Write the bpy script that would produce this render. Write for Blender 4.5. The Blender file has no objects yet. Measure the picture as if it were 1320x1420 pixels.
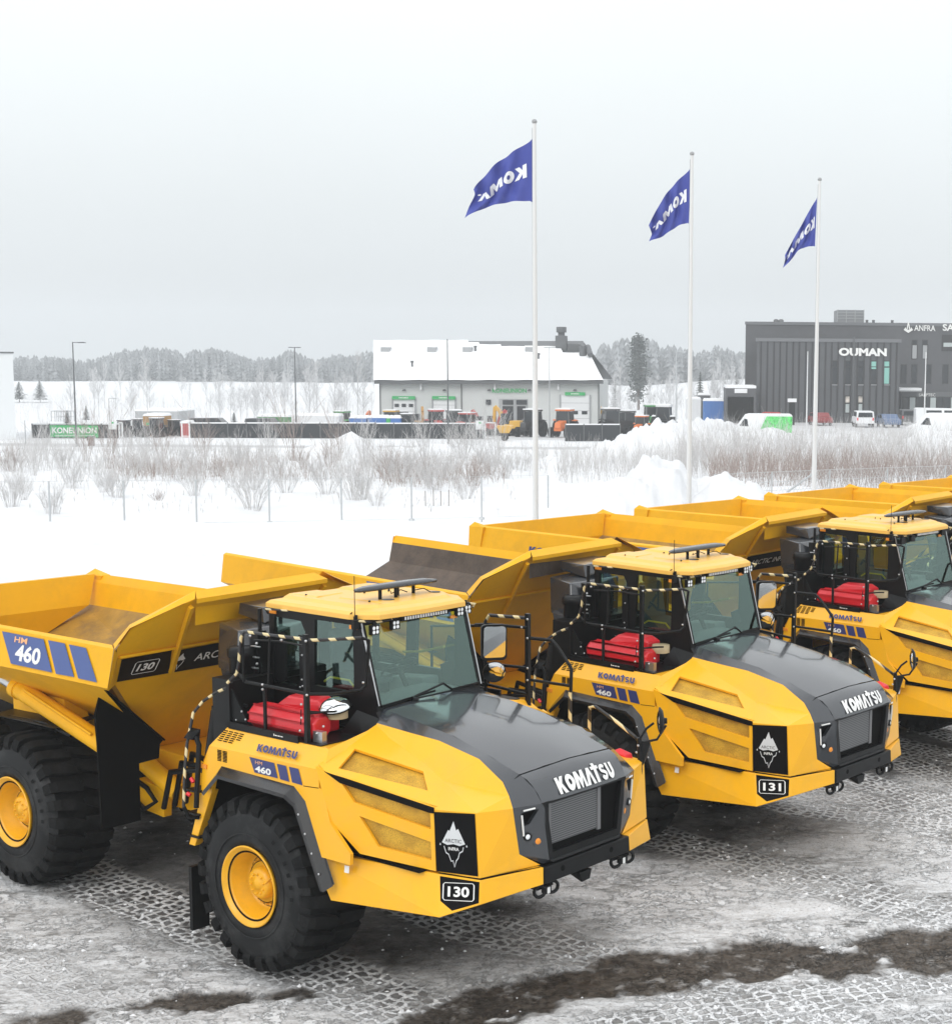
import bpy, bmesh, math, random
import numpy as np
from mathutils import Vector, Matrix, Euler
from mathutils.geometry import tessellate_polygon
C = bpy.context
SC = C.scene
COL = SC.collection
PI = math.pi
# ------------------------------------------------------------------ camera
F_PX, CX, CY, PITCH, ROLL, HCAM = 2146.25, 944.83, 761.46, 0.119832, 0.008507, 6.3933
cam_d = bpy.data.cameras.new('camera')
cam = bpy.data.objects.new('camera', cam_d)
COL.objects.link(cam)
cam_d.sensor_fit = 'HORIZONTAL'
cam_d.sensor_width = 36
cam_d.lens = 36 * F_PX / 1320
cam_d.shift_x = -(CX - 660) / 1320
cam_d.shift_y = (CY - 710) / 1320
cam_d.clip_start = 0.1
cam_d.clip_end = 6000
cam.matrix_world = Matrix.Translation((0, 0, HCAM)) @ Matrix.Rotation(PI / 2 - PITCH, 4, 'X') @ Matrix.Rotation(ROLL, 4, 'Z')
SC.camera = cam
# ------------------------------------------------------------------ overcast sky and sun
W = bpy.data.worlds.new('World')
SC.world = W
W.use_nodes = True
nt = W.node_tree
nt.nodes.clear()
wo = nt.nodes.new('ShaderNodeOutputWorld')
bg = nt.nodes.new('ShaderNodeBackground')
tc = nt.nodes.new('ShaderNodeTexCoord')
sp = nt.nodes.new('ShaderNodeSeparateXYZ')
rp = nt.nodes.new('ShaderNodeValToRGB')
SUN_EL, SUN_AZ = math.radians(38), math.radians(200)
sky = nt.nodes.new('ShaderNodeTexSky')
sky.sky_type = 'NISHITA'
sky.sun_disc = False
sky.sun_elevation = SUN_EL
sky.sun_rotation = SUN_AZ
sky.dust_density = 4
skm = nt.nodes.new('ShaderNodeVectorMath')
skm.operation = 'SCALE'
skm.inputs[3].default_value = 0.006
add = nt.nodes.new('ShaderNodeVectorMath')
add.operation = 'ADD'
nz = nt.nodes.new('ShaderNodeTexNoise')
nz.inputs['Scale'].default_value = 2.2
nz.inputs['Detail'].default_value = 4
nzm = nt.nodes.new('ShaderNodeMapRange')
nzm.inputs['From Min'].default_value = 0.3
nzm.inputs['From Max'].default_value = 0.7
nzm.inputs['To Min'].default_value = 0.975
nzm.inputs['To Max'].default_value = 1.025
mulv = nt.nodes.new('ShaderNodeVectorMath')
mulv.operation = 'SCALE'
e = rp.color_ramp.elements
e[0].position = 0.0
e[0].color = (0.50, 0.525, 0.54, 1)
e[1].position = 1.0
e[1].color = (1.12, 1.14, 1.17, 1)
for pos, c in ((0.03, (0.53, 0.555, 0.57, 1)), (0.07, (0.60, 0.63, 0.645, 1)), (0.13, (0.70, 0.735, 0.745, 1)), (0.22, (0.82, 0.86, 0.86, 1)), (0.40, (1.02, 1.05, 1.07, 1))):
    q = e.new(pos)
    q.color = c
L = nt.links.new
L(tc.outputs['Generated'], sp.inputs[0])
L(sp.outputs['Z'], rp.inputs['Fac'])
L(tc.outputs['Generated'], nz.inputs['Vector'])
L(nz.outputs['Fac'], nzm.inputs['Value'])
L(rp.outputs['Color'], mulv.inputs[0])
L(nzm.outputs['Result'], mulv.inputs[3])
L(sky.outputs['Color'], skm.inputs[0])
L(mulv.outputs['Vector'], add.inputs[0])
L(skm.outputs['Vector'], add.inputs[1])
L(add.outputs['Vector'], bg.inputs['Color'])
bg.inputs['Strength'].default_value = 1.0
L(bg.outputs[0], wo.inputs['Surface'])
sd = bpy.data.lights.new('sun', 'SUN')
sd.energy = 0.7
sd.angle = math.radians(30)
sd.color = (1, 0.97, 0.92)
so = bpy.data.objects.new('sun', sd)
COL.objects.link(so)
so.rotation_euler = (PI / 2 - SUN_EL, 0, PI - SUN_AZ)
SC.view_settings.view_transform = 'Standard'
SC.view_settings.look = 'None'
SC.view_settings.exposure = 0.32
SC.view_settings.gamma = 1
SC.view_settings.use_curve_mapping = False
SC.cycles.max_bounces = 8
SC.cycles.transparent_max_bounces = 12
SC.cycles.volume_bounces = 1
SC.cycles.use_denoising = True
RND = random.Random(7)

# ------------------------------------------------------------------ helpers
def tag(o, label=None, cat=None, group=None, kind=None):
    if label: o['label'] = label
    if cat: o['category'] = cat
    if group: o['group'] = group
    if kind: o['kind'] = kind
    return o

def thing(name, label, cat, loc=(0, 0, 0), rz=0, group=None):
    o = bpy.data.objects.new(name, None)
    COL.objects.link(o)
    o.empty_display_size = 0.2
    o.location = loc
    o.rotation_euler = (0, 0, rz)
    return tag(o, label, cat, group)

def copy_tree(o, parent=None):
    c = o.copy()
    COL.objects.link(c)
    if parent is not None: c.parent = parent
    for ch in o.children:
        copy_tree(ch, c)
    return c

def at(px, py, Y):
    """photo pixel -> world point on the vertical plane y = Y"""
    x, y = px - CX, py - CY
    X = (x * math.cos(ROLL) + y * math.sin(ROLL)) / F_PX
    V = (-x * math.sin(ROLL) + y * math.cos(ROLL)) / F_PX
    dy = math.cos(PITCH) - V * math.sin(PITCH)
    dz = -math.sin(PITCH) - V * math.cos(PITCH)
    t = Y / dy
    return Vector((X * t, Y, HCAM + dz * t))

class MB:
    """collects geometry and links it as one mesh object"""
    def __init__(s): s.v = []; s.f = []; s.m = []; s.sm = []
    def add(s, vs, fs, mi=0, smooth=False):
        k = len(s.v)
        s.v += [tuple(p) for p in vs]
        for f in fs:
            s.f.append(tuple(i + k for i in f)); s.m.append(mi); s.sm.append(smooth)
        return s
    def box(s, lo, hi, mi=0, mat=None):
        x0, y0, z0 = lo; x1, y1, z1 = hi
        vs = [Vector(p) for p in ((x0, y0, z0), (x1, y0, z0), (x1, y1, z0), (x0, y1, z0), (x0, y0, z1), (x1, y0, z1), (x1, y1, z1), (x0, y1, z1))]
        if mat is not None: vs = [mat @ p for p in vs]
        return s.add(vs, [(0, 3, 2, 1), (4, 5, 6, 7), (0, 1, 5, 4), (1, 2, 6, 5), (2, 3, 7, 6), (3, 0, 4, 7)], mi)
    def bar(s, a, b, w, h=None, mi=0, up=(0, 0, 1)):
        a, b = Vector(a), Vector(b); h = h or w
        d = (b - a); l = d.length
        if l < 1e-6: return s
        d /= l; u = Vector(up)
        if abs(d.dot(u)) > 0.98: u = Vector((1, 0, 0))
        r = d.cross(u).normalized(); u = r.cross(d)
        vs = []
        for p in (a, b):
            for i, j in ((-1, -1), (1, -1), (1, 1), (-1, 1)): vs.append(p + r * (i * w / 2) + u * (j * h / 2))
        return s.add(vs, [(0, 3, 2, 1), (4, 5, 6, 7), (0, 1, 5, 4), (1, 2, 6, 5), (2, 3, 7, 6), (3, 0, 4, 7)], mi)
    def tube(s, pts, r, n=8, mi=0, cap=True, r2=None, smooth=True):
        pts = [Vector(p) for p in pts]
        m = len(pts); prev = None; rings = []
        for i, p in enumerate(pts):
            t = (pts[min(i + 1, m - 1)] - pts[max(i - 1, 0)]).normalized()
            if prev is None:
                a = Vector((0, 0, 1)) if abs(t.z) < 0.9 else Vector((1, 0, 0))
                prev = t.cross(a).normalized()
            prev = (prev - t * prev.dot(t)).normalized()
            b = t.cross(prev)
            rr = r if r2 is None else r + (r2 - r) * i / max(1, m - 1)
            if isinstance(rr, (list, tuple)): rr = rr[i]
            rings.append([p + (prev * math.cos(2 * PI * k / n) + b * math.sin(2 * PI * k / n)) * rr for k in range(n)])
        vs = [q for R in rings for q in R]
        fs = [(i * n + k, i * n + (k + 1) % n, (i + 1) * n + (k + 1) % n, (i + 1) * n + k) for i in range(m - 1) for k in range(n)]
        s.add(vs, fs, mi, smooth)
        if cap:
            s.add(rings[0], [tuple(range(n - 1, -1, -1))], mi); s.add(rings[-1], [tuple(range(n))], mi)
        return s
    def lathe(s, prof, o, ax, n=32, mi=0, a0=0.0, a1=2 * PI, smooth=True):
        """prof: (along axis, radius) list"""
        ax = Vector(ax).normalized(); o = Vector(o)
        u = ax.cross(Vector((0, 0, 1)) if abs(ax.z) < 0.9 else Vector((1, 0, 0))).normalized(); w = ax.cross(u)
        full = abs(a1 - a0 - 2 * PI) < 1e-6; nn = n if full else n + 1
        vs = []
        for t, r in prof:
            for k in range(nn):
                a = a0 + (a1 - a0) * k / n
                vs.append(o + ax * t + (u * math.cos(a) + w * math.sin(a)) * r)
        fs = []
        for i in range(len(prof) - 1):
            for k in range(n):
                k2 = (k + 1) % nn
                fs.append((i * nn + k, i * nn + k2, (i + 1) * nn + k2, (i + 1) * nn + k))
        return s.add(vs, fs, mi, smooth)
    def disc(s, o, ax, r, n=24, mi=0):
        ax = Vector(ax).normalized(); o = Vector(o)
        u = ax.cross(Vector((0, 0, 1)) if abs(ax.z) < 0.9 else Vector((1, 0, 0))).normalized(); w = ax.cross(u)
        return s.add([o + (u * math.cos(2 * PI * k / n) + w * math.sin(2 * PI * k / n)) * r for k in range(n)], [tuple(range(n))], mi)
    def hull(s, pts, mi=0):
        bm = bmesh.new()
        for p in pts: bm.verts.new(p)
        r = bmesh.ops.convex_hull(bm, input=bm.verts)
        bmesh.ops.delete(bm, geom=[g for g in r['geom_interior'] if isinstance(g, bmesh.types.BMVert)], context='VERTS')
        bmesh.ops.dissolve_limit(bm, angle_limit=0.02, verts=bm.verts, edges=bm.edges)
        bmesh.ops.recalc_face_normals(bm, faces=bm.faces)
        bm.verts.ensure_lookup_table(); bm.verts.index_update()
        s.add([v.co.copy() for v in bm.verts], [tuple(v.index for v in f.verts) for f in bm.faces], mi)
        bm.free(); return s
    def plate(s, outer, holes=(), th=0.02, n=None, mi=0, front_only=False):
        """planar polygon (3-D points) with holes, thickness th behind the normal n"""
        outer = [Vector(p) for p in outer]; holes = [[Vector(p) for p in h] for h in holes]
        nn = Vector((0, 0, 0))
        for i in range(len(outer)): nn += (outer[i] - outer[0]).cross(outer[(i + 1) % len(outer)] - outer[0])
        nn.normalize()
        if n is not None and nn.dot(Vector(n)) < 0:
            nn = -nn
        if n is not None: pass
        u = nn.cross(Vector((0, 0, 1)) if abs(nn.z) < 0.9 else Vector((1, 0, 0))).normalized(); w = nn.cross(u)
        o = outer[0]
        # flatten hole points on the plane
        holes = [[p - nn * (p - o).dot(nn) for p in h] for h in holes]
        loops = [outer] + holes
        flat = [[Vector(((p - o).dot(u), (p - o).dot(w), 0)) for p in lp] for lp in loops]
        tris = tessellate_polygon(flat)
        allp = [p for lp in loops for p in lp]; N = len(allp)
        fs = []
        for t in tris:
            a, b, c = (allp[i] for i in t)
            if (b - a).cross(c - a).dot(nn) < 0: t = (t[0], t[2], t[1])
            fs.append(tuple(t))
        s.add(allp, fs, mi)
        if front_only: return s
        back = [p - nn * th for p in allp]
        s.add(back, [tuple(reversed(t)) for t in fs], mi)
        k = 0
        for lp in loops:
            m = len(lp)
            for i in range(m):
                a, b = lp[i], lp[(i + 1) % m]
                s.add([a, b, b - nn * th, a - nn * th], [(0, 1, 2, 3)], mi)
        return s
    def mirror_y(s):
        r = MB(); r.v = [(x, -y, z) for x, y, z in s.v]; r.f = [tuple(reversed(f)) for f in s.f]; r.m = list(s.m); r.sm = list(s.sm); return r
    def merge(s, o):
        k = len(s.v); s.v += o.v; s.f += [tuple(i + k for i in f) for f in o.f]; s.m += o.m; s.sm += o.sm; return s
    def build(s, name, mats, parent=None, bevel=0, recalc=False, loc=None, mw=None, weld=False):
        me = bpy.data.meshes.new(name)
        me.from_pydata(s.v, [], s.f)
        if not isinstance(mats, (list, tuple)): mats = [mats]
        for m in mats:
            if m: me.materials.append(m)
        me.polygons.foreach_set('material_index', s.m)
        me.polygons.foreach_set('use_smooth', s.sm)
        if recalc or weld:
            bm = bmesh.new(); bm.from_mesh(me)
            if weld: bmesh.ops.remove_doubles(bm, verts=bm.verts, dist=1e-4)
            bmesh.ops.recalc_face_normals(bm, faces=bm.faces); bm.to_mesh(me); bm.free()
        me.update()
        o = bpy.data.objects.new(name, me)
        COL.objects.link(o)
        if parent is not None: o.parent = parent
        if loc is not None: o.location = loc
        if mw is not None: o.matrix_local = mw
        if bevel:
            b = o.modifiers.new('bevel', 'BEVEL'); b.width = bevel; b.segments = 2; b.limit_method = 'ANGLE'; b.angle_limit = math.radians(35)
        return o

def tri_polys(loops):
    """2-D loops (outer, holes...) -> verts, faces"""
    flat = [[Vector((x, y, 0)) for x, y in lp] for lp in loops]
    t = tessellate_polygon(flat)
    v = [p for lp in flat for p in lp]
    out = []
    for a, b, c in t:
        if (v[b] - v[a]).cross(v[c] - v[a]).z < 0: b, c = c, b
        out.append((a, b, c))
    return [(p.x, p.y) for p in v], out

def stroke(pts, w, closed=False):
    n = len(pts); L_, R_ = [], []
    for i in range(n):
        if closed: a, b = Vector(pts[i - 1]), Vector(pts[(i + 1) % n])
        else: a, b = Vector(pts[max(0, i - 1)]), Vector(pts[min(n - 1, i + 1)])
        t = (b - a).normalized(); nn = Vector((-t.y, t.x)); p = Vector(pts[i])
        L_.append(p + nn * w / 2); R_.append(p - nn * w / 2)
    v = [tuple(p) for p in L_ + R_]
    m = n if closed else n - 1
    return v, [(i + n, (i + 1) % n + n, (i + 1) % n, i) for i in range(m)]

def arc(cx, cy, rx, ry, a0, a1, n):
    return [(cx + rx * math.cos(math.radians(a0 + (a1 - a0) * i / n)), cy + ry * math.sin(math.radians(a0 + (a1 - a0) * i / n))) for i in range(n + 1)]

def heavy_word():
    """the seven heavy letters of the maker's word, as 2-D mesh; height 1"""
    V, F = [], []
    def put(v, f, dx, sx=1.0):
        k = len(V); V.extend([(x * sx + dx, y) for x, y in v]); F.extend([tuple(i + k for i in q) for q in f])
    x = 0
    put(*tri_polys([[(0, 0), (.30, 0), (.30, .36), (.56, 0), (.92, 0), (.52, .53), (.86, 1), (.54, 1), (.30, .66), (.30, 1), (0, 1)]]), x); x += .93
    put(*stroke(arc(.45, .5, .30, .34, 0, 345, 23), .31, True), x); x += .95
    put(*tri_polys([[(0, 0), (.12, 1), (.42, 1), (.60, .50), (.78, 1), (1.08, 1), (1.2, 0), (.90, 0), (.85, .52), (.66, 0), (.54, 0), (.35, .52), (.30, 0)]]), x); x += 1.2
    put(*tri_polys([[(0, 0), (.33, 1), (.66, 1), (1.0, 0), (.68, 0), (.49, .62), (.32, 0)]]), x); x += .86
    put(*tri_polys([[(.27, 0), (.58, 0), (.58, .78), (.82, .78), (.82, 1.0), (.58, 1.0), (.58, 1.2), (.27, 1.2), (.27, 1.0), (0, 1.0), (0, .78), (.27, .78)]]), x); x += .84
    S = arc(.40, .72, .24, .16, 20, 200, 8) + arc(.40, .62, .24, .12, 215, 265, 3)[:-1] + arc(.42, .29, .24, .17, 70, -170, 10)
    put(*stroke(S, .23), x); x += .86
    U = [(.17, 1.0)] + arc(.43, .40, .26, .26, 180, 360, 10) + [(.69, 1.0)]
    put(*stroke(U, .30), x); x += .86
    return [(a / x, b) for a, b in V], F     # width 1, height 1(.2)

_tc = {}
def text2d(s, bold=0.0, shear=0.0, space=1.0):
    key = (s, bold, shear, space)
    if key in _tc: return _tc[key]
    cu = bpy.data.curves.new('t', 'FONT'); cu.body = s; cu.offset = bold; cu.shear = shear; cu.space_character = space; cu.resolution_u = 3
    o = bpy.data.objects.new('t', cu)
    me = bpy.data.meshes.new_from_object(o)
    vs = [tuple(v.co)[:2] for v in me.vertices]; fs = [tuple(p.vertices) for p in me.polygons]
    bpy.data.objects.remove(o); bpy.data.curves.remove(cu); bpy.data.meshes.remove(me)
    x0 = min(v[0] for v in vs); x1 = max(v[0] for v in vs); y0 = min(v[1] for v in vs); y1 = max(v[1] for v in vs)
    vs = [((v[0] - x0) / (x1 - x0), (v[1] - y0) / (y1 - y0)) for v in vs]
    _tc[key] = (vs, fs)
    return _tc[key]

def decal(mb, vf, o, u, v, off=0.004, mi=0):
    """map 2-D mesh on the parallelogram o + x*u + y*v, lifted by off"""
    o, u, v = Vector(o), Vector(u), Vector(v)
    n = u.cross(v).normalized() * off
    mb.add([o + u * a + v * b + n for a, b in vf[0]], vf[1], mi)

def quad_on(mb, a, b, c, d, off, mi=0, n=None):
    a, b, c, d = map(Vector, (a, b, c, d))
    nn = (b - a).cross(d - a).normalized()
    if n is not None and nn.dot(Vector(n)) < 0: nn = -nn; b, d = d, b
    mb.add([p + nn * off for p in (a, b, c, d)], [(0, 1, 2, 3)], mi)

# ------------------------------------------------------------------ materials
def mat(name, col, rough=0.5, metal=0.0, coat=0.0, var=0.0, vscale=3.0, bump=0.0, bscale=40.0, dirt=None, dscale=1.2, damt=0.0, spec=0.5, emis=None, estr=0, coords='Object', alpha=None):
    m = bpy.data.materials.new(name); m.use_nodes = True
    n = m.node_tree; b = n.nodes['Principled BSDF']; lk = n.links.new
    b.inputs['Base Color'].default_value = (*col, 1); b.inputs['Roughness'].default_value = rough
    b.inputs['Metallic'].default_value = metal; b.inputs['Coat Weight'].default_value = coat
    b.inputs['Coat Roughness'].default_value = 0.08; b.inputs['Specular IOR Level'].default_value = spec
    if emis: b.inputs['Emission Color'].default_value = (*emis, 1); b.inputs['Emission Strength'].default_value = estr
    tcn = n.nodes.new('ShaderNodeTexCoord'); src = None
    if var or dirt:
        nz = n.nodes.new('ShaderNodeTexNoise'); nz.inputs['Scale'].default_value = vscale; nz.inputs['Detail'].default_value = 6; nz.inputs['Roughness'].default_value = .6
        lk(tcn.outputs[coords], nz.inputs['Vector'])
        mx = n.nodes.new('ShaderNodeMix'); mx.data_type = 'RGBA'
        mx.inputs['A'].default_value = (*[c * (1 - var) for c in col], 1); mx.inputs['B'].default_value = (*[min(1, c * (1 + var)) for c in col], 1)
        mr = n.nodes.new('ShaderNodeMapRange'); mr.inputs['From Min'].default_value = .3; mr.inputs['From Max'].default_value = .7
        lk(nz.outputs['Fac'], mr.inputs['Value']); lk(mr.outputs['Result'], mx.inputs['Factor'])
        src = mx.outputs['Result']
        if dirt:
            nz2 = n.nodes.new('ShaderNodeTexNoise'); nz2.inputs['Scale'].default_value = dscale; nz2.inputs['Detail'].default_value = 8; nz2.inputs['Roughness'].default_value = .72
            lk(tcn.outputs[coords], nz2.inputs['Vector'])
            mr2 = n.nodes.new('ShaderNodeMapRange'); mr2.inputs['From Min'].default_value = .48; mr2.inputs['From Max'].default_value = .72; mr2.inputs['To Max'].default_value = damt
            lk(nz2.outputs['Fac'], mr2.inputs['Value'])
            mx2 = n.nodes.new('ShaderNodeMix'); mx2.data_type = 'RGBA'; mx2.inputs['B'].default_value = (*dirt, 1)
            lk(src, mx2.inputs['A']); lk(mr2.outputs['Result'], mx2.inputs['Factor']); src = mx2.outputs['Result']
        lk(src, b.inputs['Base Color'])
    if bump:
        nb = n.nodes.new('ShaderNodeTexNoise'); nb.inputs['Scale'].default_value = bscale; nb.inputs['Detail'].default_value = 5
        lk(tcn.outputs[coords], nb.inputs['Vector'])
        bn = n.nodes.new('ShaderNodeBump'); bn.inputs['Strength'].default_value = bump; bn.inputs['Distance'].default_value = .02
        lk(nb.outputs['Fac'], bn.inputs['Height']); lk(bn.outputs['Normal'], b.inputs['Normal'])
    return m
Y_PAINT = mat('yellow_paint', (0.93, 0.462, 0.010), .36, coat=.3, spec=.35, var=.03, vscale=2, dirt=(.62, .36, .08), dscale=1.6, damt=.30)
Y_BODY_SHADE = mat('yellow_body_shaded', (0.84, 0.43, 0.004), .5, spec=.25, var=.05, vscale=1.5, dirt=(.40, .22, .03), dscale=1.1, damt=.30)  # same yellow as a darker copy, shade of the body put into the colour
Y_ROOF_LIT = mat('roof_paint_lit', (0.88, 0.50, 0.09), .42, coat=.15, var=.03, vscale=3, dirt=(.5, .3, .1), damt=.15)  # same yellow made paler, light from above put into the colour
Y_WORN = mat('worn_body_floor', (0.36, 0.20, 0.025), .6, var=.25, vscale=3, dirt=(.13, .085, .05), dscale=2.0, damt=.8, bump=.2, bscale=20)
LINER = mat('dirty_liner', (0.105, 0.078, 0.06), .75, var=.3, vscale=2.5, dirt=(.05, .045, .042), dscale=3, damt=.8, bump=.3, bscale=25)
GREY_HOOD = mat('charcoal_paint', (0.033, 0.037, 0.043), .22, coat=.8, var=.04)
GREY_BOX = mat('dark_grey_box', (0.022, 0.025, 0.03), .25, coat=.6, var=.06)
BLACK = mat('black_metal', (0.006, 0.0065, 0.007), .38, spec=.22, var=.15, vscale=8)
BLACK_M = mat('matt_black', (0.004, 0.004, 0.004), .9, spec=.1)
BLACKVINYL = mat('black_vinyl', (0.003, 0.003, 0.0035), .5, spec=.10)
NAVY = mat('navy_vinyl', (0.035, 0.045, 0.16), .4)
BLUEV = mat('blue_vinyl', (0.06, 0.10, 0.28), .4)
WHITEV = mat('white_vinyl', (0.82, 0.82, 0.80), .5)
PALEOR = mat('orange_vinyl', (0.85, 0.45, 0.22), .5)
RUBBER = mat('tyre_rubber', (0.008, 0.0085, 0.009), .85, spec=.15, var=.3, vscale=4, dirt=(.035, .035, .035), dscale=2.2, damt=.5, bump=.25, bscale=30)
RIMY = mat('rim_yellow', (0.88, 0.44, 0.006), .4, coat=.2, var=.04, dirt=(.4, .22, .03), dscale=4, damt=.3)
RED = mat('red_tank', (0.62, 0.012, 0.022), .35, coat=.3, var=.06)
CHROME = mat('mirror_glass', (0.85, 0.87, 0.88), .04, metal=1.0)
STEEL = mat('bolt_steel', (0.6, 0.61, 0.62), .3, metal=.9)
BEIGE = mat('beige_metal', (0.42, 0.34, 0.20), .5)
AMBER = mat('amber_lens', (0.85, 0.30, 0.03), .3)
LENS = mat('clear_lens', (0.75, 0.78, 0.80), .2, emis=(1, 1, 1), estr=.12)
LED = mat('led_bar', (0.7, 0.72, 0.75), .25, var=.35, vscale=60, emis=(1, 1, 1), estr=.1)
SEAT = mat('seat_fabric', (0.10, 0.11, 0.12), .9)
SIDEWALL = mat('tyre_sidewall', (0.011, 0.012, 0.013), .62, spec=.25, var=.25, vscale=3, dirt=(.07, .07, .07), dscale=3, damt=.5)
INNER = mat('cab_trim', (0.22, 0.23, 0.24), .7)
YRAIL = mat('yellow_handle', (0.7, 0.55, 0.06), .5)
REDL = mat('red_lens', (0.7, 0.02, 0.03), .3)

def striped():
    m = mat('hazard_tape', (0.015, 0.015, 0.017), .4); n = m.node_tree; b = n.nodes['Principled BSDF']; lk = n.links.new
    t = n.nodes.new('ShaderNodeTexCoord'); w = n.nodes.new('ShaderNodeTexWave'); w.inputs['Scale'].default_value = 2.6; w.bands_direction = 'DIAGONAL'; w.wave_profile = 'SIN'; w.inputs['Distortion'].default_value = .8
    r = n.nodes.new('ShaderNodeValToRGB'); r.color_ramp.interpolation = 'CONSTANT'; r.color_ramp.elements[0].color = (.02, .02, .022, 1); r.color_ramp.elements[1].position = .66; r.color_ramp.elements[1].color = (.72, .60, .33, 1)
    lk(t.outputs['Object'], w.inputs['Vector']); lk(w.outputs['Fac'], r.inputs['Fac']); lk(r.outputs['Color'], b.inputs['Base Color']); return m
STRIPE = striped()

def mesh_mat():
    m = mat('perforated_screen', (0.36, 0.22, 0.03), .6); n = m.node_tree; b = n.nodes['Principled BSDF']; lk = n.links.new
    t = n.nodes.new('ShaderNodeTexCoord'); v = n.nodes.new('ShaderNodeTexVoronoi'); v.inputs['Scale'].default_value = 170
    r = n.nodes.new('ShaderNodeValToRGB'); r.color_ramp.elements[0].position = .25; r.color_ramp.elements[0].color = (.27, .16, .015, 1); r.color_ramp.elements[1].position = .55; r.color_ramp.elements[1].color = (.70, .40, .03, 1)
    nz = n.nodes.new('ShaderNodeTexNoise'); nz.inputs['Scale'].default_value = 5; nz.inputs['Detail'].default_value = 3
    mx = n.nodes.new('ShaderNodeMix'); mx.data_type = 'RGBA'; mx.blend_type = 'MULTIPLY'; mx.inputs['Factor'].default_value = 1
    r2 = n.nodes.new('ShaderNodeValToRGB'); r2.color_ramp.elements[0].position = .35; r2.color_ramp.elements[0].color = (.72, .68, .62, 1); r2.color_ramp.elements[1].position = .6; r2.color_ramp.elements[1].color = (1, 1, 1, 1)
    lk(t.outputs['Object'], v.inputs['Vector']); lk(t.outputs['Object'], nz.inputs['Vector']); lk(v.outputs['Distance'], r.inputs['Fac']); lk(nz.outputs['Fac'], r2.inputs['Fac'])
    lk(r.outputs['Color'], mx.inputs['A']); lk(r2.outputs['Color'], mx.inputs['B']); lk(mx.outputs['Result'], b.inputs['Base Color']); return m
SCREEN = mesh_mat()

def radiator_mat():
    m = mat('radiator_fins', (0.12, 0.125, 0.13), .45, metal=.3); n = m.node_tree; b = n.nodes['Principled BSDF']; lk = n.links.new
    t = n.nodes.new('ShaderNodeTexCoord'); w = n.nodes.new('ShaderNodeTexWave'); w.bands_direction = 'Z'; w.inputs['Scale'].default_value = 14; w.inputs['Distortion'].default_value = .3
    r = n.nodes.new('ShaderNodeValToRGB'); r.color_ramp.elements[0].color = (.05, .052, .055, 1); r.color_ramp.elements[1].color = (.19, .195, .2, 1)
    lk(t.outputs['Object'], w.inputs['Vector']); lk(w.outputs['Fac'], r.inputs['Fac']); lk(r.outputs['Color'], b.inputs['Base Color']); return m
RADIATOR = radiator_mat()

def glass_mat(name, tint, g=.12):
    m = bpy.data.materials.new(name); m.use_nodes = True; n = m.node_tree; n.nodes.clear(); lk = n.links.new
    o = n.nodes.new('ShaderNodeOutputMaterial'); tr = n.nodes.new('ShaderNodeBsdfTransparent'); tr.inputs[0].default_value = (*tint, 1)
    gl = n.nodes.new('ShaderNodeBsdfGlossy'); gl.inputs['Roughness'].default_value = .02; gl.inputs['Color'].default_value = (.72, .98, .90, 1)
    fr = n.nodes.new('ShaderNodeFresnel'); fr.inputs['IOR'].default_value = 1.5
    mp = n.nodes.new('ShaderNodeMath'); mp.operation = 'MULTIPLY_ADD'; mp.inputs[1].default_value = 1.6; mp.inputs[2].default_value = g - .06
    mx = n.nodes.new('ShaderNodeMixShader')
    lk(fr.outputs[0], mp.inputs[0]); lk(mp.outputs[0], mx.inputs[0]); lk(tr.outputs[0], mx.inputs[1]); lk(gl.outputs[0], mx.inputs[2]); lk(mx.outputs[0], o.inputs['Surface'])
    return m
GLASS = glass_mat('cab_glass', (.78, .97, .91), .13)
# ------------------------------------------------------------------ the dump truck (x forward, y left, z up, origin on the ground under the front axle)
KOM = heavy_word()
HIT = Vector((-1.6, 0, 0))

def lerp(a, b, t): return Vector(a) + (Vector(b) - Vector(a)) * t

def both(fn, name, mats, root, **k):
    """same part on the right (y<0) and the left"""
    m = MB(); fn(m); r = m.build(name, mats, root, **k)
    l = m.mirror_y().build(name, mats, root, **k)
    return r, l

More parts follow.
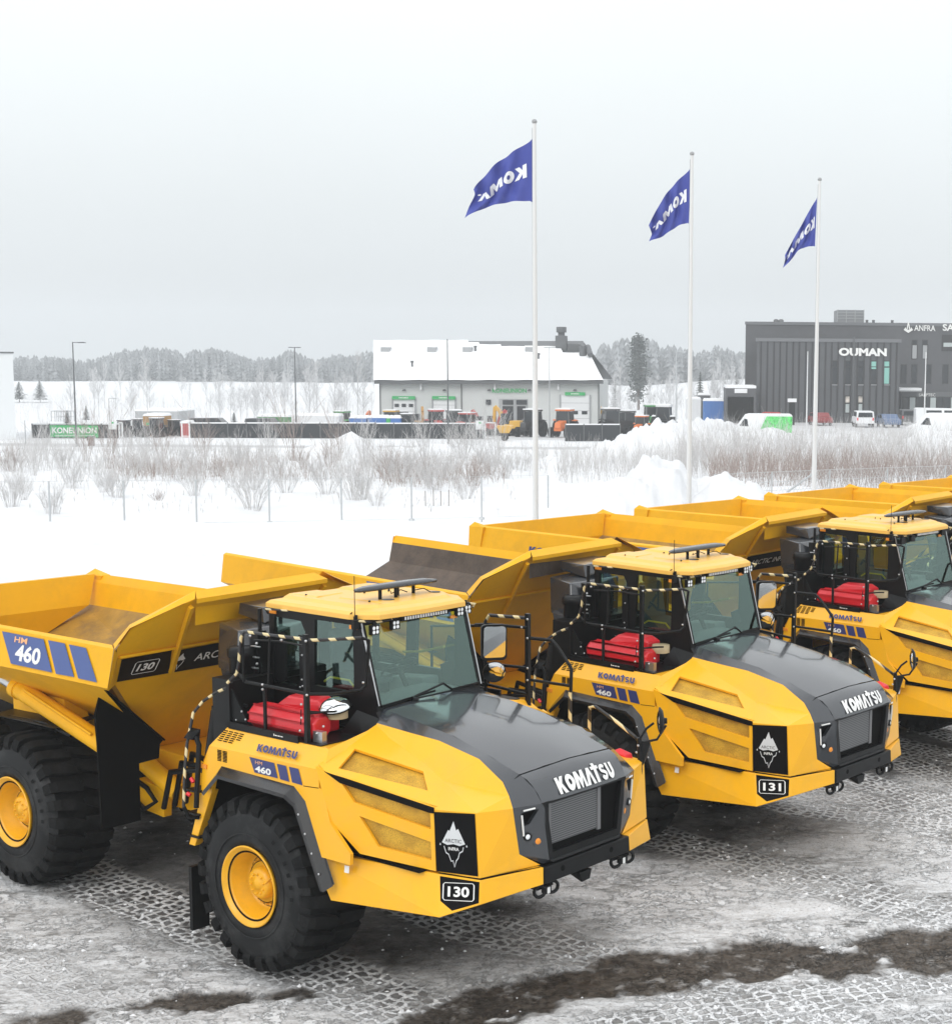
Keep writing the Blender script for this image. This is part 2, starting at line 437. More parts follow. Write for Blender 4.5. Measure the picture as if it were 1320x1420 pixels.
def make_wheel(root, x, y, side, mw=None):
    """side -1 = right; outer face at y = side*1.8"""
    R = .935; w = .875; yo = side * 1.80
    ax = (0, side, 0); o = Vector((x, yo, .935))
    tm = MB()
    prof = [(-w, .47), (-w + .01, .60), (-w + .05, .76), (-w + .10, .855), (-w * .5, .872), (-.10, .855), (-.045, .775), (-.01, .66), (-.005, .58), (-.012, .53), (.0, .50), (-.008, .47), (-.03, .425), (-.06, .40)]
    tm.lathe(prof[:6], o, ax, 56); tm.lathe(prof[5:], o, ax, 72, mi=1); tm.lathe([(-.002, .56), (.004, .555), (.004, .545), (-.002, .54)], o, ax, 72, mi=1)
    N = 26
    u = Vector((1, 0, 0)); ww = Vector((0, 0, 1))
    def P(a, r, t): return o + Vector(ax) * t + (u * math.cos(a) + ww * math.sin(a)) * r
    for k in range(N):
        for sgn in (0, 1):
            a = 2 * PI * (k + .5 * sgn) / N; da = 2 * PI / N * .285; sk = 2 * PI / N * .42
            if sgn == 0: st = [(-.018, .80, 0), (-.045, .90, .02), (-.12, .93, .08), (-.26, .937, .35), (-.44, .937, .9)]
            else: st = [(-w + .018, .80, 0), (-w + .045, .90, .02), (-w + .12, .93, .08), (-w + .26, .937, .35), (-.435, .937, .9)]
            vs = []
            for i, (t, r, s_) in enumerate(st):
                aa = a + sk * s_ * (1 if sgn == 0 else -1) * side; d = da * (1.0 if i < 3 else (1.08 if i == 3 else .62))
                vs += [P(aa - d, r, t), P(aa + d, r, t), P(aa + d, r - .075, t if i > 0 else t - .03 * (1 if sgn == 0 else -1)), P(aa - d, r - .075, t if i > 0 else t - .03 * (1 if sgn == 0 else -1))]
            fs = []
            for i in range(len(st) - 1):
                b = i * 4
                for q in range(4): fs.append((b + q, b + (q + 1) % 4, b + 4 + (q + 1) % 4, b + 4 + q))
            fs.append((0, 1, 2, 3)); e_ = (len(st) - 1) * 4; fs.append((e_, e_ + 3, e_ + 2, e_ + 1))
            tm.add(vs, fs)
    # raised sidewall lettering ring
    for k in range(34):
        if k % 17 < 6:
            a = 2 * PI * k / 34
            vs = [P(a - .03, .66, .0), P(a + .03, .66, .0), P(a + .03, .70, -.012), P(a - .03, .70, -.012)]
            tm.add([p + Vector(ax) * .006 for p in vs], [(0, 1, 2, 3)], 0)
    ty = tm.build('tyre', [RUBBER, SIDEWALL], root, recalc=True, mw=mw)
    rm = MB(); rm.lathe([(-.03, .372), (-.036, .352)], o + Vector(ax) * .004, ax, 48, mi=1); rm.lathe([(-.255, .285), (-.255, .272)], o + Vector(ax) * .004, ax, 48, mi=1); rm.lathe([(-.20, .222), (-.262, .218)], o + Vector(ax) * .004, ax, 48, mi=1)
    rm.lathe([(-.05, .395), (.0, .432), (.012, .428), (.012, .415), (-.01, .40), (-.03, .375), (-.045, .35), (-.06, .345), (-.22, .305), (-.26, .27), (-.26, .215), (-.20, .215), (-.23, .175), (-.18, .17), (-.125, .155), (-.115, .125), (-.115, .06), (-.10, .055), (-.10, 0.001)], o, ax, 48)
    for k in range(24):
        a = 2 * PI * k / 24
        c_ = P(a, .243, -.262); rm.lathe([(0, .0125), (.045, .0125), (.045, .0005)], c_, ax, 6)
    for k in range(10):
        a = 2 * PI * k / 10 + .2
        c_ = P(a, .105, -.117); rm.lathe([(0, .011), (.022, .011), (.022, .0005)], c_, ax, 6)
    rm.tube([P(.2, .13, -.11), P(.5, .22, -.15), P(.35, .33, -.05), P(.35, .40, -.004)], .009, 6)
    rim = rm.build('rim', [RIMY, BLACK_M], ty)
    return ty

def build_front(root, number):
    # ---- hood (charcoal)
    S_ = 1
    Yc = [(.86, -.70, 2.74), (1.4, -.70, 2.665), (1.88, -.69, 2.595), (2.40, -.69, 2.455), (2.77, -.69, 2.335)]      # crease
    Gl = [(.92, -.84, 2.62), (1.40, -.83, 2.585), (1.80, -.82, 2.56), (2.36, -.83, 2.46), (2.70, -.86, 2.29), (2.82, -.90, 2.18), (2.91, -.945, 2.08)]
    h = MB()
    Cc = [(.86, 0, 2.765), (1.4, 0, 2.70), (1.88, 0, 2.635), (2.42, 0, 2.50), (2.80, 0, 2.37)]
    L_ = [Vector((x, -y, z)) for x, y, z in Yc]; R_ = [Vector(p) for p in Yc]; M_ = [Vector(p) for p in Cc]
    HL = [lerp(R_[i], M_[i], .5) + Vector((0, 0, .012)) for i in range(5)]; HR = [lerp(L_[i], M_[i], .5) + Vector((0, 0, .012)) for i in range(5)]
    cols = [R_, HL, M_, HR, L_]
    vs = [p for c in cols for p in c]
    h.add(vs, [(c * 5 + i, c * 5 + i + 1, (c + 1) * 5 + i + 1, (c + 1) * 5 + i) for c in range(4) for i in range(4)], 0, True)
    # nose: from the seam (x 2.77) rolling down to the grille top
    sec = []
    for t, (dx, dz) in ((0, (0, 0)), (.25, (.085, -.035)), (.5, (.155, -.095)), (.75, (.21, -.165)), (1, (.255, -.24))):
        sec.append([Vector((2.77 + dx, -.69 + .04 * t, 2.335 + dz)), Vector((2.785 + dx, -.35, 2.352 + dz)), Vector((2.80 + dx * .97, 0, 2.37 + dz * 1.1)), Vector((2.785 + dx, .35, 2.352 + dz)), Vector((2.77 + dx, .69 - .04 * t, 2.335 + dz))])
    for p in sec[-1]: p.z = 2.085
    vs = [p - Vector((0, 0, .0)) for r in sec for p in r]
    h.add(vs, [(i * 5 + c, i * 5 + 5 + c, i * 5 + 6 + c, i * 5 + 1 + c) for i in range(4) for c in range(4)], 0, True)
    # side bands between crease and yellow line
    for sg in (1, -1):
        A = [Vector((x, y * sg, z)) for x, y, z in Yc]; B = [Vector((x, y * sg, z)) for x, y, z in Gl]
        fr = [Vector((p[0].x, sg * -abs(p[0].y), p[0].z)) for p in sec]     # nose edge
        top = A + fr[1:]; n = len(top)
        # resample B to n points by fraction
        import bisect
        def res(P_, m):
            d = [0]
            for i in range(1, len(P_)): d.append(d[-1] + (P_[i] - P_[i - 1]).length)
            out = []
            for k in range(m):
                t = d[-1] * k / (m - 1); i = min(len(d) - 2, max(0, bisect.bisect_right(d, t) - 1)); out.append(P_[i].lerp(P_[i + 1], (t - d[i]) / max(1e-9, d[i + 1] - d[i])))
            return out
        Bn = res(B, 15); Tn = res(top, 15)
        vs = Tn + Bn; fs = [(i, i + 15, i + 16, i + 1) if sg == 1 else (i, i + 1, i + 16, i + 15) for i in range(14)]
        h.add(vs, fs, 0, True)
    hood = h.build('hood', GREY_HOOD, root, weld=True)
    s = MB(); s.tube([Vector((2.768, -.70 + .0, 2.339)), (2.783, -.35, 2.356), (2.798, 0, 2.373), (2.783, .35, 2.356), (2.768, .70, 2.339)], .004, 4); s.tube([(2.768, -.70, 2.337), (2.742, -.87, 2.243)], .004, 4); s.tube([(2.768, .70, 2.337), (2.742, .87, 2.243)], .004, 4)
    s.build('panel_seam', BLACK_M, hood)
    def nose(y, t):      # point on the nose surface: t 0 at the seam, 1 at the grille
        t = max(0, min(.9999, t)) * 4; i = int(t); f = t - i
        def row(r):
            w = (y + .69) / 1.38 * 4; w = max(0, min(3.999, w)); j = int(w); return sec[r][j].lerp(sec[r][j + 1], w - j)
        return row(i).lerp(row(i + 1), f)
    k = MB()
    k.add([nose(-.385 + a * .885, .93 - b_ * .45) + Vector((.012, 0, .008)) for a, b_ in KOM[0]], KOM[1]); k.build('lettering', WHITEV, hood)
    # ---- yellow shoulder with window 1
    def shoulder(m):
        a, b, f1, f2 = Vector(Gl[0]), Vector((1.10, -1.685, 2.303)), Vector((2.30, -1.41, 2.07)), Vector((2.77, -1.30, 2.09))
        n = (f1 - b).cross(a - b).normalized();
        if n.z < 0: n = -n
        def on(x, y): return Vector((x, y, a.z - (n.x * (x - a.x) + n.y * (y - a.y)) / n.z))
        rear = Vector((.97, -1.665, 2.34)); g2 = on(2.12, -.99)
        edge = [Vector(p) for p in Gl]
        win = [(1.15, -1.571), (1.051, -1.265), (1.831, -1.076), (2.069, -1.248)]
        hole = [on(*p) for p in win]
        m.plate([on(.93, -.86), on(.955, -1.655), on(1.10, -1.685), on(2.30, -1.41), on(2.10, -1.05), on(1.78, -.98), on(1.2, -.93)], [hole], .03, (0, 0, 1))
        # blend strips between plate and G line
        T = [on(.93, -.86), on(1.2, -.93), on(1.78, -.98), on(2.10, -1.05)]
        G = [edge[0], edge[1], edge[2], edge[3]]
        m.add(T + G, [(i, i + 1, i + 5, i + 4) for i in range(3)], 0, True)
        # front facets
        p0 = on(2.30, -1.41); p1 = on(2.10, -1.05)
        m.add([p1, p0, f2, edge[6], edge[5], edge[4], edge[3]], [(0, 1, 2), (0, 2, 4), (0, 4, 5), (0, 5, 6), (2, 3, 4)])
    sr, sl = both(shoulder, 'shoulder_panel', Y_PAINT, root, recalc=True)
    # screen behind window 1 and lower windows
    def scr(m):
        n = Vector((0, -.045, -.045))
        m.add([Vector(p) - n * -1 for p in ((1.10, -1.62, 2.30), (1.0, -1.08, 2.49), (1.92, -.90, 2.32), (2.18, -1.26, 2.14))], [(0, 1, 2, 3)])
        m.add([Vector((x, y + .05, z)) for x, y, z in ((1.22, -1.655, 2.25), (2.33, -1.41, 2.09), (2.33, -1.41, 1.50), (1.60, -1.57, 1.55))], [(0, 1, 2, 3)])
    both(scr, 'cooling_screen', SCREEN, root)
    # ---- vertical side panel with windows 2 and 3
    def sideplate(m):
        def on(x, z): return Vector((x, -1.41 - (2.30 - x) * .222, z))
        out = [on(.97, 2.34), on(1.10, 2.305), on(2.31, 2.085), on(2.33, 1.462), on(1.47, 1.518), on(1.15, 1.79), on(1.035, 2.11)]
        w2 = [on(1.27, 2.205), on(2.27, 2.03), on(2.278, 1.87), on(1.41, 2.03)]
        w3 = [on(1.47, 1.90), on(2.275, 1.745), on(2.282, 1.565), on(1.68, 1.62)]
        m.plate(out, [w2, w3], .035, (0, -1, 0))
    both(sideplate, 'hood_side', Y_PAINT, root)
    def stripe(m):
        def on(x, z, o=.006): return Vector((x, -1.41 - (2.30 - x) * .222 - o, z))
        m.plate([on(1.08, 2.305, .012), on(2.32, 2.09, .012), on(2.32, 2.035, .012), on(2.27, 2.035, .012), on(1.26, 2.21, .012)], [], .01, (0, -1, 0))
    both(stripe, 'side_stripe', BLACKVINYL, root)
    # ---- front corner faces (yellow)
    def corner(m):
        F1, F2, D1, D2, G3, K2, K1, Ct = [Vector(p) for p in ((2.30, -1.41, 2.07), (2.77, -1.30, 2.09), (2.81, -1.30, 1.462), (2.36, -1.40, 1.455), (2.91, -.945, 2.08), (2.92, -.865, 1.61), (2.99, -.64, 1.462), (3.04, -.60, 1.462))]
        m.add([F1, D2, D1, F2], [(0, 1, 2, 3)])
        m.add([F2, D1, K1, K2, G3], [(0, 1, 2, 3, 4)])
    cr, cl = both(corner, 'front_corner', Y_PAINT, root)
    p = MB(); F1, F2, D1, D2 = (2.318, -1.411, 2.05), (2.757, -1.303, 2.083), (2.795, -1.306, 1.48), (2.345, -1.405, 1.468)
    quad_on(p, F1, D2, D1, F2, .005, n=(0, -1, 0)); badge = p.build('badge_panel', BLACKVINYL, cr)
    def arctic(m, o, u, v, off, mi=0):
        """peak emblem: solid peak above, outline peak below, in a box u x v"""
        vf = tri_polys([[(.04, .52), (.30, .80), (.36, .78), (.52, 1.0), (.62, .80), (.70, .84), (.97, .52), (.75, .47), (.5, .50), (.25, .47)]]); decal(m, vf, o, u, v, off)
        pts = [(.12, .44), (.20, .30), (.30, .27), (.40, .12), (.47, .14), (.53, .0), (.60, .14), (.68, .20), (.74, .32), (.86, .36), (.90, .45)]
        decal(m, stroke(pts, .028), o, u, v, off)
        decal(m, tri_polys([[(-.06, .47), (-.02, .51), (.0, .47), (-.02, .45)]]), o, u, v, off); decal(m, tri_polys([[(1.0, .47), (1.03, .51), (1.06, .47), (1.03, .45)]]), o, u, v, off)
    m = MB(); o_ = Vector((2.40, -1.392, 1.53)); u_ = Vector((.27, .062, .012)); v_ = Vector((-.01, .002, .45))
    arctic(m, o_, u_, v_, .010)
    m.build('emblem', mat_once('emblem_grey', (.62, .64, .65), .5), cr)
    m = MB(); decal(m, text2d('INFRA', .02), o_ + u_ * .30 + v_ * .36, u_ * .42, v_ * .07, .012); m.build('emblem_text', WHITEV, cr)
    m = MB(); decal(m, text2d('ARCTIC', .0), o_ + u_ * .17 + v_ * .53, u_ * .66, v_ * .08, .013); m.build('emblem_text', BLACK, cr)
    # ---- skirt and bumper
    b = MB()
    D2, D1, Ct, A, D1b, Cb, B = [Vector(p) for p in ((2.36, -1.405, 1.442), (2.82, -1.30, 1.445), (3.06, -.67, 1.455), (2.47, -1.51, 1.06), (2.84, -1.335, 1.215), (3.07, -.68, 1.29), (1.07, -1.63, .965))]
    T0 = Vector((.74, -1.60, 1.42))
    def skirt(m):
        def sh(p, d): return Vector((p.x, p.y + d, p.z))
        out = [T0, B, A, D2]; m.add(out, [(0, 1, 2, 3)])
        m.add([D2, A, D1b, D1], [(0, 1, 2, 3)]); m.add([D1, D1b, Cb, Ct], [(0, 1, 2, 3)])
        # top ledge and inner returns
        m.add([T0, D2, sh(D2, .5), sh(T0, .5)], [(0, 1, 2, 3)])
        m.add([D2, D1, Ct, Vector((2.95, -.67, 1.455)), Vector((2.36, -.9, 1.442))], [(0, 1, 2, 3, 4)])
        m.add([Ct, Cb, Cb - Vector((.25, 0, 0)), Ct - Vector((.25, 0, 0))], [(0, 1, 2, 3)])
        m.add([B, A, sh(A, .35), sh(B, .35)], [(0, 3, 2, 1)]); m.add([A, D1b, Cb, Cb - Vector((.25, 0, 0)), sh(A, .35)], [(0, 4, 3, 2, 1)])
        m.add([T0, B, sh(B, .35), sh(T0, .35)], [(0, 1, 2, 3)])
    kr, kl = both(skirt, 'skirt', Y_PAINT, root, weld=True, bevel=.008)
    m = MB(); quad_on(m, (2.385, -1.402, 1.425), (2.475, -1.488, 1.09), (2.828, -1.334, 1.232), (2.81, -1.30, 1.425), .006, n=(0, -1, -.2)); m.build('number_plate', BLACKVINYL, kr)
    m = MB()
    po, pu, pv = Vector((2.478, -1.447, 1.218)), Vector((.330, .078, .034)), Vector((-.042, .052, .150))
    fr_ = stroke([(0.05, 0), (.95, 0), (1, .1), (1, .9), (.95, 1), (.05, 1), (0, .9), (0, .1)], .035, True)
    decal(m, fr_, po, pu, pv, .022); decal(m, text2d(number, .03, .0), po + pu * .15 + pv * .2, pu * .70, pv * .6, .022)
    m.build('number', WHITEV, kr)
    m = MB(); m.plate([(2.36, -1.408, 1.462), (2.36, -1.395, 1.445), (2.82, -1.298, 1.447), (3.03, -.69, 1.457), (3.03, -.69, 1.463), (2.80, -1.298, 1.463)], [], .01, (0, -1, .1)); m.build('panel_seam', BLACK_M, kr)
    m = MB(); m.plate([(1.28, -1.632, 1.30), (1.34, -1.626, 1.30), (1.34, -1.618, 1.37), (1.28, -1.624, 1.37)], [], .003, (0, -1, 0)); m.build('sticker', WHITEV, kr)
    b = MB()
    b.hull([(3.07, -.665, 1.455), (3.07, .665, 1.455), (3.08, -.665, 1.29), (3.08, .665, 1.29), (2.80, -.665, 1.455), (2.80, .665, 1.455), (2.80, -.665, 1.25), (2.80, .665, 1.25)])
    for y in (-.40, .36): b.disc((3.0765, y, 1.385), (1, 0, 0), .03, mi=1)
    bum = b.build('bumper', [BLACK, BLACK_M], root, bevel=.012)
    for ys in ((-.66, -.47), (.53, .74)):
        m = MB()
        for y in ys:
            pts = [(3.0 + .02 * math.cos(t), y + .058 * math.cos(t), 1.20 + .058 * math.sin(t)) for t in [2 * PI * i / 14 for i in range(15)]]
            m.tube(pts, .018, 7, cap=False)
        m.box((2.96, ys[0] + .07, 1.16), (3.03, ys[1] - .05, 1.24)); m.box((2.9, ys[0] - .02, 1.21), (2.99, ys[1] + .02, 1.30))
        o = m.build('tow_shackle', BLACK, root)
        m = MB(); m.box((3.032, ys[0] + .075, 1.165), (3.036, ys[0] + .115, 1.225)); m.build('tag', WHITEV, o)
    m = MB(); m.hull([(3.02, -.08, 1.24), (3.02, .12, 1.24), (3.02, -.04, 1.13), (3.02, .09, 1.14), (2.8, -.08, 1.24), (2.8, .12, 1.24), (2.8, .09, 1.12)]); m.build('tow_bracket', BLACK, root, bevel=.01)
    # ---- grille
    g = MB()
    for sg in (1, -1):
        pass
    gl, gr, gbr, gbl = (3.025, -.60, 2.082), (3.025, .60, 2.082), (3.03, .52, 1.545), (3.03, -.52, 1.545)
    g.plate([(3.03, -.655, 2.09), (3.03, .655, 2.09), (3.035, .56, 1.50), (3.035, -.56, 1.50)], [[(3.03, -.585, 2.065), (3.03, .585, 2.065), (3.03, .50, 1.565), (3.03, -.50, 1.565)]], .05, (1, 0, 0))
    g.hull([(3.04, -.56, 1.50), (3.04, .56, 1.50), (2.99, .56, 1.455), (2.99, -.56, 1.455), (3.055, -.52, 1.475), (3.055, .52, 1.475)])
    grl = g.build('grille_frame', BLACK, root)
    m = MB(); m.add([(2.97, -.60, 2.07), (2.97, .60, 2.07), (2.97, .55, 1.54), (2.97, -.55, 1.54)], [(3, 2, 1, 0)]); m.build('grille_screen', BLACK_M, root)
    m = MB(); m.box((2.975, -.50, 1.63), (2.985, .24, 2.045)); m.build('radiator', RADIATOR, root)
    for ya, yb in ((-.515, -.485), (.235, .285)): m = MB(); m.box((2.976, ya, 1.61), (2.995, yb, 2.05)); m.build('radiator_post', mat_once('grey_post', (.16, .16, .165), .5), root)
    # ---- lamp clusters
    def cluster(m):
        o = [(2.912, -.945, 2.078), (3.03, -.655, 2.085), (3.035, -.56, 1.50), (2.995, -.60, 1.462), (2.92, -.865, 1.61)]
        hole = [(2.945, -.86, 2.02), (3.0, -.71, 2.035), (3.02, -.62, 2.04), (3.02, -.60, 1.80), (2.965, -.77, 1.90), (2.945, -.845, 1.88)]
        m.plate(o, [hole], .05, (1, -.3, 0))
    clr, cll = both(cluster, 'lamp_housing', GREY_HOOD, root)
    def back(m): m.add([(2.87, -.90, 2.06), (2.95, -.60, 2.07), (2.95, -.58, 1.6), (2.87, -.86, 1.65)], [(0, 3, 2, 1)])
    both(back, 'lamp_recess', BLACK_M, root)
    for sg, par in ((1, clr), (-1, cll)):
        m = MB(); m.bar((2.952, sg * -.862, 2.0), (2.952, sg * -.836, 1.79), .013, .013); m.bar((2.962, sg * -.85, 2.045), (3.01, sg * -.735, 2.055), .011, .013); m.build('daytime_light', WHITEV, root)
        m = MB(); m.lathe([(0, .042), (.02, .042), (.02, .03), (.012, .028)], (2.955, sg * -.79, 1.775), (1, sg * -.35, 0), 16); m.lathe([(.014, .026), (.022, .015), (.024, .001)], (2.955, sg * -.79, 1.775), (1, sg * -.35, 0), 12, mi=1); m.build('headlight', [BLACK, LENS], root)
        m = MB(); m.lathe([(0, .062), (.02, .062), (.02, .05), (.012, .048)], (2.975, sg * -.672, 1.712), (1, sg * -.3, 0), 20); tl = m.build('indicator_ring', BLACK, root)
        m = MB(); m.lathe([(0, .047), (.018, .03), (.02, .001)], (2.985, sg * -.672, 1.712), (1, sg * -.3, 0), 16); m.build('indicator', AMBER, tl)
    # ---- fenders
    def fender(m):
        V_ = lambda x, z: Vector((x, -1.665 - (2.30 - z) * .045, z))
        out = [V_(-.77, 2.285), V_(.97, 2.30), V_(.975, 2.12), V_(1.04, 2.10), V_(1.15, 1.79), V_(1.45, 1.535), V_(1.45, 1.425), V_(.90, 1.425), V_(.846, 1.655), V_(.60, 2.05), V_(-.54, 2.065), V_(-.68, 1.95), V_(-.72, 1.78), V_(-.90, 1.79), V_(-.885, 2.03), V_(-.86, 2.10)]
        m.plate(out, [], .04, (0, -1, 0))
        top = [Vector((-.77, -1.667, 2.285)), Vector((.97, -1.664, 2.30)), Vector((.93, -1.50, 2.475)), Vector((-.68, -1.50, 2.465))]
        m.add(top, [(0, 1, 2, 3)])
        m.add([Vector((.97, -1.664, 2.30)), Vector((1.0, -1.60, 2.36)), Vector((.95, -.86, 2.60)), Vector((.93, -1.50, 2.475))], [(0, 1, 2, 3)])
        m.add([Vector((-.77, -1.667, 2.285)), Vector((-.68, -1.50, 2.465)), Vector((-.72, -.85, 2.465)), Vector((-.88, -.85, 2.15)), Vector((-.88, -1.67, 2.10))], [(0, 1, 2, 3, 4)])
        m.add([Vector((-.68, -1.50, 2.465)), Vector((.93, -1.50, 2.475)), Vector((.95, -.83, 2.475)), Vector((-.72, -.83, 2.465))], [(0, 1, 2, 3)])
        # rear leg
        m.hull([(-.90, -1.67, 1.80), (-.74, -1.67, 1.80), (-.90, -1.58, 1.80), (-.74, -1.58, 1.80), (-1.12, -1.70, 1.15), (-1.02, -1.70, 1.15), (-1.12, -1.60, 1.15), (-1.02, -1.60, 1.15)])
    fr, fl = both(fender, 'fender', Y_PAINT, root, bevel=.006)
    def flare(m):
        i = [Vector(p) for p in ((-.80, -1.672, 1.86), (-.56, -1.672, 2.10), (.60, -1.672, 2.075), (.78, -1.675, 1.95), (1.19, -1.70, 1.16))]
        o = [Vector(p) for p in ((-.76, -1.79, 1.80), (-.50, -1.79, 2.035), (.59, -1.79, 2.01), (.70, -1.75, 1.92), (1.12, -1.77, 1.10))]
        d = Vector((0, 0, -.045))
        m.add(i + o, [(k, k + 1, k + 6, k + 5) for k in range(4)]); 
        for t in (.12, .35, .58, .82): m.lathe([(0, .012), (.008, .01), (.01, .001)], lerp((.70, -1.752, 1.92), (1.14, -1.772, 1.13), t), (0, -1, 0), 8, mi=1)
        c = Vector((.15, 0, 1.2))
        i2 = [p + (c - p).normalized() * .05 * 1 for p in i]; o2 = [p + (Vector((c.x, p.y, c.z)) - p).normalized() * .045 for p in o]
        m.add(o + o2, [(k, k + 1, k + 6, k + 5) for k in range(4)]); m.add(o2 + i2, [(k, k + 1, k + 6, k + 5) for k in range(4)])
    fa, fb = both(flare, 'wheel_arch_flare', [mat_once('flare_rubber', (.012, .0125, .014), .22, coat=.3), STEEL], root)
    m = MB(); m.bar((.745, -1.6745, 2.10), (.972, -1.6745, 2.115), .006, .006); m.build('panel_seam', BLACK_M, fr)
    def liner(m):
        m.box((-.95, -1.60, 1.0), (-.90, -.75, 1.95)); m.box((.98, -1.55, .95), (1.02, -.75, 1.95)); m.box((-.9, -1.6, 2.08), (.95, -.75, 2.11))
    both(liner, 'arch_liner', BLACK_M, root)
    def inner(m): m.plate([(-.88, -.86, 2.07), (.2, -.86, 2.07), (-.3, -.86, 1.6), (-.7, -.86, 1.0), (-.88, -.86, 1.0)], [], .02, (0, -1, 0))
    both(inner, 'inner_fender', Y_BODY_SHADE, root)
    # decals on the right and left fender (mirrored side carries its own)
    for par, sg in ((fr, 1), (fl, -1)):
        def q(x, y, z): return Vector((x, y * sg, z))
        m = MB()
        uu = q(.640, -.0, .008); vv = q(-.03, .052, .058)
        o = q(-.005, -1.652, 2.338)
        if sg == -1: o = o + uu; uu = -uu
        decal(m, KOM, o, uu * .97, vv * 1.08, .006); m.build('lettering', NAVY, par)
        m = MB()
        def fq(a): return [q(x, -1.668 - (2.28 - z) * .045, z) for x, z in a]
        for a in ([(-.10, 2.268), (.292, 2.264), (.355, 2.115), (-.014, 2.118)], [(.335, 2.264), (.478, 2.263), (.533, 2.108), (.392, 2.112)], [(.522, 2.263), (.668, 2.262), (.735, 2.105), (.575, 2.11)]):
            pts = fq(a); quad_on(m, *pts, .004, n=(0, -sg, 0))
        m.build('model_badge', NAVY, par)
        m = MB(); o = q(-.0, -1.675, 2.13); uu = q(.25, 0, -.004); vv = q(0, .004, .068)
        if sg == -1: o = o + uu; uu = -uu
        decal(m, text2d('460', .035), o, uu, vv, .008); m.build('model_number', WHITEV, par)
        m = MB(); o = q(.0, -1.671, 2.212); uu = q(.11, 0, 0); vv = q(0, .002, .034)
        if sg == -1: o = o + uu; uu = -uu
        decal(m, text2d('HM', .0), o, uu, vv, .008); m.build('model_letters', PALEOR, par)
        m = MB()
        for c in range(4):
            for r in range(6 if c != 3 else 4):
                x = -.69 + c * .088; z0 = 2.440 - r * .0175
                y0 = -1.50 - (2.47 - z0) * .95; m.bar(q(x, y0 - .004, z0), q(x + .062, y0 - .004, z0), .008, .009, up=(0, -.7, .7))
        m.build('vent', BLACK_M, par); m = MB()
        for c in range(2):
            for r in range(8):
                x = -.625 + c * .09; z0 = 2.262 - r * .0155; m.bar(q(x, -1.673, z0), q(x + .064, -1.673, z0), .008, .008)
        m.build('vent', BLACK_M, par)
        m = MB(); m.box((-.91, sg * -1.69 if sg > 0 else 1.60, 2.03), (-.80, sg * -1.60 if sg > 0 else 1.69, 2.075)); m.build('side_marker', AMBER, par)
    # hose nest below the hood side
    m = MB(); m.hull([(1.07, -1.70, 1.50), (1.22, -1.70, 1.50), (1.09, -1.69, 1.58), (1.24, -1.69, 1.60), (1.1, -1.62, 1.5), (1.2, -1.62, 1.58)]); m.tube([(1.2, -1.67, 1.56), (1.24, -1.67, 1.63), (1.29, -1.67, 1.64), (1.31, -1.66, 1.58)], .007, 6); m.tube([(1.32, -1.66, 1.55), (1.36, -1.66, 1.58)], .024, 8); m.build('hose_bracket', BLACK, root)
    m = MB(); m.box((1.02, -1.50, 1.44), (2.2, -1.2, 1.46)); m.hull([(1.0, -1.45, 1.45), (2.2, -1.3, 1.45), (1.0, -1.45, 2.2), (2.2, -1.3, 2.0), (1.0, 1.45, 1.45), (2.2, 1.3, 1.45), (1.0, 1.45, 2.2), (2.2, 1.3, 2.0)]); m.build('engine_bay', BLACK_M, root)
    # chassis
    m = MB(); m.box((-1.7, -.55, .95), (1.6, .55, 1.35)); m.box((1.6, -.55, 1.22), (2.8, .55, 1.4)); m.box((-.25, -1.0, .78), (.25, 1.0, 1.08)); m.box((-.9, -.8, 1.35), (1.0, .8, 2.44)); m.build('chassis', BLACK_M, root)
    m = MB(); m.box((-1.25, -1.62, .14), (-1.20, -1.40, .86)); m.build('mudflap', BLACK, root)
    m = MB(); m.box((-1.25, 1.40, .14), (-1.20, 1.62, .86)); m.build('mudflap', BLACK, root)
    for sg in (-1, 1): make_wheel(root, 0, 0, sg)
    # ---- cab
    cw = .775
    fr_ = MB()
    # pillars and beams each side
    for sg in (-1, 1):
        y = sg * cw
        side = [(-.84, y, 2.50), (.86, y, 2.50), (.845, y, 2.76), (.60, y, 3.66), (-.86, y, 3.66)]
        w1 = [(-.79, y, 2.84), (-.42, y, 2.84), (-.29, y, 2.98), (-.26, y, 3.45), (-.33, y, 3.56), (-.77, y, 3.57)]
        w2 = [(-.13, y, 2.88), (.47, y, 2.88), (.50, y, 2.93), (.505, y, 3.20), (.50, y, 3.60), (-.10, y, 3.60)]
        fr_.plate(side, [w1, w2], .05 , (0, sg, 0))
    fr_.box((-.84, -.77, 2.50), (-.80, .77, 2.85)); fr_.box((-.86, -.77, 3.52), (-.82, .77, 3.66)); fr_.box((-.86, -.09, 2.8), (-.82, .09, 3.6))
    fr_.hull([(.58, -.77, 3.66), (.58, .77, 3.66), (.63, -.77, 3.60), (.63, .77, 3.60), (.54, -.77, 3.66), (.54, .77, 3.60), (.54, -.77, 3.6), (.66, -.7, 3.655), (.66, .7, 3.655)])
    fr_.hull([(.80, -.77, 2.50), (.80, .77, 2.50), (.89, -.76, 2.50), (.89, .76, 2.50), (.85, -.77, 2.775), (.85, .77, 2.775), (.80, -.77, 2.775), (.80, .77, 2.775)])
    for sg in (-1, 1): fr_.bar((.85, sg * .75, 2.77), (.60, sg * .755, 3.64), .05, .05)
    for x, z in ((-.26, 3.2), (-.27, 2.93), (-.30, 3.39), (-.22, 3.395), (-.26, 2.86), (-.30, 2.845)): fr_.lathe([(0, .012), (.01, .01), (.012, .001)], (x, -.821, z), (0, -1, 0), 8, mi=1)
    cab = fr_.build('cab', [BLACK, STEEL], root, bevel=.004)
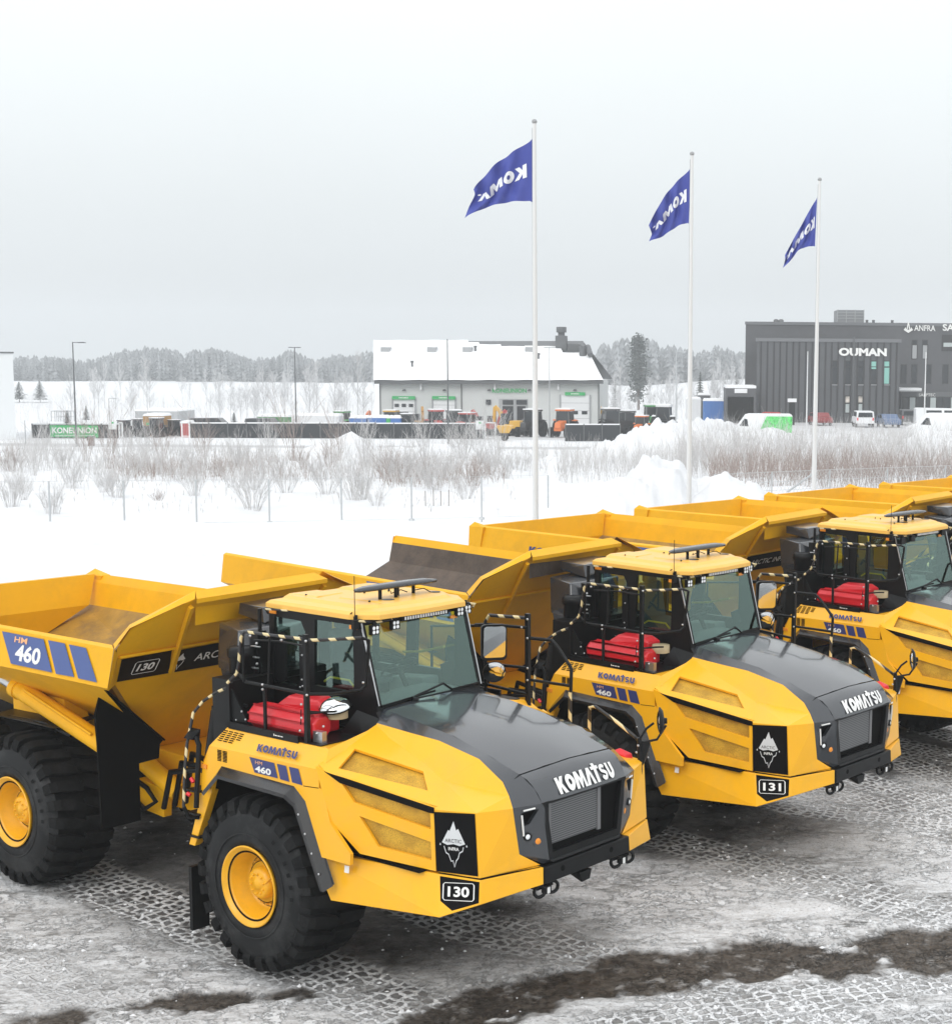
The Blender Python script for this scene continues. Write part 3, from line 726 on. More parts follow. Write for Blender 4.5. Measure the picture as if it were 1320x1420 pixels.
    m = MB(); m.add([(.862, -.755, 2.785), (.862, .755, 2.785), (.622, .765, 3.62), (.622, -.765, 3.62)], [(0, 1, 2, 3)]); m.build('windscreen', GLASS, cab)
    for sg in (-1, 1): m = MB(); m.bar((.868, sg * .765, 2.78), (.628, sg * .775, 3.63), .014, .014); m.build('windscreen_trim', STEEL, cab)
    for sg in (-1, 1):
        y = sg * (cw - .018)
        m = MB(); m.add([(-.80, y, 2.83), (-.25, y, 2.83), (-.25, y, 3.58), (-.80, y, 3.58)], [(0, 1, 2, 3)]); m.build('side_window', GLASS, cab)
        m = MB(); m.add([(-.15, y, 2.86), (.52, y, 2.86), (.52, y, 3.62), (-.15, y, 3.62)], [(0, 1, 2, 3)]); m.build('door_window', GLASS, cab)
    m = MB(); m.add([(-.84, -.72, 2.86), (-.84, .72, 2.86), (-.84, .72, 3.52), (-.84, -.72, 3.52)], [(0, 1, 2, 3)]); m.build('rear_window', GLASS, cab)
    # black strip items on the near side of the cab (door latch rails)
    m = MB(); m.plate([(-.33, -.80, 2.85), (-.22, -.80, 2.84), (-.24, -.80, 3.40), (-.34, -.80, 3.41)], [], .02, (0, -1, 0)); m.plate([(-.74, -.80, 2.88), (-.66, -.80, 2.84), (-.57, -.80, 2.88), (-.56, -.80, 3.36), (-.62, -.80, 3.42), (-.72, -.80, 3.38)], [], .03, (0, -1, 0)); m.tube([(-.86, -.90, 2.80), (-.86, -.90, 3.66)], .022, 8); m.hull([(-.90, -.96, 3.10), (-.82, -.96, 3.14), (-.84, -.90, 3.0), (-.78, -.94, 3.03), (-.86, -.84, 3.08)]); m.build('cab_guard', BLACK, cab)
    m = MB(); m.box((-.84, -.785, 3.60), (-.73, -.755, 3.64)); m.build('marker_light', AMBER, cab)
    m = MB(); m.box((.47, -.80, 3.56), (.58, -.775, 3.60)); m.build('marker_light', AMBER, cab)
    m = MB(); m.box((.655, .50, 3.53), (.67, .60, 3.565)); m.build('marker_light', AMBER, cab)
    # interior
    m = MB(); m.box((-.80, -.70, 2.46), (.80, .70, 2.50)); m.hull([(.45, -.65, 2.74), (.80, -.7, 2.72), (.45, .65, 2.74), (.80, .7, 2.72), (.50, -.65, 2.52), (.80, -.65, 2.52), (.50, .65, 2.52), (.80, .65, 2.52), (.52, -.2, 2.84), (.52, .2, 2.84), (.72, .0, 2.80)]); m.hull([(-.1, .28, 2.5), (.45, .30, 2.5), (-.1, .55, 2.5), (.45, .55, 2.5), (-.1, .28, 2.82), (.42, .3, 2.86), (-.1, .55, 2.82), (.42, .55, 2.86)]); m.build('dashboard', INNER, cab, bevel=.02)
    m = MB(); m.hull([(-.45, -.25, 2.78), (.02, -.25, 2.78), (-.45, .25, 2.78), (.02, .25, 2.78), (-.45, -.22, 2.9), (.04, -.22, 2.88), (-.45, .22, 2.9), (.04, .22, 2.88)]); m.hull([(-.40, -.24, 2.88), (-.40, .24, 2.88), (-.50, -.22, 2.88), (-.52, .22, 2.88), (-.56, -.2, 3.38), (-.46, -.2, 3.38), (-.56, .2, 3.38), (-.46, .2, 3.38)]); m.hull([(-.56, -.13, 3.38), (-.46, -.13, 3.38), (-.56, .13, 3.38), (-.46, .13, 3.38), (-.57, -.11, 3.55), (-.50, -.11, 3.55), (-.57, .11, 3.55), (-.50, .11, 3.55)]); m.box((-.3, -.15, 2.5), (-.1, .15, 2.8)); m.build('driver_seat', SEAT, cab, bevel=.03)
    m = MB(); c0 = Vector((.36, 0, 3.02)); ax = Vector((-.55, 0, .8)).normalized(); u = Vector((0, 1, 0)); w_ = ax.cross(u)
    m.tube([c0 + (u * math.cos(t) + w_ * math.sin(t)) * .2 for t in [2 * PI * i / 24 for i in range(25)]], .014, 6, cap=False); m.tube([c0 - u * .2, c0, c0 + u * .2], .012, 6); m.tube([c0, (.52, 0, 2.76)], .03, 8); m.build('steering_wheel', BLACK, cab)
    m = MB(); m.tube([(-.05, -.70, 2.92), (.05, -.70, 2.98), (.35, -.70, 2.98), (.42, -.70, 2.92)], .012, 6); m.tube([(-.3, .70, 3.02), (.0, .70, 3.06), (.38, .68, 3.16)], .016, 6); m.tube([(-.5, .70, 3.5), (.5, .70, 3.5)], .012, 6); m.build('grab_handle', YRAIL, cab)
    m = MB(); m.plate([(.7, .32, 2.86), (.7, .5, 2.88), (.66, .48, 3.06), (.66, .34, 3.04)], [], .02, (-1, 0, 0)); m.build('monitor', BLACK, cab)
    # roof
    m = MB()
    o0 = [(-.88, -.80), (.50, -.83), (.76, -.64), (.80, 0), (.76, .64), (.50, .83), (-.88, .80)]
    o1 = [(-.87, -.79), (.50, -.82), (.75, -.63), (.79, 0), (.75, .63), (.50, .82), (-.87, .79)]
    def ring(o, z, s=1.0, cx=0, dz=None): return [Vector((cx + (x - cx) * s, y * s, z)) for x, y in o]
    rs = [ring(o0, 3.665), ring(o0, 3.715), ring(o1, 3.745, .97), ring(o1, 3.765, .86), ring(o1, 3.795, .80), ring(o1, 3.80, .60)]
    n = 7
    vs = [p for r in rs for p in r]
    m.add(vs, [(i * n + k, i * n + (k + 1) % n, (i + 1) * n + (k + 1) % n, (i + 1) * n + k) for i in range(5) for k in range(n)])
    m.add(rs[0], [tuple(range(n - 1, -1, -1))]); m.add(rs[-1], [tuple(range(n))])
    m.hull([(-.80, -.62, 3.765), (-.30, -.66, 3.765), (-.78, -.55, 3.80), (-.30, -.55, 3.81), (-.8, -.1, 3.765), (-.3, -.1, 3.765), (-.76, -.18, 3.80), (-.34, -.18, 3.81)])
    m.hull([(-.2, .05, 3.79), (-.7, .05, 3.79), (-.2, .55, 3.79), (-.7, .55, 3.79), (-.25, .1, 3.83), (-.65, .1, 3.82), (-.25, .5, 3.83), (-.65, .5, 3.82)])
    m.hull([(-.1, -.5, 3.785), (.55, -.42, 3.785), (-.1, -.4, 3.785), (.55, -.34, 3.785), (-.05, -.46, 3.81), (.5, -.40, 3.81)])
    for x, y in ((.40, -.45), (-.15, -.02), (-.28, .02), (-.05, .25), (-.5, -.55), (-.1, .3)): m.lathe([(0, .014), (.014, .012), (.018, .001)], (x, y, 3.80), (0, 0, 1), 8, mi=1)
    roof = m.build('roof', [Y_ROOF_LIT, BLACK], cab, bevel=.012, recalc=True)
    # front roof lights
    m = MB(); m.box((.665, -.28, 3.60), (.72, .42, 3.655)); m.build('light_bar_housing', BLACK, cab)
    m = MB()
    for i in range(17): y = -.245 + i * .038; m.hull([(.722, y, 3.61), (.722, y + .026, 3.61), (.722, y, 3.645), (.722, y + .026, 3.645), (.732, y + .013, 3.628), (.715, y + .013, 3.628)])
    m.build('light_bar', LENS, cab)
    for x, y, z in ((.72, -.66, 3.555), (.72, -.37, 3.575), (.70, .62, 3.60), (.64, .80, 3.60), (.62, -.81, 3.62)):
        m = MB(); m.hull([(x - .05, y - .05, z - .05), (x - .05, y + .05, z - .05), (x - .05, y - .05, z + .05), (x - .05, y + .05, z + .05), (x, y - .058, z - .05), (x, y + .058, z - .05), (x, y - .058, z + .05), (x, y + .058, z + .05)]); m.box((x - .04, y - .012, z + .04), (x - .02, y + .012, z + .10)); wl = m.build('work_light', BLACK, cab)
        if z < 3.61:
            m = MB()
            for a in (-.024, .024):
                for b_ in (-.022, .022): m.disc((x + .003, y + a, z + b_), (1, 0, 0), .020, 10)
            m.build('lens', LENS, wl)
    m = MB(); m.tube([(.60, -.82, 3.66), (.69, -.62, 3.63), (.71, -.42, 3.64)], .014, 6); m.tube([(.60, .80, 3.67), (.72, .84, 3.66), (.66, .86, 3.62)], .014, 6); m.tube([(-.84, -.80, 3.60), (-.78, -.88, 3.66), (-.5, -.80, 3.66)], .012, 6); m.build('light_rail', STRIPE, cab)
    # antenna pod
    m = MB()
    pr = [(-.57, .0, .0), (-.54, .06, .01), (-.42, .085, .025), (-.1, .09, .03), (.25, .09, .03), (.48, .08, .025), (.60, .05, .01), (.62, 0, 0)]
    up = []; lo = []
    for y, wd, th in pr:
        up.append([Vector((.31 - wd, y, 3.925)), Vector((.31 - wd * .6, y, 3.93 + th)), Vector((.31 + wd * .6, y, 3.93 + th)), Vector((.31 + wd, y, 3.925)), Vector((.31 + wd * .8, y, 3.905)), Vector((.31 - wd * .8, y, 3.905))])
    vs = [p for r in up for p in r]; m.add(vs, [(i * 6 + k, i * 6 + (k + 1) % 6, (i + 1) * 6 + (k + 1) % 6, (i + 1) * 6 + k) for i in range(len(pr) - 1) for k in range(6)], 0, True)
    pod = m.build('antenna_pod', GREY_BOX, root, recalc=True)
    m = MB()
    for x, y in ((.35, -.25), (.36, -.03), (.25, .10), (.26, .33)): m.tube([(x, y, 3.79), (x, y, 3.91)], .02, 8)
    m.tube([(.25, .0, 3.85), (.20, .05, 3.82), (.27, .13, 3.86), (.30, .2, 3.83)], .006, 5); m.tube([(.26, .33, 3.83), (.30, .45, 3.845), (.36, .52, 3.79)], .006, 5); m.disc((.42, -.2, 3.802), (0, 0, 1), .07); m.disc((.38, .55, 3.802), (0, 0, 1), .06)
    m.build('pod_mount', BLACK, pod)
    m = MB(); m.tube([(.56, -.80, 3.66), (.56, -.80, 4.13)], .0045, 5); m.tube([(.56, -.80, 3.60), (.56, -.80, 3.70)], .016, 6); m.tube([(.52, -.80, 3.68), (.50, -.81, 3.72), (.54, -.82, 3.74)], .008, 5); m.build('whip_antenna', BLACK, root)
    # wipers
    m = MB(); m.tube([(.868, -.72, 2.765), (.866, -.30, 2.79), (.845, .20, 2.87), (.862, .31, 2.79)], .012, 6); m.tube([(.88, -.30, 2.78), (.90, -.24, 2.76)], .03, 8); m.bar((.875, -.70, 2.775), (.872, .05, 2.815), .012, .02); m.bar((.872, .30, 2.79), (.872, .74, 2.80), .012, .02); m.build('wiper', BLACK, cab)
    # ---- cowl, deck, tank, rails
    m = MB(); m.hull([(.86, -.80, 2.45), (.86, .80, 2.45), (.86, -.80, 2.72), (.86, .80, 2.72), (.95, -.80, 2.60), (.95, .80, 2.60), (.95, -.80, 2.45), (.95, .80, 2.45)]); m.hull([(.5, -.78, 2.46), (.95, -.84, 2.46), (.5, -1.0, 2.46), (.90, -1.02, 2.46), (.55, -.78, 2.70), (.92, -.80, 2.66), (.55, -.92, 2.55)]); m.build('cowl', BLACK, root)
    def deck(m): m.box((-.70, -1.49, 2.478), (.80, -.84, 2.488)); m.box((-.64, -1.515, 2.465), (.48, -1.49, 2.54))
    both(deck, 'deck', BLACK, root)
    m = MB(); 
    for i in range(3): m.box((.12 + i * .045, -1.5165, 2.495 ), (.155 + i * .045, -1.5162, 2.505))
    m.box((.10, -1.5165, 2.492), (.112, -1.5162, 2.515)); m.build('deck_sticker', WHITEV, root)
    m = MB(); m.plate([(-.63, -1.49, 2.54), (-.63, -1.49, 2.92), (-.40, -1.45, 2.54)], [], .02, (0, -1, 0)); m.bar((-.64, -1.49, 2.48), (-.64, -1.49, 2.95), .05); m.build('guard_plate', BLACK, root)
    t = MB()
    def octo(y0, y1, z0, z1, c): return [(y0 + c, z0), (y1 - c, z0), (y1, z0 + c), (y1, z1 - c), (y1 - c, z1), (y0 + c, z1), (y0, z1 - c), (y0, z0 + c)]
    sec = octo(-1.44, -1.16, 2.49, 2.74, .07)
    t.hull([(x, y, z) for x in (-.38, .56) for y, z in sec] + [(x, -1.30 + (y + 1.30) * .8, 2.62 + (z - 2.62) * .8) for x in (-.43, .61) for y, z in sec])
    sec = octo(-1.22, -.92, 2.52, 2.86, .05)
    tk = t.build('fire_tank', RED, root, bevel=.012)
    t = MB(); t.hull([(-.22, -1.20, 2.74), (-.10, -1.16, 2.83), (.36, -1.16, 2.84), (.44, -1.18, 2.80), (-.22, -.94, 2.74), (-.10, -.98, 2.84), (.36, -.98, 2.86), (.46, -.94, 2.80), (.46, -.94, 2.5), (-.22, -.94, 2.5), (-.22, -1.2, 2.5), (.46, -1.2, 2.5)]); t.build('tank_cover', RED, root, bevel=.02)
    t = MB()
    for z in (2.57, 2.66): t.bar((-.40, -1.445, z), (.58, -1.445, z), .012, .02)
    for y in (-1.38, -1.25): t.bar((-.38, y, 2.744), (.56, y, 2.744), .02, .012); t.build('tank_strap', RED, tk)
    t = MB(); t.box((.60, -1.42, 2.48), (.74, -1.36, 2.60)); t.build('tank_bracket', STEEL, root)
    t = MB(); t.lathe([(0, .115), (.10, .115), (.10, .001)], (.60, -1.10, 2.68), (0, 0, 1), 24); t.build('filter_can', BEIGE, root)
    t = MB(); t.lathe([(0, .165), (.012, .165), (.045, .13), (.075, .08), (.085, .001)], (.60, -1.12, 2.80), (.12, -.25, 1), 28); o = t.build('convex_mirror', CHROME, root)
    t = MB(); t.lathe([(-.035, .10), (-.01, .168), (.004, .17)], (.60, -1.12, 2.80), (.12, -.25, 1), 28); t.tube([(.58, -1.45, 2.80), (.62, -1.25, 2.76), (.60, -1.12, 2.77)], .012, 6); t.build('mirror_back', BLACK, o)
    # near rails
    RT = [(-.58, -1.56, 2.97), (-.47, -1.52, 3.08), (-.41, -1.54, 3.20), (-.36, -1.54, 3.48), (-.30, -1.54, 3.545), (.1, -1.53, 3.55), (.56, -1.48, 3.55)]
    m = MB(); m.tube(RT, .017, 8); m.build('striped_rail', STRIPE, root)
    m = MB(); m.tube([(.60, -1.46, 3.54), (.74, -1.25, 3.535), (.85, -.98, 3.53)], .017, 8); m.build('striped_rail', STRIPE, root)
    m = MB()
    m.tube([(.85, -.98, 3.53), (.90, -.92, 3.50), (.86, -.90, 3.3), (.82, -.90, 3.02), (.80, -.95, 2.97), (.70, -1.28, 2.97), (.60, -1.46, 2.985)], .018, 8)
    m.tube([(.56, -1.48, 2.99), (.0, -1.50, 3.0), (-.35, -1.50, 3.0), (-.44, -1.50, 3.06), (-.50, -1.52, 3.08)], .018, 8)
    m.bar((.58, -1.475, 2.48), (.58, -1.475, 3.60), .046); m.tube([(-.06, -1.49, 2.5), (-.06, -1.49, 3.0)], .020, 8); m.tube([(.0, -1.49, 3.0), (.0, -1.46, 3.5)], .012, 6)
    m.tube([(-.36, -1.52, 3.0), (-.36, -1.52, 3.50)], .014, 6)
    m.tube([(.58, -1.44, 3.47), (.1, -1.42, 3.47), (-.30, -1.42, 3.44)], .010, 6)
    m.tube([(.58, -1.45, 2.78), (.70, -1.30, 2.79), (.72, -1.2, 2.78)], .012, 6); m.tube([(.52, -1.50, 2.82), (.50, -1.49, 2.66)], .006, 5)
    for p in ((.62, -1.505, 3.54), (.62, -1.505, 2.985), (-.06, -1.515, 3.01), (-.06, -1.515, 2.96), (.82, -.93, 3.05), (.54, -1.51, 2.74), (.54, -1.51, 2.88), (-.03, -1.47, 3.52), (.50, -1.5, 2.60), (.66, -1.42, 2.58), (.74, -1.40, 2.66), (-.30, -1.47, 3.49), (.2, -1.47, 3.5)): m.lathe([(0, .014), (.012, .012), (.016, .001)], p, (0.2, -1, .2), 8, mi=1)
    for p in ((-.48, -1.46, 2.66), (-.42, -1.46, 2.58), (-.56, -1.47, 2.56)): m.lathe([(0, .012), (.01, .01), (.012, .001)], p, (0, -1, 0), 8, mi=1)
    rl = m.build('handrail', [BLACK, STEEL], root)
    # rear ladder rails at the platform back
    m = MB(); m.tube([(-.66, -1.50, 2.90), (-.82, -1.53, 2.83), (-.98, -1.58, 2.72), (-1.04, -1.66, 2.60), (-1.05, -1.70, 2.42), (-1.05, -1.74, 2.28), (-1.02, -1.80, 2.0), (-1.0, -1.84, 1.62)], .017, 8); m.tube([(-.66, -1.25, 2.66), (-.82, -1.28, 2.68), (-.92, -1.30, 2.60), (-.96, -1.34, 2.38), (-.98, -1.38, 2.1)], .018, 8); m.build('ladder_rail', STRIPE, root)
    m = MB(); m.tube([(-1.0, -1.84, 1.62), (-.97, -1.80, 1.50), (-.93, -1.70, 1.48)], .022, 8); m.tube([(-.92, -1.74, 1.6), (-.90, -1.70, 2.28), (-.95, -1.70, 2.36)], .028, 8); m.hull([(-1.08, -1.76, 2.34), (-.94, -1.76, 2.34), (-1.06, -1.66, 2.44), (-.92, -1.66, 2.44), (-1.0, -1.62, 2.3), (-.98, -1.78, 2.42)])
    for z in (1.25, 1.5, 1.75): m.box((-1.12, -1.72, z), (-.92, -1.35, z + .02))
    m.build('ladder', BLACK, root)
    m = MB(); m.tube([(-.97, -1.76, 1.92), (-.93, -1.76, 1.88)], .022, 8); m.tube([(-.99, -1.80, 1.76), (-.95, -1.79, 1.74)], .022, 8); m.build('switch', REDL, root)
    # electrics behind the cab, stack
    m = MB(); m.box((-1.05, -1.40, 1.95), (-.70, -.86, 2.95)); m.box((-.92, -.98, 2.9), (-.80, -.86, 3.42)); m.box((-1.3, -.8, 1.4), (-.9, .8, 2.9))
    for i in range(10): m.lathe([(0, .016), (.015, .012), (.018, .001)], (-.84 + .05 * math.sin(i * 2.3), -1.0, 2.62 + i * .075), (0.3, -1, 0), 8, mi=1)
    for i in range(6): m.tube([(-.90 + i * .02, -1.02, 3.02 + (i % 3) * .12), (-.80 + i * .02, -1.03, 3.03 + (i % 3) * .12)], .009, 6, mi=1)
    for i in range(5): m.box((-.45 + i * .02, -.81, 2.72 - i * .012), (-.30 + i * .02, -.80, 2.728 - i * .012), 1)
    cabx = m.build('equipment_box', [BLACK, STEEL], root)
    m = MB()
    for i in range(7): m.tube([(-.85, -.9 + .05 * i, 2.5), (-.78 - .02 * i, -.95 + .05 * i, 2.9), (-.86, -.88 + .03 * i, 3.3)], .016, 6)
    m.build('hoses', BLACK, root)
    m = MB(); m.lathe([(0, .15), (.62, .15), (.64, .175), (.72, .175), (.745, .15), (.75, .001)], (-1.0, -1.02, 2.50), (0, 0, 1), 24); m.build('exhaust_stack', BLACK, root)
    m = MB(); m.tube([(-1.15, -1.25, 1.3), (-1.22, -1.3, 1.9), (-1.20, -1.2, 2.5), (-1.1, -1.0, 2.9)], .10, 12)
    for i in range(20): z = 1.5 + i * .055; m.lathe([(0, .108), (.03, .108)], (-1.2, -1.27 + max(0, (z - 1.9)) * .15, z), (0, 0, 1), 14)
    m.build('corrugated_duct', BLACK, root)
    # air intake boxes
    m = MB(); m.hull([(-1.62, -.86, 3.42), (-1.10, -1.00, 3.40), (-1.45, -1.02, 3.03), (-1.0, -1.10, 3.05), (-1.45, -1.01, 2.95), (-1.05, -1.08, 2.93), (-1.74, -.10, 3.42), (-1.0, -.10, 3.42), (-1.7, -.1, 2.9), (-1.0, -.1, 2.9), (-.95, -.85, 3.30)]); m.hull([(-1.44, -1.0, 2.96), (-1.05, -1.06, 2.94), (-1.7, -.2, 2.9), (-1.1, -.2, 2.9), (-1.42, -.92, 2.55), (-1.12, -.95, 2.50), (-1.4, -.3, 2.4), (-1.1, -.3, 2.4)]); ab = m.build('air_cleaner', GREY_BOX, root, bevel=.015)
    m = MB(); m.hull([(-1.80, -.44, 3.585), (-1.30, -.50, 3.585), (-1.75, -.50, 3.47), (-1.2, -.56, 3.42), (-1.80, .25, 3.60), (-1.2, .25, 3.60), (-1.80, .25, 3.40), (-1.2, .25, 3.40), (-1.25, -.2, 3.60)]); m.build('air_intake', GREY_BOX, root, bevel=.012)
    # ---- far side rails and mirrors
    m = MB(); m.tube([(.36, 1.38, 2.95), (.36, 1.38, 3.36), (.42, 1.38, 3.44), (.92, 1.45, 3.45)], .020, 8); m.build('striped_rail', STRIPE, root)
    m = MB(); m.tube([(.98, 1.45, 3.22), (1.28, 1.50, 3.22), (1.36, 1.50, 3.16), (1.56, 1.48, 2.97)], .020, 8); m.build('striped_rail', BLACK, root)
    m = MB(); m.tube([(1.57, 1.48, 2.66), (1.57, 1.48, 2.2)], .020, 8); m.build('striped_rail', STRIPE, root); m = MB(); m.tube([(2.02, 1.28, 2.25), (2.02, 1.28, 2.58), (2.10, 1.28, 2.60), (2.40, 1.28, 2.47), (2.68, 1.26, 2.34)], .019, 8); m.build('striped_rail', STRIPE, root)
    m = MB(); m.bar((.95, 1.46, 2.3), (.95, 1.46, 3.50), .05); m.tube([(.18, 1.40, 3.30), (.40, 1.38, 3.33), (.96, 1.44, 3.34)], .018, 8); m.tube([(.36, 1.38, 2.86), (.96, 1.44, 2.87)], .018, 8); m.tube([(.36, 1.38, 2.95), (.36, 1.38, 2.4)], .018, 8)
    m.tube([(1.56, 1.48, 2.97), (1.59, 1.48, 2.92), (1.58, 1.48, 2.66)], .020, 8); m.tube([(.97, 1.46, 2.73), (1.57, 1.48, 2.73)], .018, 8); m.tube([(-.6, 1.45, 2.5), (-.6, 1.45, 3.2), (.3, 1.42, 3.3)], .018, 8); m.tube([(.3, 1.38, 2.62), (.95, 1.44, 2.56)], .018, 8)
    for p in ((.97, 1.43, 3.44), (.97, 1.43, 3.22), (.97, 1.43, 2.87), (.97, 1.43, 2.73), (.60, 1.37, 3.345), (.9, 1.41, 3.34)): m.lathe([(0, .014), (.012, .012), (.016, .001)], p, (.7, -1, .2), 8, mi=1)
    m.build('handrail', [BLACK, STEEL], root)
    def rr(cx, cy_, cz, w_, h_, u, rad=.05, n=4):
        pts = []
        for sx, sz, a0 in ((1, 1, 0), (-1, 1, 90), (-1, -1, 180), (1, -1, 270)):
            for i in range(n + 1):
                a = math.radians(a0 + 90 * i / n); pts.append(Vector((cx, cy_, cz)) + Vector(u) * (sx * (w_ / 2 - rad) + rad * math.cos(a)) + Vector((0, 0, 1)) * (sz * (h_ / 2 - rad) + rad * math.sin(a)))
        return pts
    u_m = Vector((.60, .80, 0)).normalized()
    m = MB(); m.plate(rr(.60, 1.27, 3.15, .30, .42, u_m), [], .05, (.8, -.6, 0)); m.tube([(.45, 1.33, 3.15), (.38, 1.38, 3.15)], .014, 6); mo = m.build('wing_mirror', BLACK, root)
    m = MB(); m.plate([p + Vector((.8, -.6, 0)) * (.035 + (p.z - 3.16) * .15) for p in rr(.60, 1.27, 3.16, .255, .37, u_m, .04)], [], .004, (.8, -.6, 0)); m.build('mirror_glass', CHROME, mo)
    m = MB(); m.lathe([(-.03, .09), (-.005, .135), (.004, .135)], (.58, 1.29, 2.80), (.72, -.6, -.28), 24); m.tube([(.52, 1.33, 2.80), (.40, 1.38, 2.85)], .014, 6); mo = m.build('round_mirror', BLACK, root)
    m = MB(); m.lathe([(.004, .128), (.02, .09), (.028, .05), (.031, .001)], (.58, 1.29, 2.80), (.72, -.6, -.28), 24); m.build('mirror_glass', CHROME, mo)
    m = MB(); m.tube([(2.75, 1.25, 1.44), (2.77, 1.24, 1.9), (2.78, 1.20, 2.36)], .026, 8); m.tube([(2.78, 1.20, 2.34), (2.84, 1.25, 2.46), (2.90, 1.30, 2.52)], .014, 6); m.tube([(2.78, 1.22, 2.30), (2.93, 1.32, 2.34), (3.02, 1.36, 2.50)], .014, 6); m.hull([(2.76, 1.2, 2.05), (2.80, 1.3, 2.1), (2.86, 1.3, 2.3), (2.78, 1.2, 2.33), (2.80, 1.24, 2.05)])
    m.tube([(2.68, 1.26, 2.34), (2.78, 1.22, 2.30)], .018, 8)
    fpm = m
    m = MB(); m.lathe([(-.08, .03), (-.05, .035), (-.04, .11), (-.01, .15), (.004, .15)], (2.95, 1.34, 2.54), (-.80, -.60, -.05), 24); m.build('front_mirror', BLACK, root)
    m = MB(); m.lathe([(.004, .142), (.02, .10), (.03, .05), (.033, .001)], (2.95, 1.34, 2.54), (-.80, -.60, -.05), 24); m.build('mirror_glass', CHROME, root)
    m = MB(); m.hull([(2.52, 1.02, 2.20), (2.70, 1.06, 2.18), (2.52, 1.14, 2.20), (2.70, 1.18, 2.18), (2.50, 1.02, 2.06), (2.74, 1.06, 2.04), (2.5, 1.14, 2.06), (2.74, 1.18, 2.04), (2.60, 1.1, 2.24)]); m.build('red_cover', REDL, root, bevel=.01)
    for p in ((2.76, 1.18, 2.20), (2.79, 1.17, 1.98), (2.79, 1.17, 2.28), (2.79, 1.18, 1.72)): fpm.lathe([(0, .014), (.012, .012), (.016, .001)], p, (.3, -1, .2), 8, mi=1)
    fpm.build('front_mirror_post', [BLACK, STEEL], root)

_mo = {}
def mat_once(name, *a, **k):
    if name not in _mo: _mo[name] = mat(name, *a, **k)
    return _mo[name]

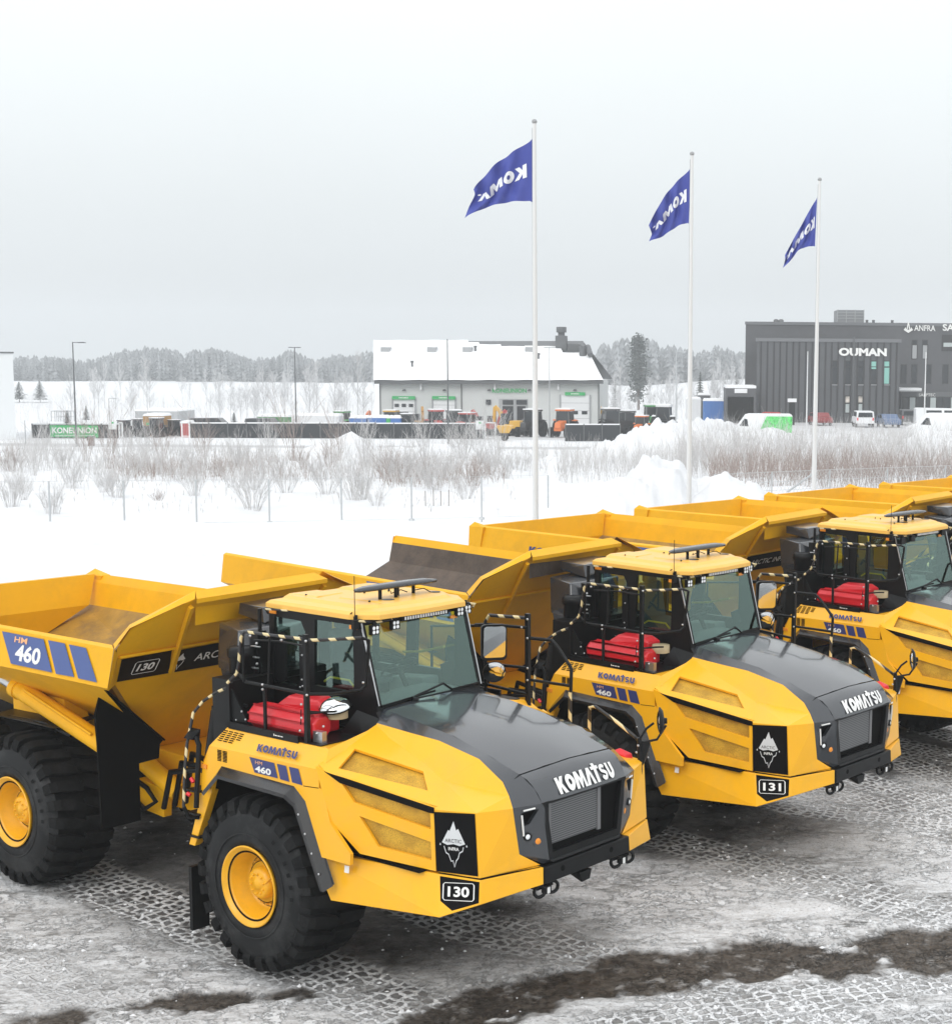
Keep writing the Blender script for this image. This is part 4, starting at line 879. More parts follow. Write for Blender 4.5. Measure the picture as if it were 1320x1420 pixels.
def build_rear(root, kind, number, mw):
    """kind: 'tailgate' | 'lined' ; mw: articulation matrix"""
    inner = LINER if kind == 'lined' else Y_WORN
    XR, XF = -8.25, -2.19; LN = 1 if kind == 'lined' else 0
    def hbx(z): return -1.69 - (3.72 - z) * .90
    P1, P2 = Vector((-1.98, 1.0, 3.71)), Vector((-1.70, -1.11, 3.715))
    b = MB()      # mats: 0 body, 1 inner
    for sg in (-1, 1):
        def q(x, y, z): return Vector((x, sg * y, z))
        zt = lambda x: 3.19 + (x - XF) * 0.004
        # outer band, top rail, inner upper band
        b.add([q(XF, 1.83, 3.19), q(XR, 1.80, 3.17), q(XR, 1.86, 2.72), q(XF, 1.92, 2.76)], [(0, 1, 2, 3)])
        b.add([q(XF, 1.83, 3.19), q(XF - .13, 1.76, 3.21), q(XR, 1.75, 3.195), q(XR, 1.80, 3.17)], [(0, 1, 2, 3)]); b.add([q(XF - .13, 1.76, 3.21), q(XR, 1.75, 3.195), q(XR, 1.68, 3.075), q(-2.45, 1.69, 3.075)], [(0, 1, 2, 3)])
        b.add([q(XF, 1.92, 2.76), q(XR, 1.86, 2.72), q(XR, 1.80, 2.69), q(XF - .1, 1.84, 2.71)], [(0, 1, 2, 3)])
        # lower outer wall sloping to the floor
        b.add([q(XF - .2, 1.84, 2.71), q(XR, 1.80, 2.69), q(XR + .2, .40, 2.15), q(-6.2, .35, 1.62), q(-3.72, .35, 1.60)], [(0, 1, 2, 3, 4)])
        b.add([q(XF, 1.92, 2.76), q(XF - .1, 1.84, 2.71), q(-2.60, 1.55, 2.70), q(-2.24, 1.745, 3.11), q(-2.17, 1.83, 3.19)], [(0, 1, 2, 3, 4)])
        # inner upper band
        b.add([q(-2.45, 1.69, 3.075), q(XR, 1.68, 3.075), q(XR, 1.60, 2.74), q(-2.72, 1.60, 2.74)], [(0, 3, 2, 1)], 1 if kind == 'lined' else 0)
        b.add([q(-2.72, 1.60, 2.74), q(XR, 1.60, 2.74), q(XR, .45, 2.25), q(-6.0, .42, 1.72), q(-3.66, .42, 1.72)], [(0, 4, 3, 2, 1)], 1)
        b.add([q(XR, 1.80, 3.17), q(XR, 1.70, 3.185), q(XR, 1.60, 2.74), q(XR, 1.86, 2.72)], [(0, 1, 2, 3)])
        b.add([q(XR, 1.60, 2.74), q(XR, 1.86, 2.72), q(XR, .40, 2.10), q(XR, .45, 2.25)], [(0, 1, 2, 3)])
        b.hull([q(-7.9, 1.70, 3.18), q(-8.3, 1.70, 3.17), q(-7.9, 1.86, 3.18), q(-8.3, 1.85, 3.17), q(-8.0, 1.72, 2.6), q(-8.3, 1.72, 2.6), q(-8.0, 1.88, 2.6), q(-8.3, 1.88, 2.6), q(-8.2, 1.8, 3.26)]) if kind == 'tailgate' else None
    # floor
    b.add([(-3.66, -.42, 1.72), (-3.66, .42, 1.72), (-6.0, .42, 1.72), (-6.0, -.42, 1.72), (XR, -.45, 2.25), (XR, .45, 2.25)], [(0, 1, 2, 3), (3, 2, 5, 4)], 1)
    b.add([(-3.72, -.35, 1.60), (-3.72, .35, 1.60), (-6.2, .35, 1.62), (-6.2, -.35, 1.62), (XR + .2, -.40, 2.15), (XR + .2, .40, 2.15)], [(3, 2, 1, 0), (4, 5, 2, 3)], 0)
    body = b.build('dump_body', [Y_BODY_SHADE, inner], root, mw=mw)
    # headboard
    h = MB()
    def hp(y, z, d=0.0): return Vector((hbx(z) + d - .135 * max(0, y + 1.11) * max(0, z - 2.72), y, z))
    out = [P2, P1, hp(1.40, 3.60), hp(1.76, 3.42), hp(1.80, 3.19), hp(1.58, 2.72), hp(.38, 1.60), hp(-.38, 1.60), hp(-1.58, 2.72), hp(-1.80, 3.19), hp(-1.76, 3.43)]
    prof = [(1.60, .38, .38), (2.0, .81, .81), (2.4, 1.24, 1.24), (2.72, 1.58, 1.58), (3.19, 1.80, 1.80), (3.43, 1.76, 1.76), (3.60, 1.38, 1.40), (3.71, 1.11, 1.0)]
    NY = 12; rows = []
    for z, yr, yl in prof: rows.append([hp(-yr + (yr + yl) * k / NY, z) for k in range(NY + 1)])
    vs = [p for r in rows for p in r]
    fq_ = [(i * (NY + 1) + k, i * (NY + 1) + k + 1, (i + 1) * (NY + 1) + k + 1, (i + 1) * (NY + 1) + k) for i in range(len(prof) - 1) for k in range(NY)]
    h.add(vs, fq_, 0, True)
    h.add([p - Vector((.06, 0, .05)) for p in vs], [tuple(reversed(f)) for f in fq_], 1)
    # top canopy strip from P2 to P1 and over to the sides
    top = [P2, P1]; d1 = Vector((-.10, 0, .075)); d0 = Vector((.03, 0, .0))
    ou = [P2 + d0, P1 + d0, P1 + d1 + Vector((0, -.10, 0)), P2 + d1 + Vector((0, .08, 0))]
    h.add(ou, [(0, 1, 2, 3)]); h.add([P2 + d0, P1 + d0, P1 + d0 + Vector((0, 0, -.05)), P2 + d0 + Vector((0, 0, -.05))], [(3, 2, 1, 0)])
    h.add([ou[3], ou[2], ou[2] - Vector((.02, 0, .4)), ou[3] - Vector((.02, 0, .4))], [(0, 1, 2, 3)], LN)
    h.add([P1 + d0, P1 + d1 + Vector((0, -.10, 0)), P1 + Vector((-.3, .35, -.10)), P1 + Vector((-.08, .42, -.14))], [(0, 1, 2, 3)])
    # wing rims right: strip between outer edge and inner edge
    for sg in (-1, 1):
        def q(x, y, z): return Vector((x, sg * y, z))
        oe = [q(-2.17, 1.83, 3.19), q(-1.965, 1.77, 3.435), q(-1.69 if sg < 0 else -1.98, 1.12, 3.72)]
        ie = [q(-2.33, 1.74, 3.215), q(-2.16, 1.64, 3.44), q(-1.80 if sg < 0 else -2.08, 1.03, 3.79)]
        h.add(oe + ie, [(0, 1, 4, 3), (1, 2, 5, 4)])
        h.add([ie[0], ie[1], ie[2], ie[2] - Vector((.35, 0, .30)), ie[1] - Vector((.3, 0, .28)), ie[0] - Vector((.3, 0, .3))], [(0, 1, 4, 5), (1, 2, 3, 4)], LN)
    h.build('headboard', [Y_BODY_SHADE, inner], root, mw=mw)
    hb = MB()
    hb.bar(hp(-1.13, 3.62, .03), hp(-.86, 2.74, .03), .05, .05, up=(1, 0, 0)); hb.bar(hp(1.0, 3.62, .03), hp(.86, 2.74, .03), .05, .05, up=(1, 0, 0))
    hb.bar(hp(-1.72, 3.075, .02), hp(-1.11, 3.08, .02), .04, .03); hb.bar(hp(-1.11, 3.08, .02), hp(1.72, 3.09, .02), .04, .03)
    hb.build('headboard_rib', Y_BODY_SHADE, root, mw=mw)
    # side decals (right and left)
    for sg in (-1, 1):
        def s_(x, z, o=.005): return Vector((x, sg * (1.83 + (3.19 - z) * .209 + (x - XF) * .004 + o), z))
        m = MB()
        for a in ([(-4.45, 3.150), (-3.56, 3.150), (-3.285, 2.805), (-4.155, 2.805)], [(-3.465, 3.150), (-3.125, 3.150), (-2.84, 2.808), (-3.205, 2.800)], [(-3.04, 3.148), (-2.70, 3.145), (-2.39, 2.803), (-2.755, 2.803)]):
            pts = [s_(*p) for p in a]; quad_on(m, *pts, .003, n=(0, sg, 0))
        m.build('model_badge', BLUEV, body)
        for txt, x0, x1, z0, z1, bo, mt, nm in (('460', -4.09, -3.56, 2.853, 3.045, .035, WHITEV, 'model_number'), ('HM', -4.15, -3.88, 3.058, 3.125, .02, PALEOR, 'model_letters')):
            m = MB(); o = s_(x0 if sg < 0 else x1, z0, .012); uu = s_(x1, z0, .012) - s_(x0, z0, .012); vv = s_(x0, z1, .012) - s_(x0, z0, .012)
            if sg > 0: uu = -uu
            decal(m, text2d(txt, bo), o, uu, vv, .0); m.build(nm, mt, body)
        m = MB(); o = s_(-6.62 if sg < 0 else -5.3, 2.79, .012); uu = Vector((1.35 * -sg, 0, 0)); vv = s_(0, 2.93, .012) - s_(0, 2.79, .012)
        decal(m, KOM, o, uu, vv, 0); m.build('lettering', NAVY, body)
        m = MB(); m.lathe([(0, .09), (.02, .09), (.02, .06), (0, .06)], (-3.35, sg * 1.62, 2.60), (0, sg * .45, -1), 24); m.build('drain_boss', Y_BODY_SHADE, body)
    # headboard banner
    if kind == 'tailgate':
        m = MB()
        def hq(y, z, o=.012): return hp(y, z, o)
        for ya, yb, la, lb, ta, tb in ((-1.665, -1.02, -1.555, -.87, 3.035, 3.055), (-.945, .86, -.80, .80, 3.035, 3.075)):
            N_ = 10
            top = [hq(ya + (yb - ya) * k / N_, ta + (tb - ta) * k / N_) for k in range(N_ + 1)]; bot = [hq(la + (lb - la) * k / N_, 2.728) for k in range(N_ + 1)]
            m.add(top + bot, [(k, k + N_ + 1, k + N_ + 2, k + 1) for k in range(N_)])
        bn = m.build('banner', BLACKVINYL, root, mw=mw)
        def htext(m, vf, y0, y1, z0, z1, sk=-.12):
            H_ = z1 - z0; m.add([hq(y0 + (y1 - y0) * a + sk * b_ * H_, z0 + H_ * b_, .020) for a, b_ in vf[0]], vf[1])
        m = MB(); htext(m, stroke([(0.05, 0), (.95, 0), (1, .1), (1, .9), (.95, 1), (.05, 1), (0, .9), (0, .1)], .04, True), -1.42, -1.11, 2.80, 2.965)
        htext(m, text2d(number, .03, .1), -1.38, -1.155, 2.835, 2.93); m.build('banner_number', WHITEV, bn)
        m = MB(); htext(m, tri_polys([[(.0, .62), (.28, .86), (.5, 1.0), (.6, .85), (.98, .62), (.75, .54), (.5, .58), (.25, .54)]]), -.86, -.73, 2.765, 2.985)
        htext(m, stroke([(.08, .52), (.15, .36), (.35, .28), (.5, .0), (.62, .2), (.8, .34), (.9, .52)], .07), -.86, -.73, 2.765, 2.985)
        htext(m, text2d('ARCTIC INFRA', .01), -.60, .55, 2.845, 2.945); m.build('banner_text', WHITEV, bn)
        # tailgate
        t = MB()
        t.hull([(-8.02, -1.68, 3.20), (-8.02, 1.68, 3.20), (-8.10, -1.68, 3.20), (-8.10, 1.68, 3.20), (-7.92, -1.50, 2.76), (-7.92, 1.50, 2.76), (-8.02, -1.50, 2.72), (-8.02, 1.50, 2.72)])
        t.hull([(-7.92, -1.50, 2.76), (-7.92, 1.50, 2.76), (-8.02, -1.50, 2.72), (-8.02, 1.50, 2.72), (-8.05, -.45, 2.18), (-8.05, .45, 2.18), (-8.12, -.45, 2.15), (-8.12, .45, 2.15)])
        t.build('tailgate', Y_BODY_SHADE, root, mw=mw)
    # mud panels
    for sg in (-1, 1):
        m = MB(); m.plate([(-2.9, sg * y, z) for y, z in ((1.53, 2.62), (1.63, 2.32), (1.61, 1.96), (1.59, .95), (1.08, .95), (1.08, 1.64), (.81, 1.65), (.79, 1.82), (.74, 1.86))], [], .03, (1, 0, 0)); mp = m.build('mud_guard', BLACK_M, root, mw=mw)
        m = MB(); m.bar((-2.885, sg * 1.53, 2.62), (-2.885, sg * .74, 1.86), .03, .02)
        m.build('edge_strip', BLACK, mp)
        m = MB(); m.tube([(-4.9, sg * 1.40, 2.335), (-3.05, sg * 1.40, 1.88)], .115, 16); m.tube([(-4.95, sg * 1.40, 2.345), (-4.85, sg * 1.40, 2.32)], .13, 16); m.tube([(-4.6, sg * 1.50, 2.37), (-3.2, sg * 1.50, 2.02)], .018, 6); cy = m.build('hoist_cylinder', Y_BODY_SHADE, root, mw=mw)
        m = MB(); m.tube([(-5.5, sg * 1.40, 2.48), (-4.9, sg * 1.40, 2.335)], .07, 14); m.build('piston_rod', STEEL, cy, mw=None)
        m = MB(); m.hull([(-5.4, sg * 1.2, 2.5), (-4.3, sg * 1.2, 2.5), (-5.2, sg * 1.30, 2.0), (-4.0, sg * 1.30, 1.98), (-5.2, sg * 1.0, 2.0), (-4.0, sg * 1.0, 1.98), (-4.3, sg * 1.0, 2.5)]); m.build('pivot_bracket', Y_BODY_SHADE, root, mw=mw)
        m = MB(); m.tube([(-5.6, sg * 1.5, 1.9), (-4.9, sg * 1.52, 2.0), (-4.2, sg * 1.5, 2.02), (-3.7, sg * 1.45, 1.92)], .02, 6); m.hull([(-4.4, sg * 1.55, 2.02), (-3.9, sg * 1.55, 2.0), (-4.4, sg * .9, 2.06), (-3.9, sg * .9, 2.04), (-4.1, sg * 1.4, 1.9), (-5.2, sg * .9, 2.05), (-5.2, sg * 1.6, 2.0)]); m.build('tyre_guard', BLACK, root, mw=mw)
        make_wheel(root, -4.48, 0, sg, mw); make_wheel(root, -6.46, 0, sg, mw)
    # frame
    m = MB(); m.tube([(-3.55, -.62, 1.50), (-2.78, -.62, 1.20)], .11, 14); m.hull([(-3.62, -.62, 1.25), (-3.10, -.62, 1.20), (-3.62, -.50, 1.25), (-3.10, -.5, 1.2), (-3.62, -.62, .88), (-3.12, -.62, .84), (-3.62, -.5, .88), (-3.12, -.5, .84), (-3.5, -.64, 1.05)]); m.hull([(-3.6, -.4, 1.6), (-1.9, -.3, 1.5), (-3.6, .4, 1.6), (-1.9, .3, 1.5), (-3.6, -.4, .9), (-1.9, -.3, .9), (-3.6, .4, .9), (-1.9, .3, .9)])
    m.build('rear_frame', Y_BODY_SHADE, root, mw=mw, bevel=.01)
    m = MB(); m.box((-8.0, -.45, 1.05), (-3.6, .45, 1.55)); m.box((-4.65, -1.0, .8), (-4.3, 1.0, 1.08)); m.box((-6.63, -1.0, .8), (-6.28, 1.0, 1.08)); m.build('axle_frame', BLACK_M, root, mw=mw)
    m = MB(); m.tube([(-3.64, -.68, 1.26), (-3.3, -.72, 1.2), (-3.12, -.72, 1.06), (-3.35, -.72, .93), (-3.64, -.68, 1.0)], .03, 8); m.build('pipe_clamp', BLACK, root, mw=mw)
    m = MB()
    for i in range(3): m.tube([(-2.7, -.9 + i * .15, 1.1), (-2.4, -1.0 + i * .15, 1.6 + .08 * i), (-1.9, -.95 + i * .12, 1.7), (-1.5, -.7 + i * .15, 1.5), (-1.2, -.6, 1.6)], .035, 8)
    m.build('hydraulic_hose', BLACK, root, mw=mw)

TR = [(-3.3885, 16.9295, -.6319, -.0081, .0185, -.0058, -.0075), (-.0624, 21.2013, -.67, -.0435, -.0408, .0107, .0027), (3.4361, 25.6943, -.7051, .0054, .0242, .0053, .0002),
      (6.5629, 30.0238, -.6704, -.0135, .0160, .0012, -.0024), (9.6209, 34.1777, -.6693, -.0215, .0015, -.0003, .0006), (12.9456, 38.2383, -.6705, -.0288, -.0191, -.0013, .0002)]
TL = ['nearest yellow dump truck, with the number 130 on its front plate', 'yellow dump truck numbered 131 with a dark dirty liner in its open body',
      'third yellow dump truck of the row, its nose beyond the right picture edge', 'fourth yellow dump truck, only its body and intake box showing beyond the third',
      'fifth yellow dump truck, only the rear of its yellow body showing far along the row', 'farthest yellow dump truck, a strip of yellow body at the right edge']
def copy_parts(chs, root):
    for ch in chs:
        c = ch.copy(); COL.objects.link(c); c.parent = root
        for g in ch.children:
            d = g.copy(); COL.objects.link(d); d.parent = c

ROOTS = [thing('dump_truck', TL[i], 'dump truck', group='articulated dump trucks parked in a row') for i in range(6)]
def art(a): return Matrix.Translation(HIT) @ Matrix.Rotation(a, 4, 'Z') @ Matrix.Translation(-HIT)
build_front(ROOTS[0], '130'); build_front(ROOTS[1], '131')
for c in list(ROOTS[1].children):
    if c.name.split('.')[0] == 'convex_mirror':
        for g in list(c.children): bpy.data.objects.remove(g)
        bpy.data.objects.remove(c)
fronts = list(ROOTS[1].children)
for i in range(2, 6): copy_parts([c for c in fronts], ROOTS[i])
for i in range(2, 6):
    for c in ROOTS[i].children:
        for g in list(c.children):
            if g.name.split('.')[0] == 'number': bpy.data.objects.remove(g)
build_rear(ROOTS[1], 'lined', '131', art(TR[1][3]))
n0 = set(ROOTS[0].children); build_rear(ROOTS[0], 'tailgate', '130', art(TR[0][3]))
rears = [c for c in ROOTS[0].children if c not in n0]
for i in range(2, 6):
    k0 = set(ROOTS[i].children); copy_parts(rears, ROOTS[i])
    for c in ROOTS[i].children:
        if c not in k0: c.matrix_local = art(TR[i][3])
for r, t in zip(ROOTS, TR):
    r.matrix_world = Matrix.Translation((t[0], t[1], t[4])) @ Matrix.Rotation(t[2], 4, 'Z') @ Matrix.Rotation(t[5], 4, 'Y') @ Matrix.Rotation(t[6], 4, 'X')
# ------------------------------------------------------------------ ground: one sheet, from the icy yard to the far snow fields
rng = np.random.default_rng(3)
_LAT = rng.random((256, 256))
def vnoise(x, y):
    xi = np.floor(x).astype(int); yi = np.floor(y).astype(int); fx = x - xi; fy = y - yi
    fx = fx * fx * (3 - 2 * fx); fy = fy * fy * (3 - 2 * fy)
    a = _LAT[xi & 255, yi & 255]; b = _LAT[(xi + 1) & 255, yi & 255]; c = _LAT[xi & 255, (yi + 1) & 255]; d = _LAT[(xi + 1) & 255, (yi + 1) & 255]
    return (a * (1 - fx) + b * fx) * (1 - fy) + (c * (1 - fx) + d * fx) * fy
def fbm(x, y, o=4):
    s = 0; a = .5
    for i in range(o): s = s + a * vnoise(x * 2 ** i + 17.3 * i, y * 2 ** i + 5.1 * i); a *= .5
    return s / (1 - .5 ** o)
def sstep(a, b, x):
    t = np.clip((x - a) / (b - a), 0, 1); return t * t * (3 - 2 * t)
def cells(s, t, su, st_):
    """jittered cells: distance between the nearest two cell centres"""
    u = s / su; v = t / st_
    iu = np.floor(u).astype(int); iv = np.floor(v).astype(int)
    d1 = np.full(u.shape, 9.); d2 = np.full(u.shape, 9.)
    for a in (-1, 0, 1):
        for b in (-1, 0, 1):
            cu = iu + a; cv = iv + b
            ju = _LAT[cu & 255, cv & 255]; jv = _LAT[(cu + 91) & 255, (cv + 37) & 255]
            px = cu + .5 + (ju - .5) * .45 + .5 * (cv & 1); py = cv + .5 + (jv - .5) * .4
            d = np.hypot((px - u) * su, (py - v) * st_)
            m = d < d1; d2 = np.where(m, d1, np.minimum(d2, d)); d1 = np.where(m, d, d1)
    return d2 - d1
HD = -.65
FW = (math.cos(HD), math.sin(HD)); LT = (-math.sin(HD), math.cos(HD))
HEAPS = []   # x, y, height, rx, ry
def heap(px, pybase, Y, wpx, hpx, ry=2.5):
    p = at(px, pybase, Y); HEAPS.append((p.x, Y, hpx / F_PX * Y, wpx / F_PX * Y / 2, ry))
for a in ((905, 705, 63, 90, 92, 3), (868, 705, 62, 110, 60, 3), (938, 700, 64, 70, 76, 2.5), (1010, 705, 63, 110, 66, 3), (1040, 700, 63, 60, 60, 2), (975, 705, 61, 100, 30, 3), (820, 705, 60, 90, 28, 3), (785, 705, 62, 100, 18, 3),
          (487, 625, 118, 70, 33, 3), (455, 640, 112, 90, 22, 5), (540, 640, 110, 160, 20, 6), (600, 632, 112, 90, 22, 4), (655, 632, 112, 90, 22, 4), (700, 640, 108, 100, 18, 4), (640, 650, 100, 200, 16, 8), (420, 660, 100, 220, 10, 8), (560, 655, 98, 160, 14, 6),
          (930, 640, 110, 190, 54, 6), (985, 625, 115, 110, 46, 4), (870, 640, 108, 120, 40, 5), (830, 640, 108, 90, 22, 4), (1060, 640, 110, 150, 36, 5), (1130, 640, 112, 120, 28, 4), (1175, 640, 110, 90, 34, 4), (1225, 640, 108, 110, 30, 4), (1300, 645, 105, 120, 42, 5), (780, 640, 106, 80, 16, 4),
          (200, 640, 112, 260, 10, 8), (60, 640, 112, 200, 8, 8)): heap(*a)
def terrain(X, Y):
    u = X / np.maximum(Y, 20); s = 1 - .75 * sstep(-.04, .045, u)
    Yc = np.clip(Y, 65, 260)
    z = -(Yc - 65) * .0185 * s
    z = z + np.clip(Y - 280, 0, 900) * .004 - np.clip(Y - 700, 0, 900) * .03
    f = sstep(34, 48, Y) * (1 - sstep(128, 138, Y)) 
    z = z + f * (fbm(X * .35, Y * .35, 4) - .5) * .55 + f * (fbm(X * 1.6, Y * 1.6, 3) - .5) * .12
    z = z + sstep(220, 300, Y) * (1 - sstep(560, 640, Y)) * (fbm(X * .02, Y * .02, 3) - .5) * 3
    for hx, hy, hh, rx, ry in HEAPS:
        d = np.hypot((X - hx) / rx, (Y - hy) / ry)
        m = d < 2.2
        if m.any():
            xx = X[m]; yy = Y[m]
            n = fbm(xx * 1.1 + hx, yy * 1.1, 4); dd = d[m] + (n - .5) * .5
            z[m] = np.maximum(z[m], z[m] * .0 + terr0(xx, yy) + hh * (np.clip(1 - dd * dd * .55, 0, 1)) * (.70 + .6 * fbm(xx * 1.15, yy * 1.15, 3)))
    return z
def terr0(X, Y):
    u = X / np.maximum(Y, 20); s = 1 - .75 * sstep(-.04, .045, u)
    return -(np.clip(Y, 65, 260) - 65) * .0185 * s
def zg(x, y):
    return float(terr0(np.array([float(x)]), np.array([float(y)]))[0])
xs = np.concatenate([-np.geomspace(1200, 112, 14), np.arange(-110, -9, .55), np.arange(-9, 14, .042), np.arange(14, 111, .55), np.geomspace(112, 1200, 14)])
ys = [-200, -60, -20, 0, 8, 12]; y = 13.5
while y < 34: ys.append(y); y += .028 + (y - 13.5) * .0042
while y < 140: ys.append(y); y += .25 + (y - 34) * .004
while y < 420: ys.append(y); y *= 1.012
while y < 1200: ys.append(y); y *= 1.06
ys = np.array(ys)
X, Y = np.meshgrid(xs, ys)
Z = terrain(X, Y)
# --- yard surface: a = along truck heading, b = across
a_ = (X - TR[0][0]) * FW[0] + (Y - TR[0][1]) * FW[1]; b_ = (X - TR[0][0]) * LT[0] + (Y - TR[0][1]) * LT[1]
edge = a_ + 9.6 + (fbm(X * .5, Y * .5) - .5) * 1.6
yard = sstep(-.3, .5, edge)
snow = 1 - yard
Z = Z + snow * sstep(0, 2.5, -edge) * .18 * (Y < 60)
TU = np.zeros_like(X); TV = np.zeros_like(X); track = np.zeros_like(X); ridge = np.zeros_like(X)
def strip(P, w, strength, su=.150, st_=.122, seed=0):
    """tyre track along a polyline"""
    global track, ridge
    P = np.array(P, float); acc = 0; best = np.full(X.shape, 99.); S = np.zeros_like(X); T = np.zeros_like(X)
    for i in range(len(P) - 1):
        d = P[i + 1] - P[i]; l = np.hypot(*d); d = d / l
        sx = (X - P[i, 0]) * d[0] + (Y - P[i, 1]) * d[1]; tx = -(X - P[i, 0]) * d[1] + (Y - P[i, 1]) * d[0]
        sc = np.clip(sx, 0, l); dist = np.hypot(sx - sc, tx)
        m = dist < best; best = np.where(m, dist, best); S = np.where(m, acc + sx, S); T = np.where(m, tx, T); acc += l
    wob = (vnoise(X * 1.3 + seed, Y * 1.3) - .5) * .12
    m = (1 - sstep(w / 2 - .10, w / 2 + .08, best + wob))
    sel = m > .01
    if not sel.any(): return
    hit = m > track * .9
    TU[hit] = (S[hit] + seed * 31.7) / su; TV[hit] = (T[hit] + seed * 17.3) / st_
    track = np.maximum(track, m * strength)
strip([(-8.3, 19.4), (-7.3, 18.5), (-5.3, 16.95), (-3.1, 15.05), (-2.0, 14.2)], .95, 1.0, seed=1)
strip([(-4.0, 18.6), (-2.3, 16.95), (-.6, 15.9), (1.6, 14.3)], .85, .85, seed=2)
strip([(-1.5, 21.6), (1.0, 19.2), (3.4, 17.2), (6, 15.2)], .9, .8, seed=4)
strip([(.4, 25.2), (2.4, 22.8), (4.2, 20.4), (5.6, 17.5)], .95, .9, seed=5)
strip([(1.0, 28.0), (3.1, 25.6), (4.3, 23.2), (5.4, 20.6)], .9, .9, seed=6)
strip([(2.0, 27.4), (4.4, 24.8), (7.4, 22.4)], .9, .8, seed=7)
strip([(-.6, 14.3), (1.2, 15.0), (3.0, 15.75), (5.5, 16.4)], .8, .9, seed=8)
strip([(1.2, 13.9), (3.2, 14.7), (6, 15.3)], .7, .8, seed=10)
strip([(1.8, 24.6), (3.6, 22.4), (5.2, 19.8), (6.4, 17)], .9, .95, seed=12)
strip([(3.0, 29.6), (4.6, 26.6), (6.2, 24), (7.4, 21.6)], .9, .9, seed=14)
strip([(.4, 23.0), (1.8, 21.8), (3.3, 21.2), (6, 20.6)], .85, .7, seed=15)
strip([(-9.2, 17.4), (-7, 15.8), (-5, 14.3)], .8, .35, seed=11)
def band(P, seed):
    P = np.array(P, float); best = np.full(X.shape, 99.)
    for i in range(len(P) - 1):
        d = P[i + 1, :2] - P[i, :2]; l = np.hypot(*d); d = d / l
        sx = np.clip((X - P[i, 0]) * d[0] + (Y - P[i, 1]) * d[1], 0, l)
        w = P[i, 2] + (P[i + 1, 2] - P[i, 2]) * sx / l
        best = np.minimum(best, np.hypot(X - P[i, 0] - d[0] * sx, Y - P[i, 1] - d[1] * sx) - w)
    n = (fbm(X * 1.7 + seed, Y * 1.7, 5) - .5) * .65 + (fbm(X * 7 + seed, Y * 7, 3) - .5) * .30
    return 1 - sstep(-.09, .13, best + n)
brown = band([(-5.2, 14.85, .10), (-4.4, 14.98, .16), (-3.7, 15.1, .10)], 1) * sstep(.36, .46, fbm(X * 4.1, Y * 4.1, 4) + .08)
brown = np.maximum(brown, band([(-2.6, 14.2, .35), (-1.75, 15.0, .42), (-.3, 15.8, .50), (1.3, 16.1, .52), (3.2, 16.5, .62), (6, 16.9, .8)], 2))
brown = np.maximum(brown, band([(-6.4, 14.3, .1), (-5.9, 14.4, .12)], 3)) * sstep(.36, .44, fbm(X * 3.1, Y * 3.1, 4) + .14)
# bare wet ground below the parked trucks, with their shade painted in
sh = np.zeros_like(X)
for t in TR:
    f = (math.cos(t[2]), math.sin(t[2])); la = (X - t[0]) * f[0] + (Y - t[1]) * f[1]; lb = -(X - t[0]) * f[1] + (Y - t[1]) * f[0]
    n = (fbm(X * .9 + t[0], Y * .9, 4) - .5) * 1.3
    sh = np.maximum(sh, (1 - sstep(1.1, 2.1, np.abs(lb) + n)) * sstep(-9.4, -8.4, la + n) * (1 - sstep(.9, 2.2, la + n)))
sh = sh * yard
ridge *= (1 - brown * .9) * yard; track *= (1 - brown) * yard
rough = (fbm(X * 2.2, Y * 2.2, 5) - .5)
near = (Y < 60)
Z = Z + yard * near * (rough * .035 + ridge * .045 - track * .02 - brown * .03 + (fbm(X * 9, Y * 9, 3) - .5) * .03 * (1 + brown * .5))
Z = np.where(near & (yard > .5), Z, Z)
ny, nx = X.shape
me = bpy.data.meshes.new('ground')
idx = np.arange(ny * nx).reshape(ny, nx)
q = np.stack([idx[:-1, :-1], idx[:-1, 1:], idx[1:, 1:], idx[1:, :-1]], -1).reshape(-1, 4)
me.vertices.add(ny * nx); me.vertices.foreach_set('co', np.stack([X, Y, Z], -1).astype(np.float32).ravel())
me.loops.add(q.size); me.loops.foreach_set('vertex_index', q.astype(np.int32).ravel())
me.polygons.add(len(q)); me.polygons.foreach_set('loop_start', (np.arange(len(q)) * 4).astype(np.int32)); me.polygons.foreach_set('loop_total', np.full(len(q), 4, np.int32))
me.polygons.foreach_set('use_smooth', np.ones(len(q), bool))
me.update(calc_edges=True)
road = band([(-90, 137, 3.2), (-30, 139, 3.2), (-8, 141, 3.2), (10, 150, 2)], 5) * .6
hall_yard = sstep(160, 166, Y) * (1 - sstep(196, 205, Y)) * (X < -3) * (X > -60) * .5 + sstep(150, 156, Y) * (1 - sstep(215, 225, Y)) * (X > 3) * .35
pav = np.maximum(road, hall_yard) * (.5 + fbm(X * .3, Y * .5, 3))
for nm, arr in (('snow', snow), ('brown', brown), ('ridge', ridge), ('track', track), ('wet_shade', sh), ('paved', pav)):
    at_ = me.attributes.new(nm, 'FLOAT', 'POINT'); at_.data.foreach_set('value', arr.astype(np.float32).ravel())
at_ = me.attributes.new('tread', 'FLOAT_VECTOR', 'POINT'); at_.data.foreach_set('vector', np.stack([TU, TV, np.zeros_like(TU)], -1).astype(np.float32).ravel())
go = bpy.data.objects.new('ground', me); COL.objects.link(go); go['kind'] = 'structure'
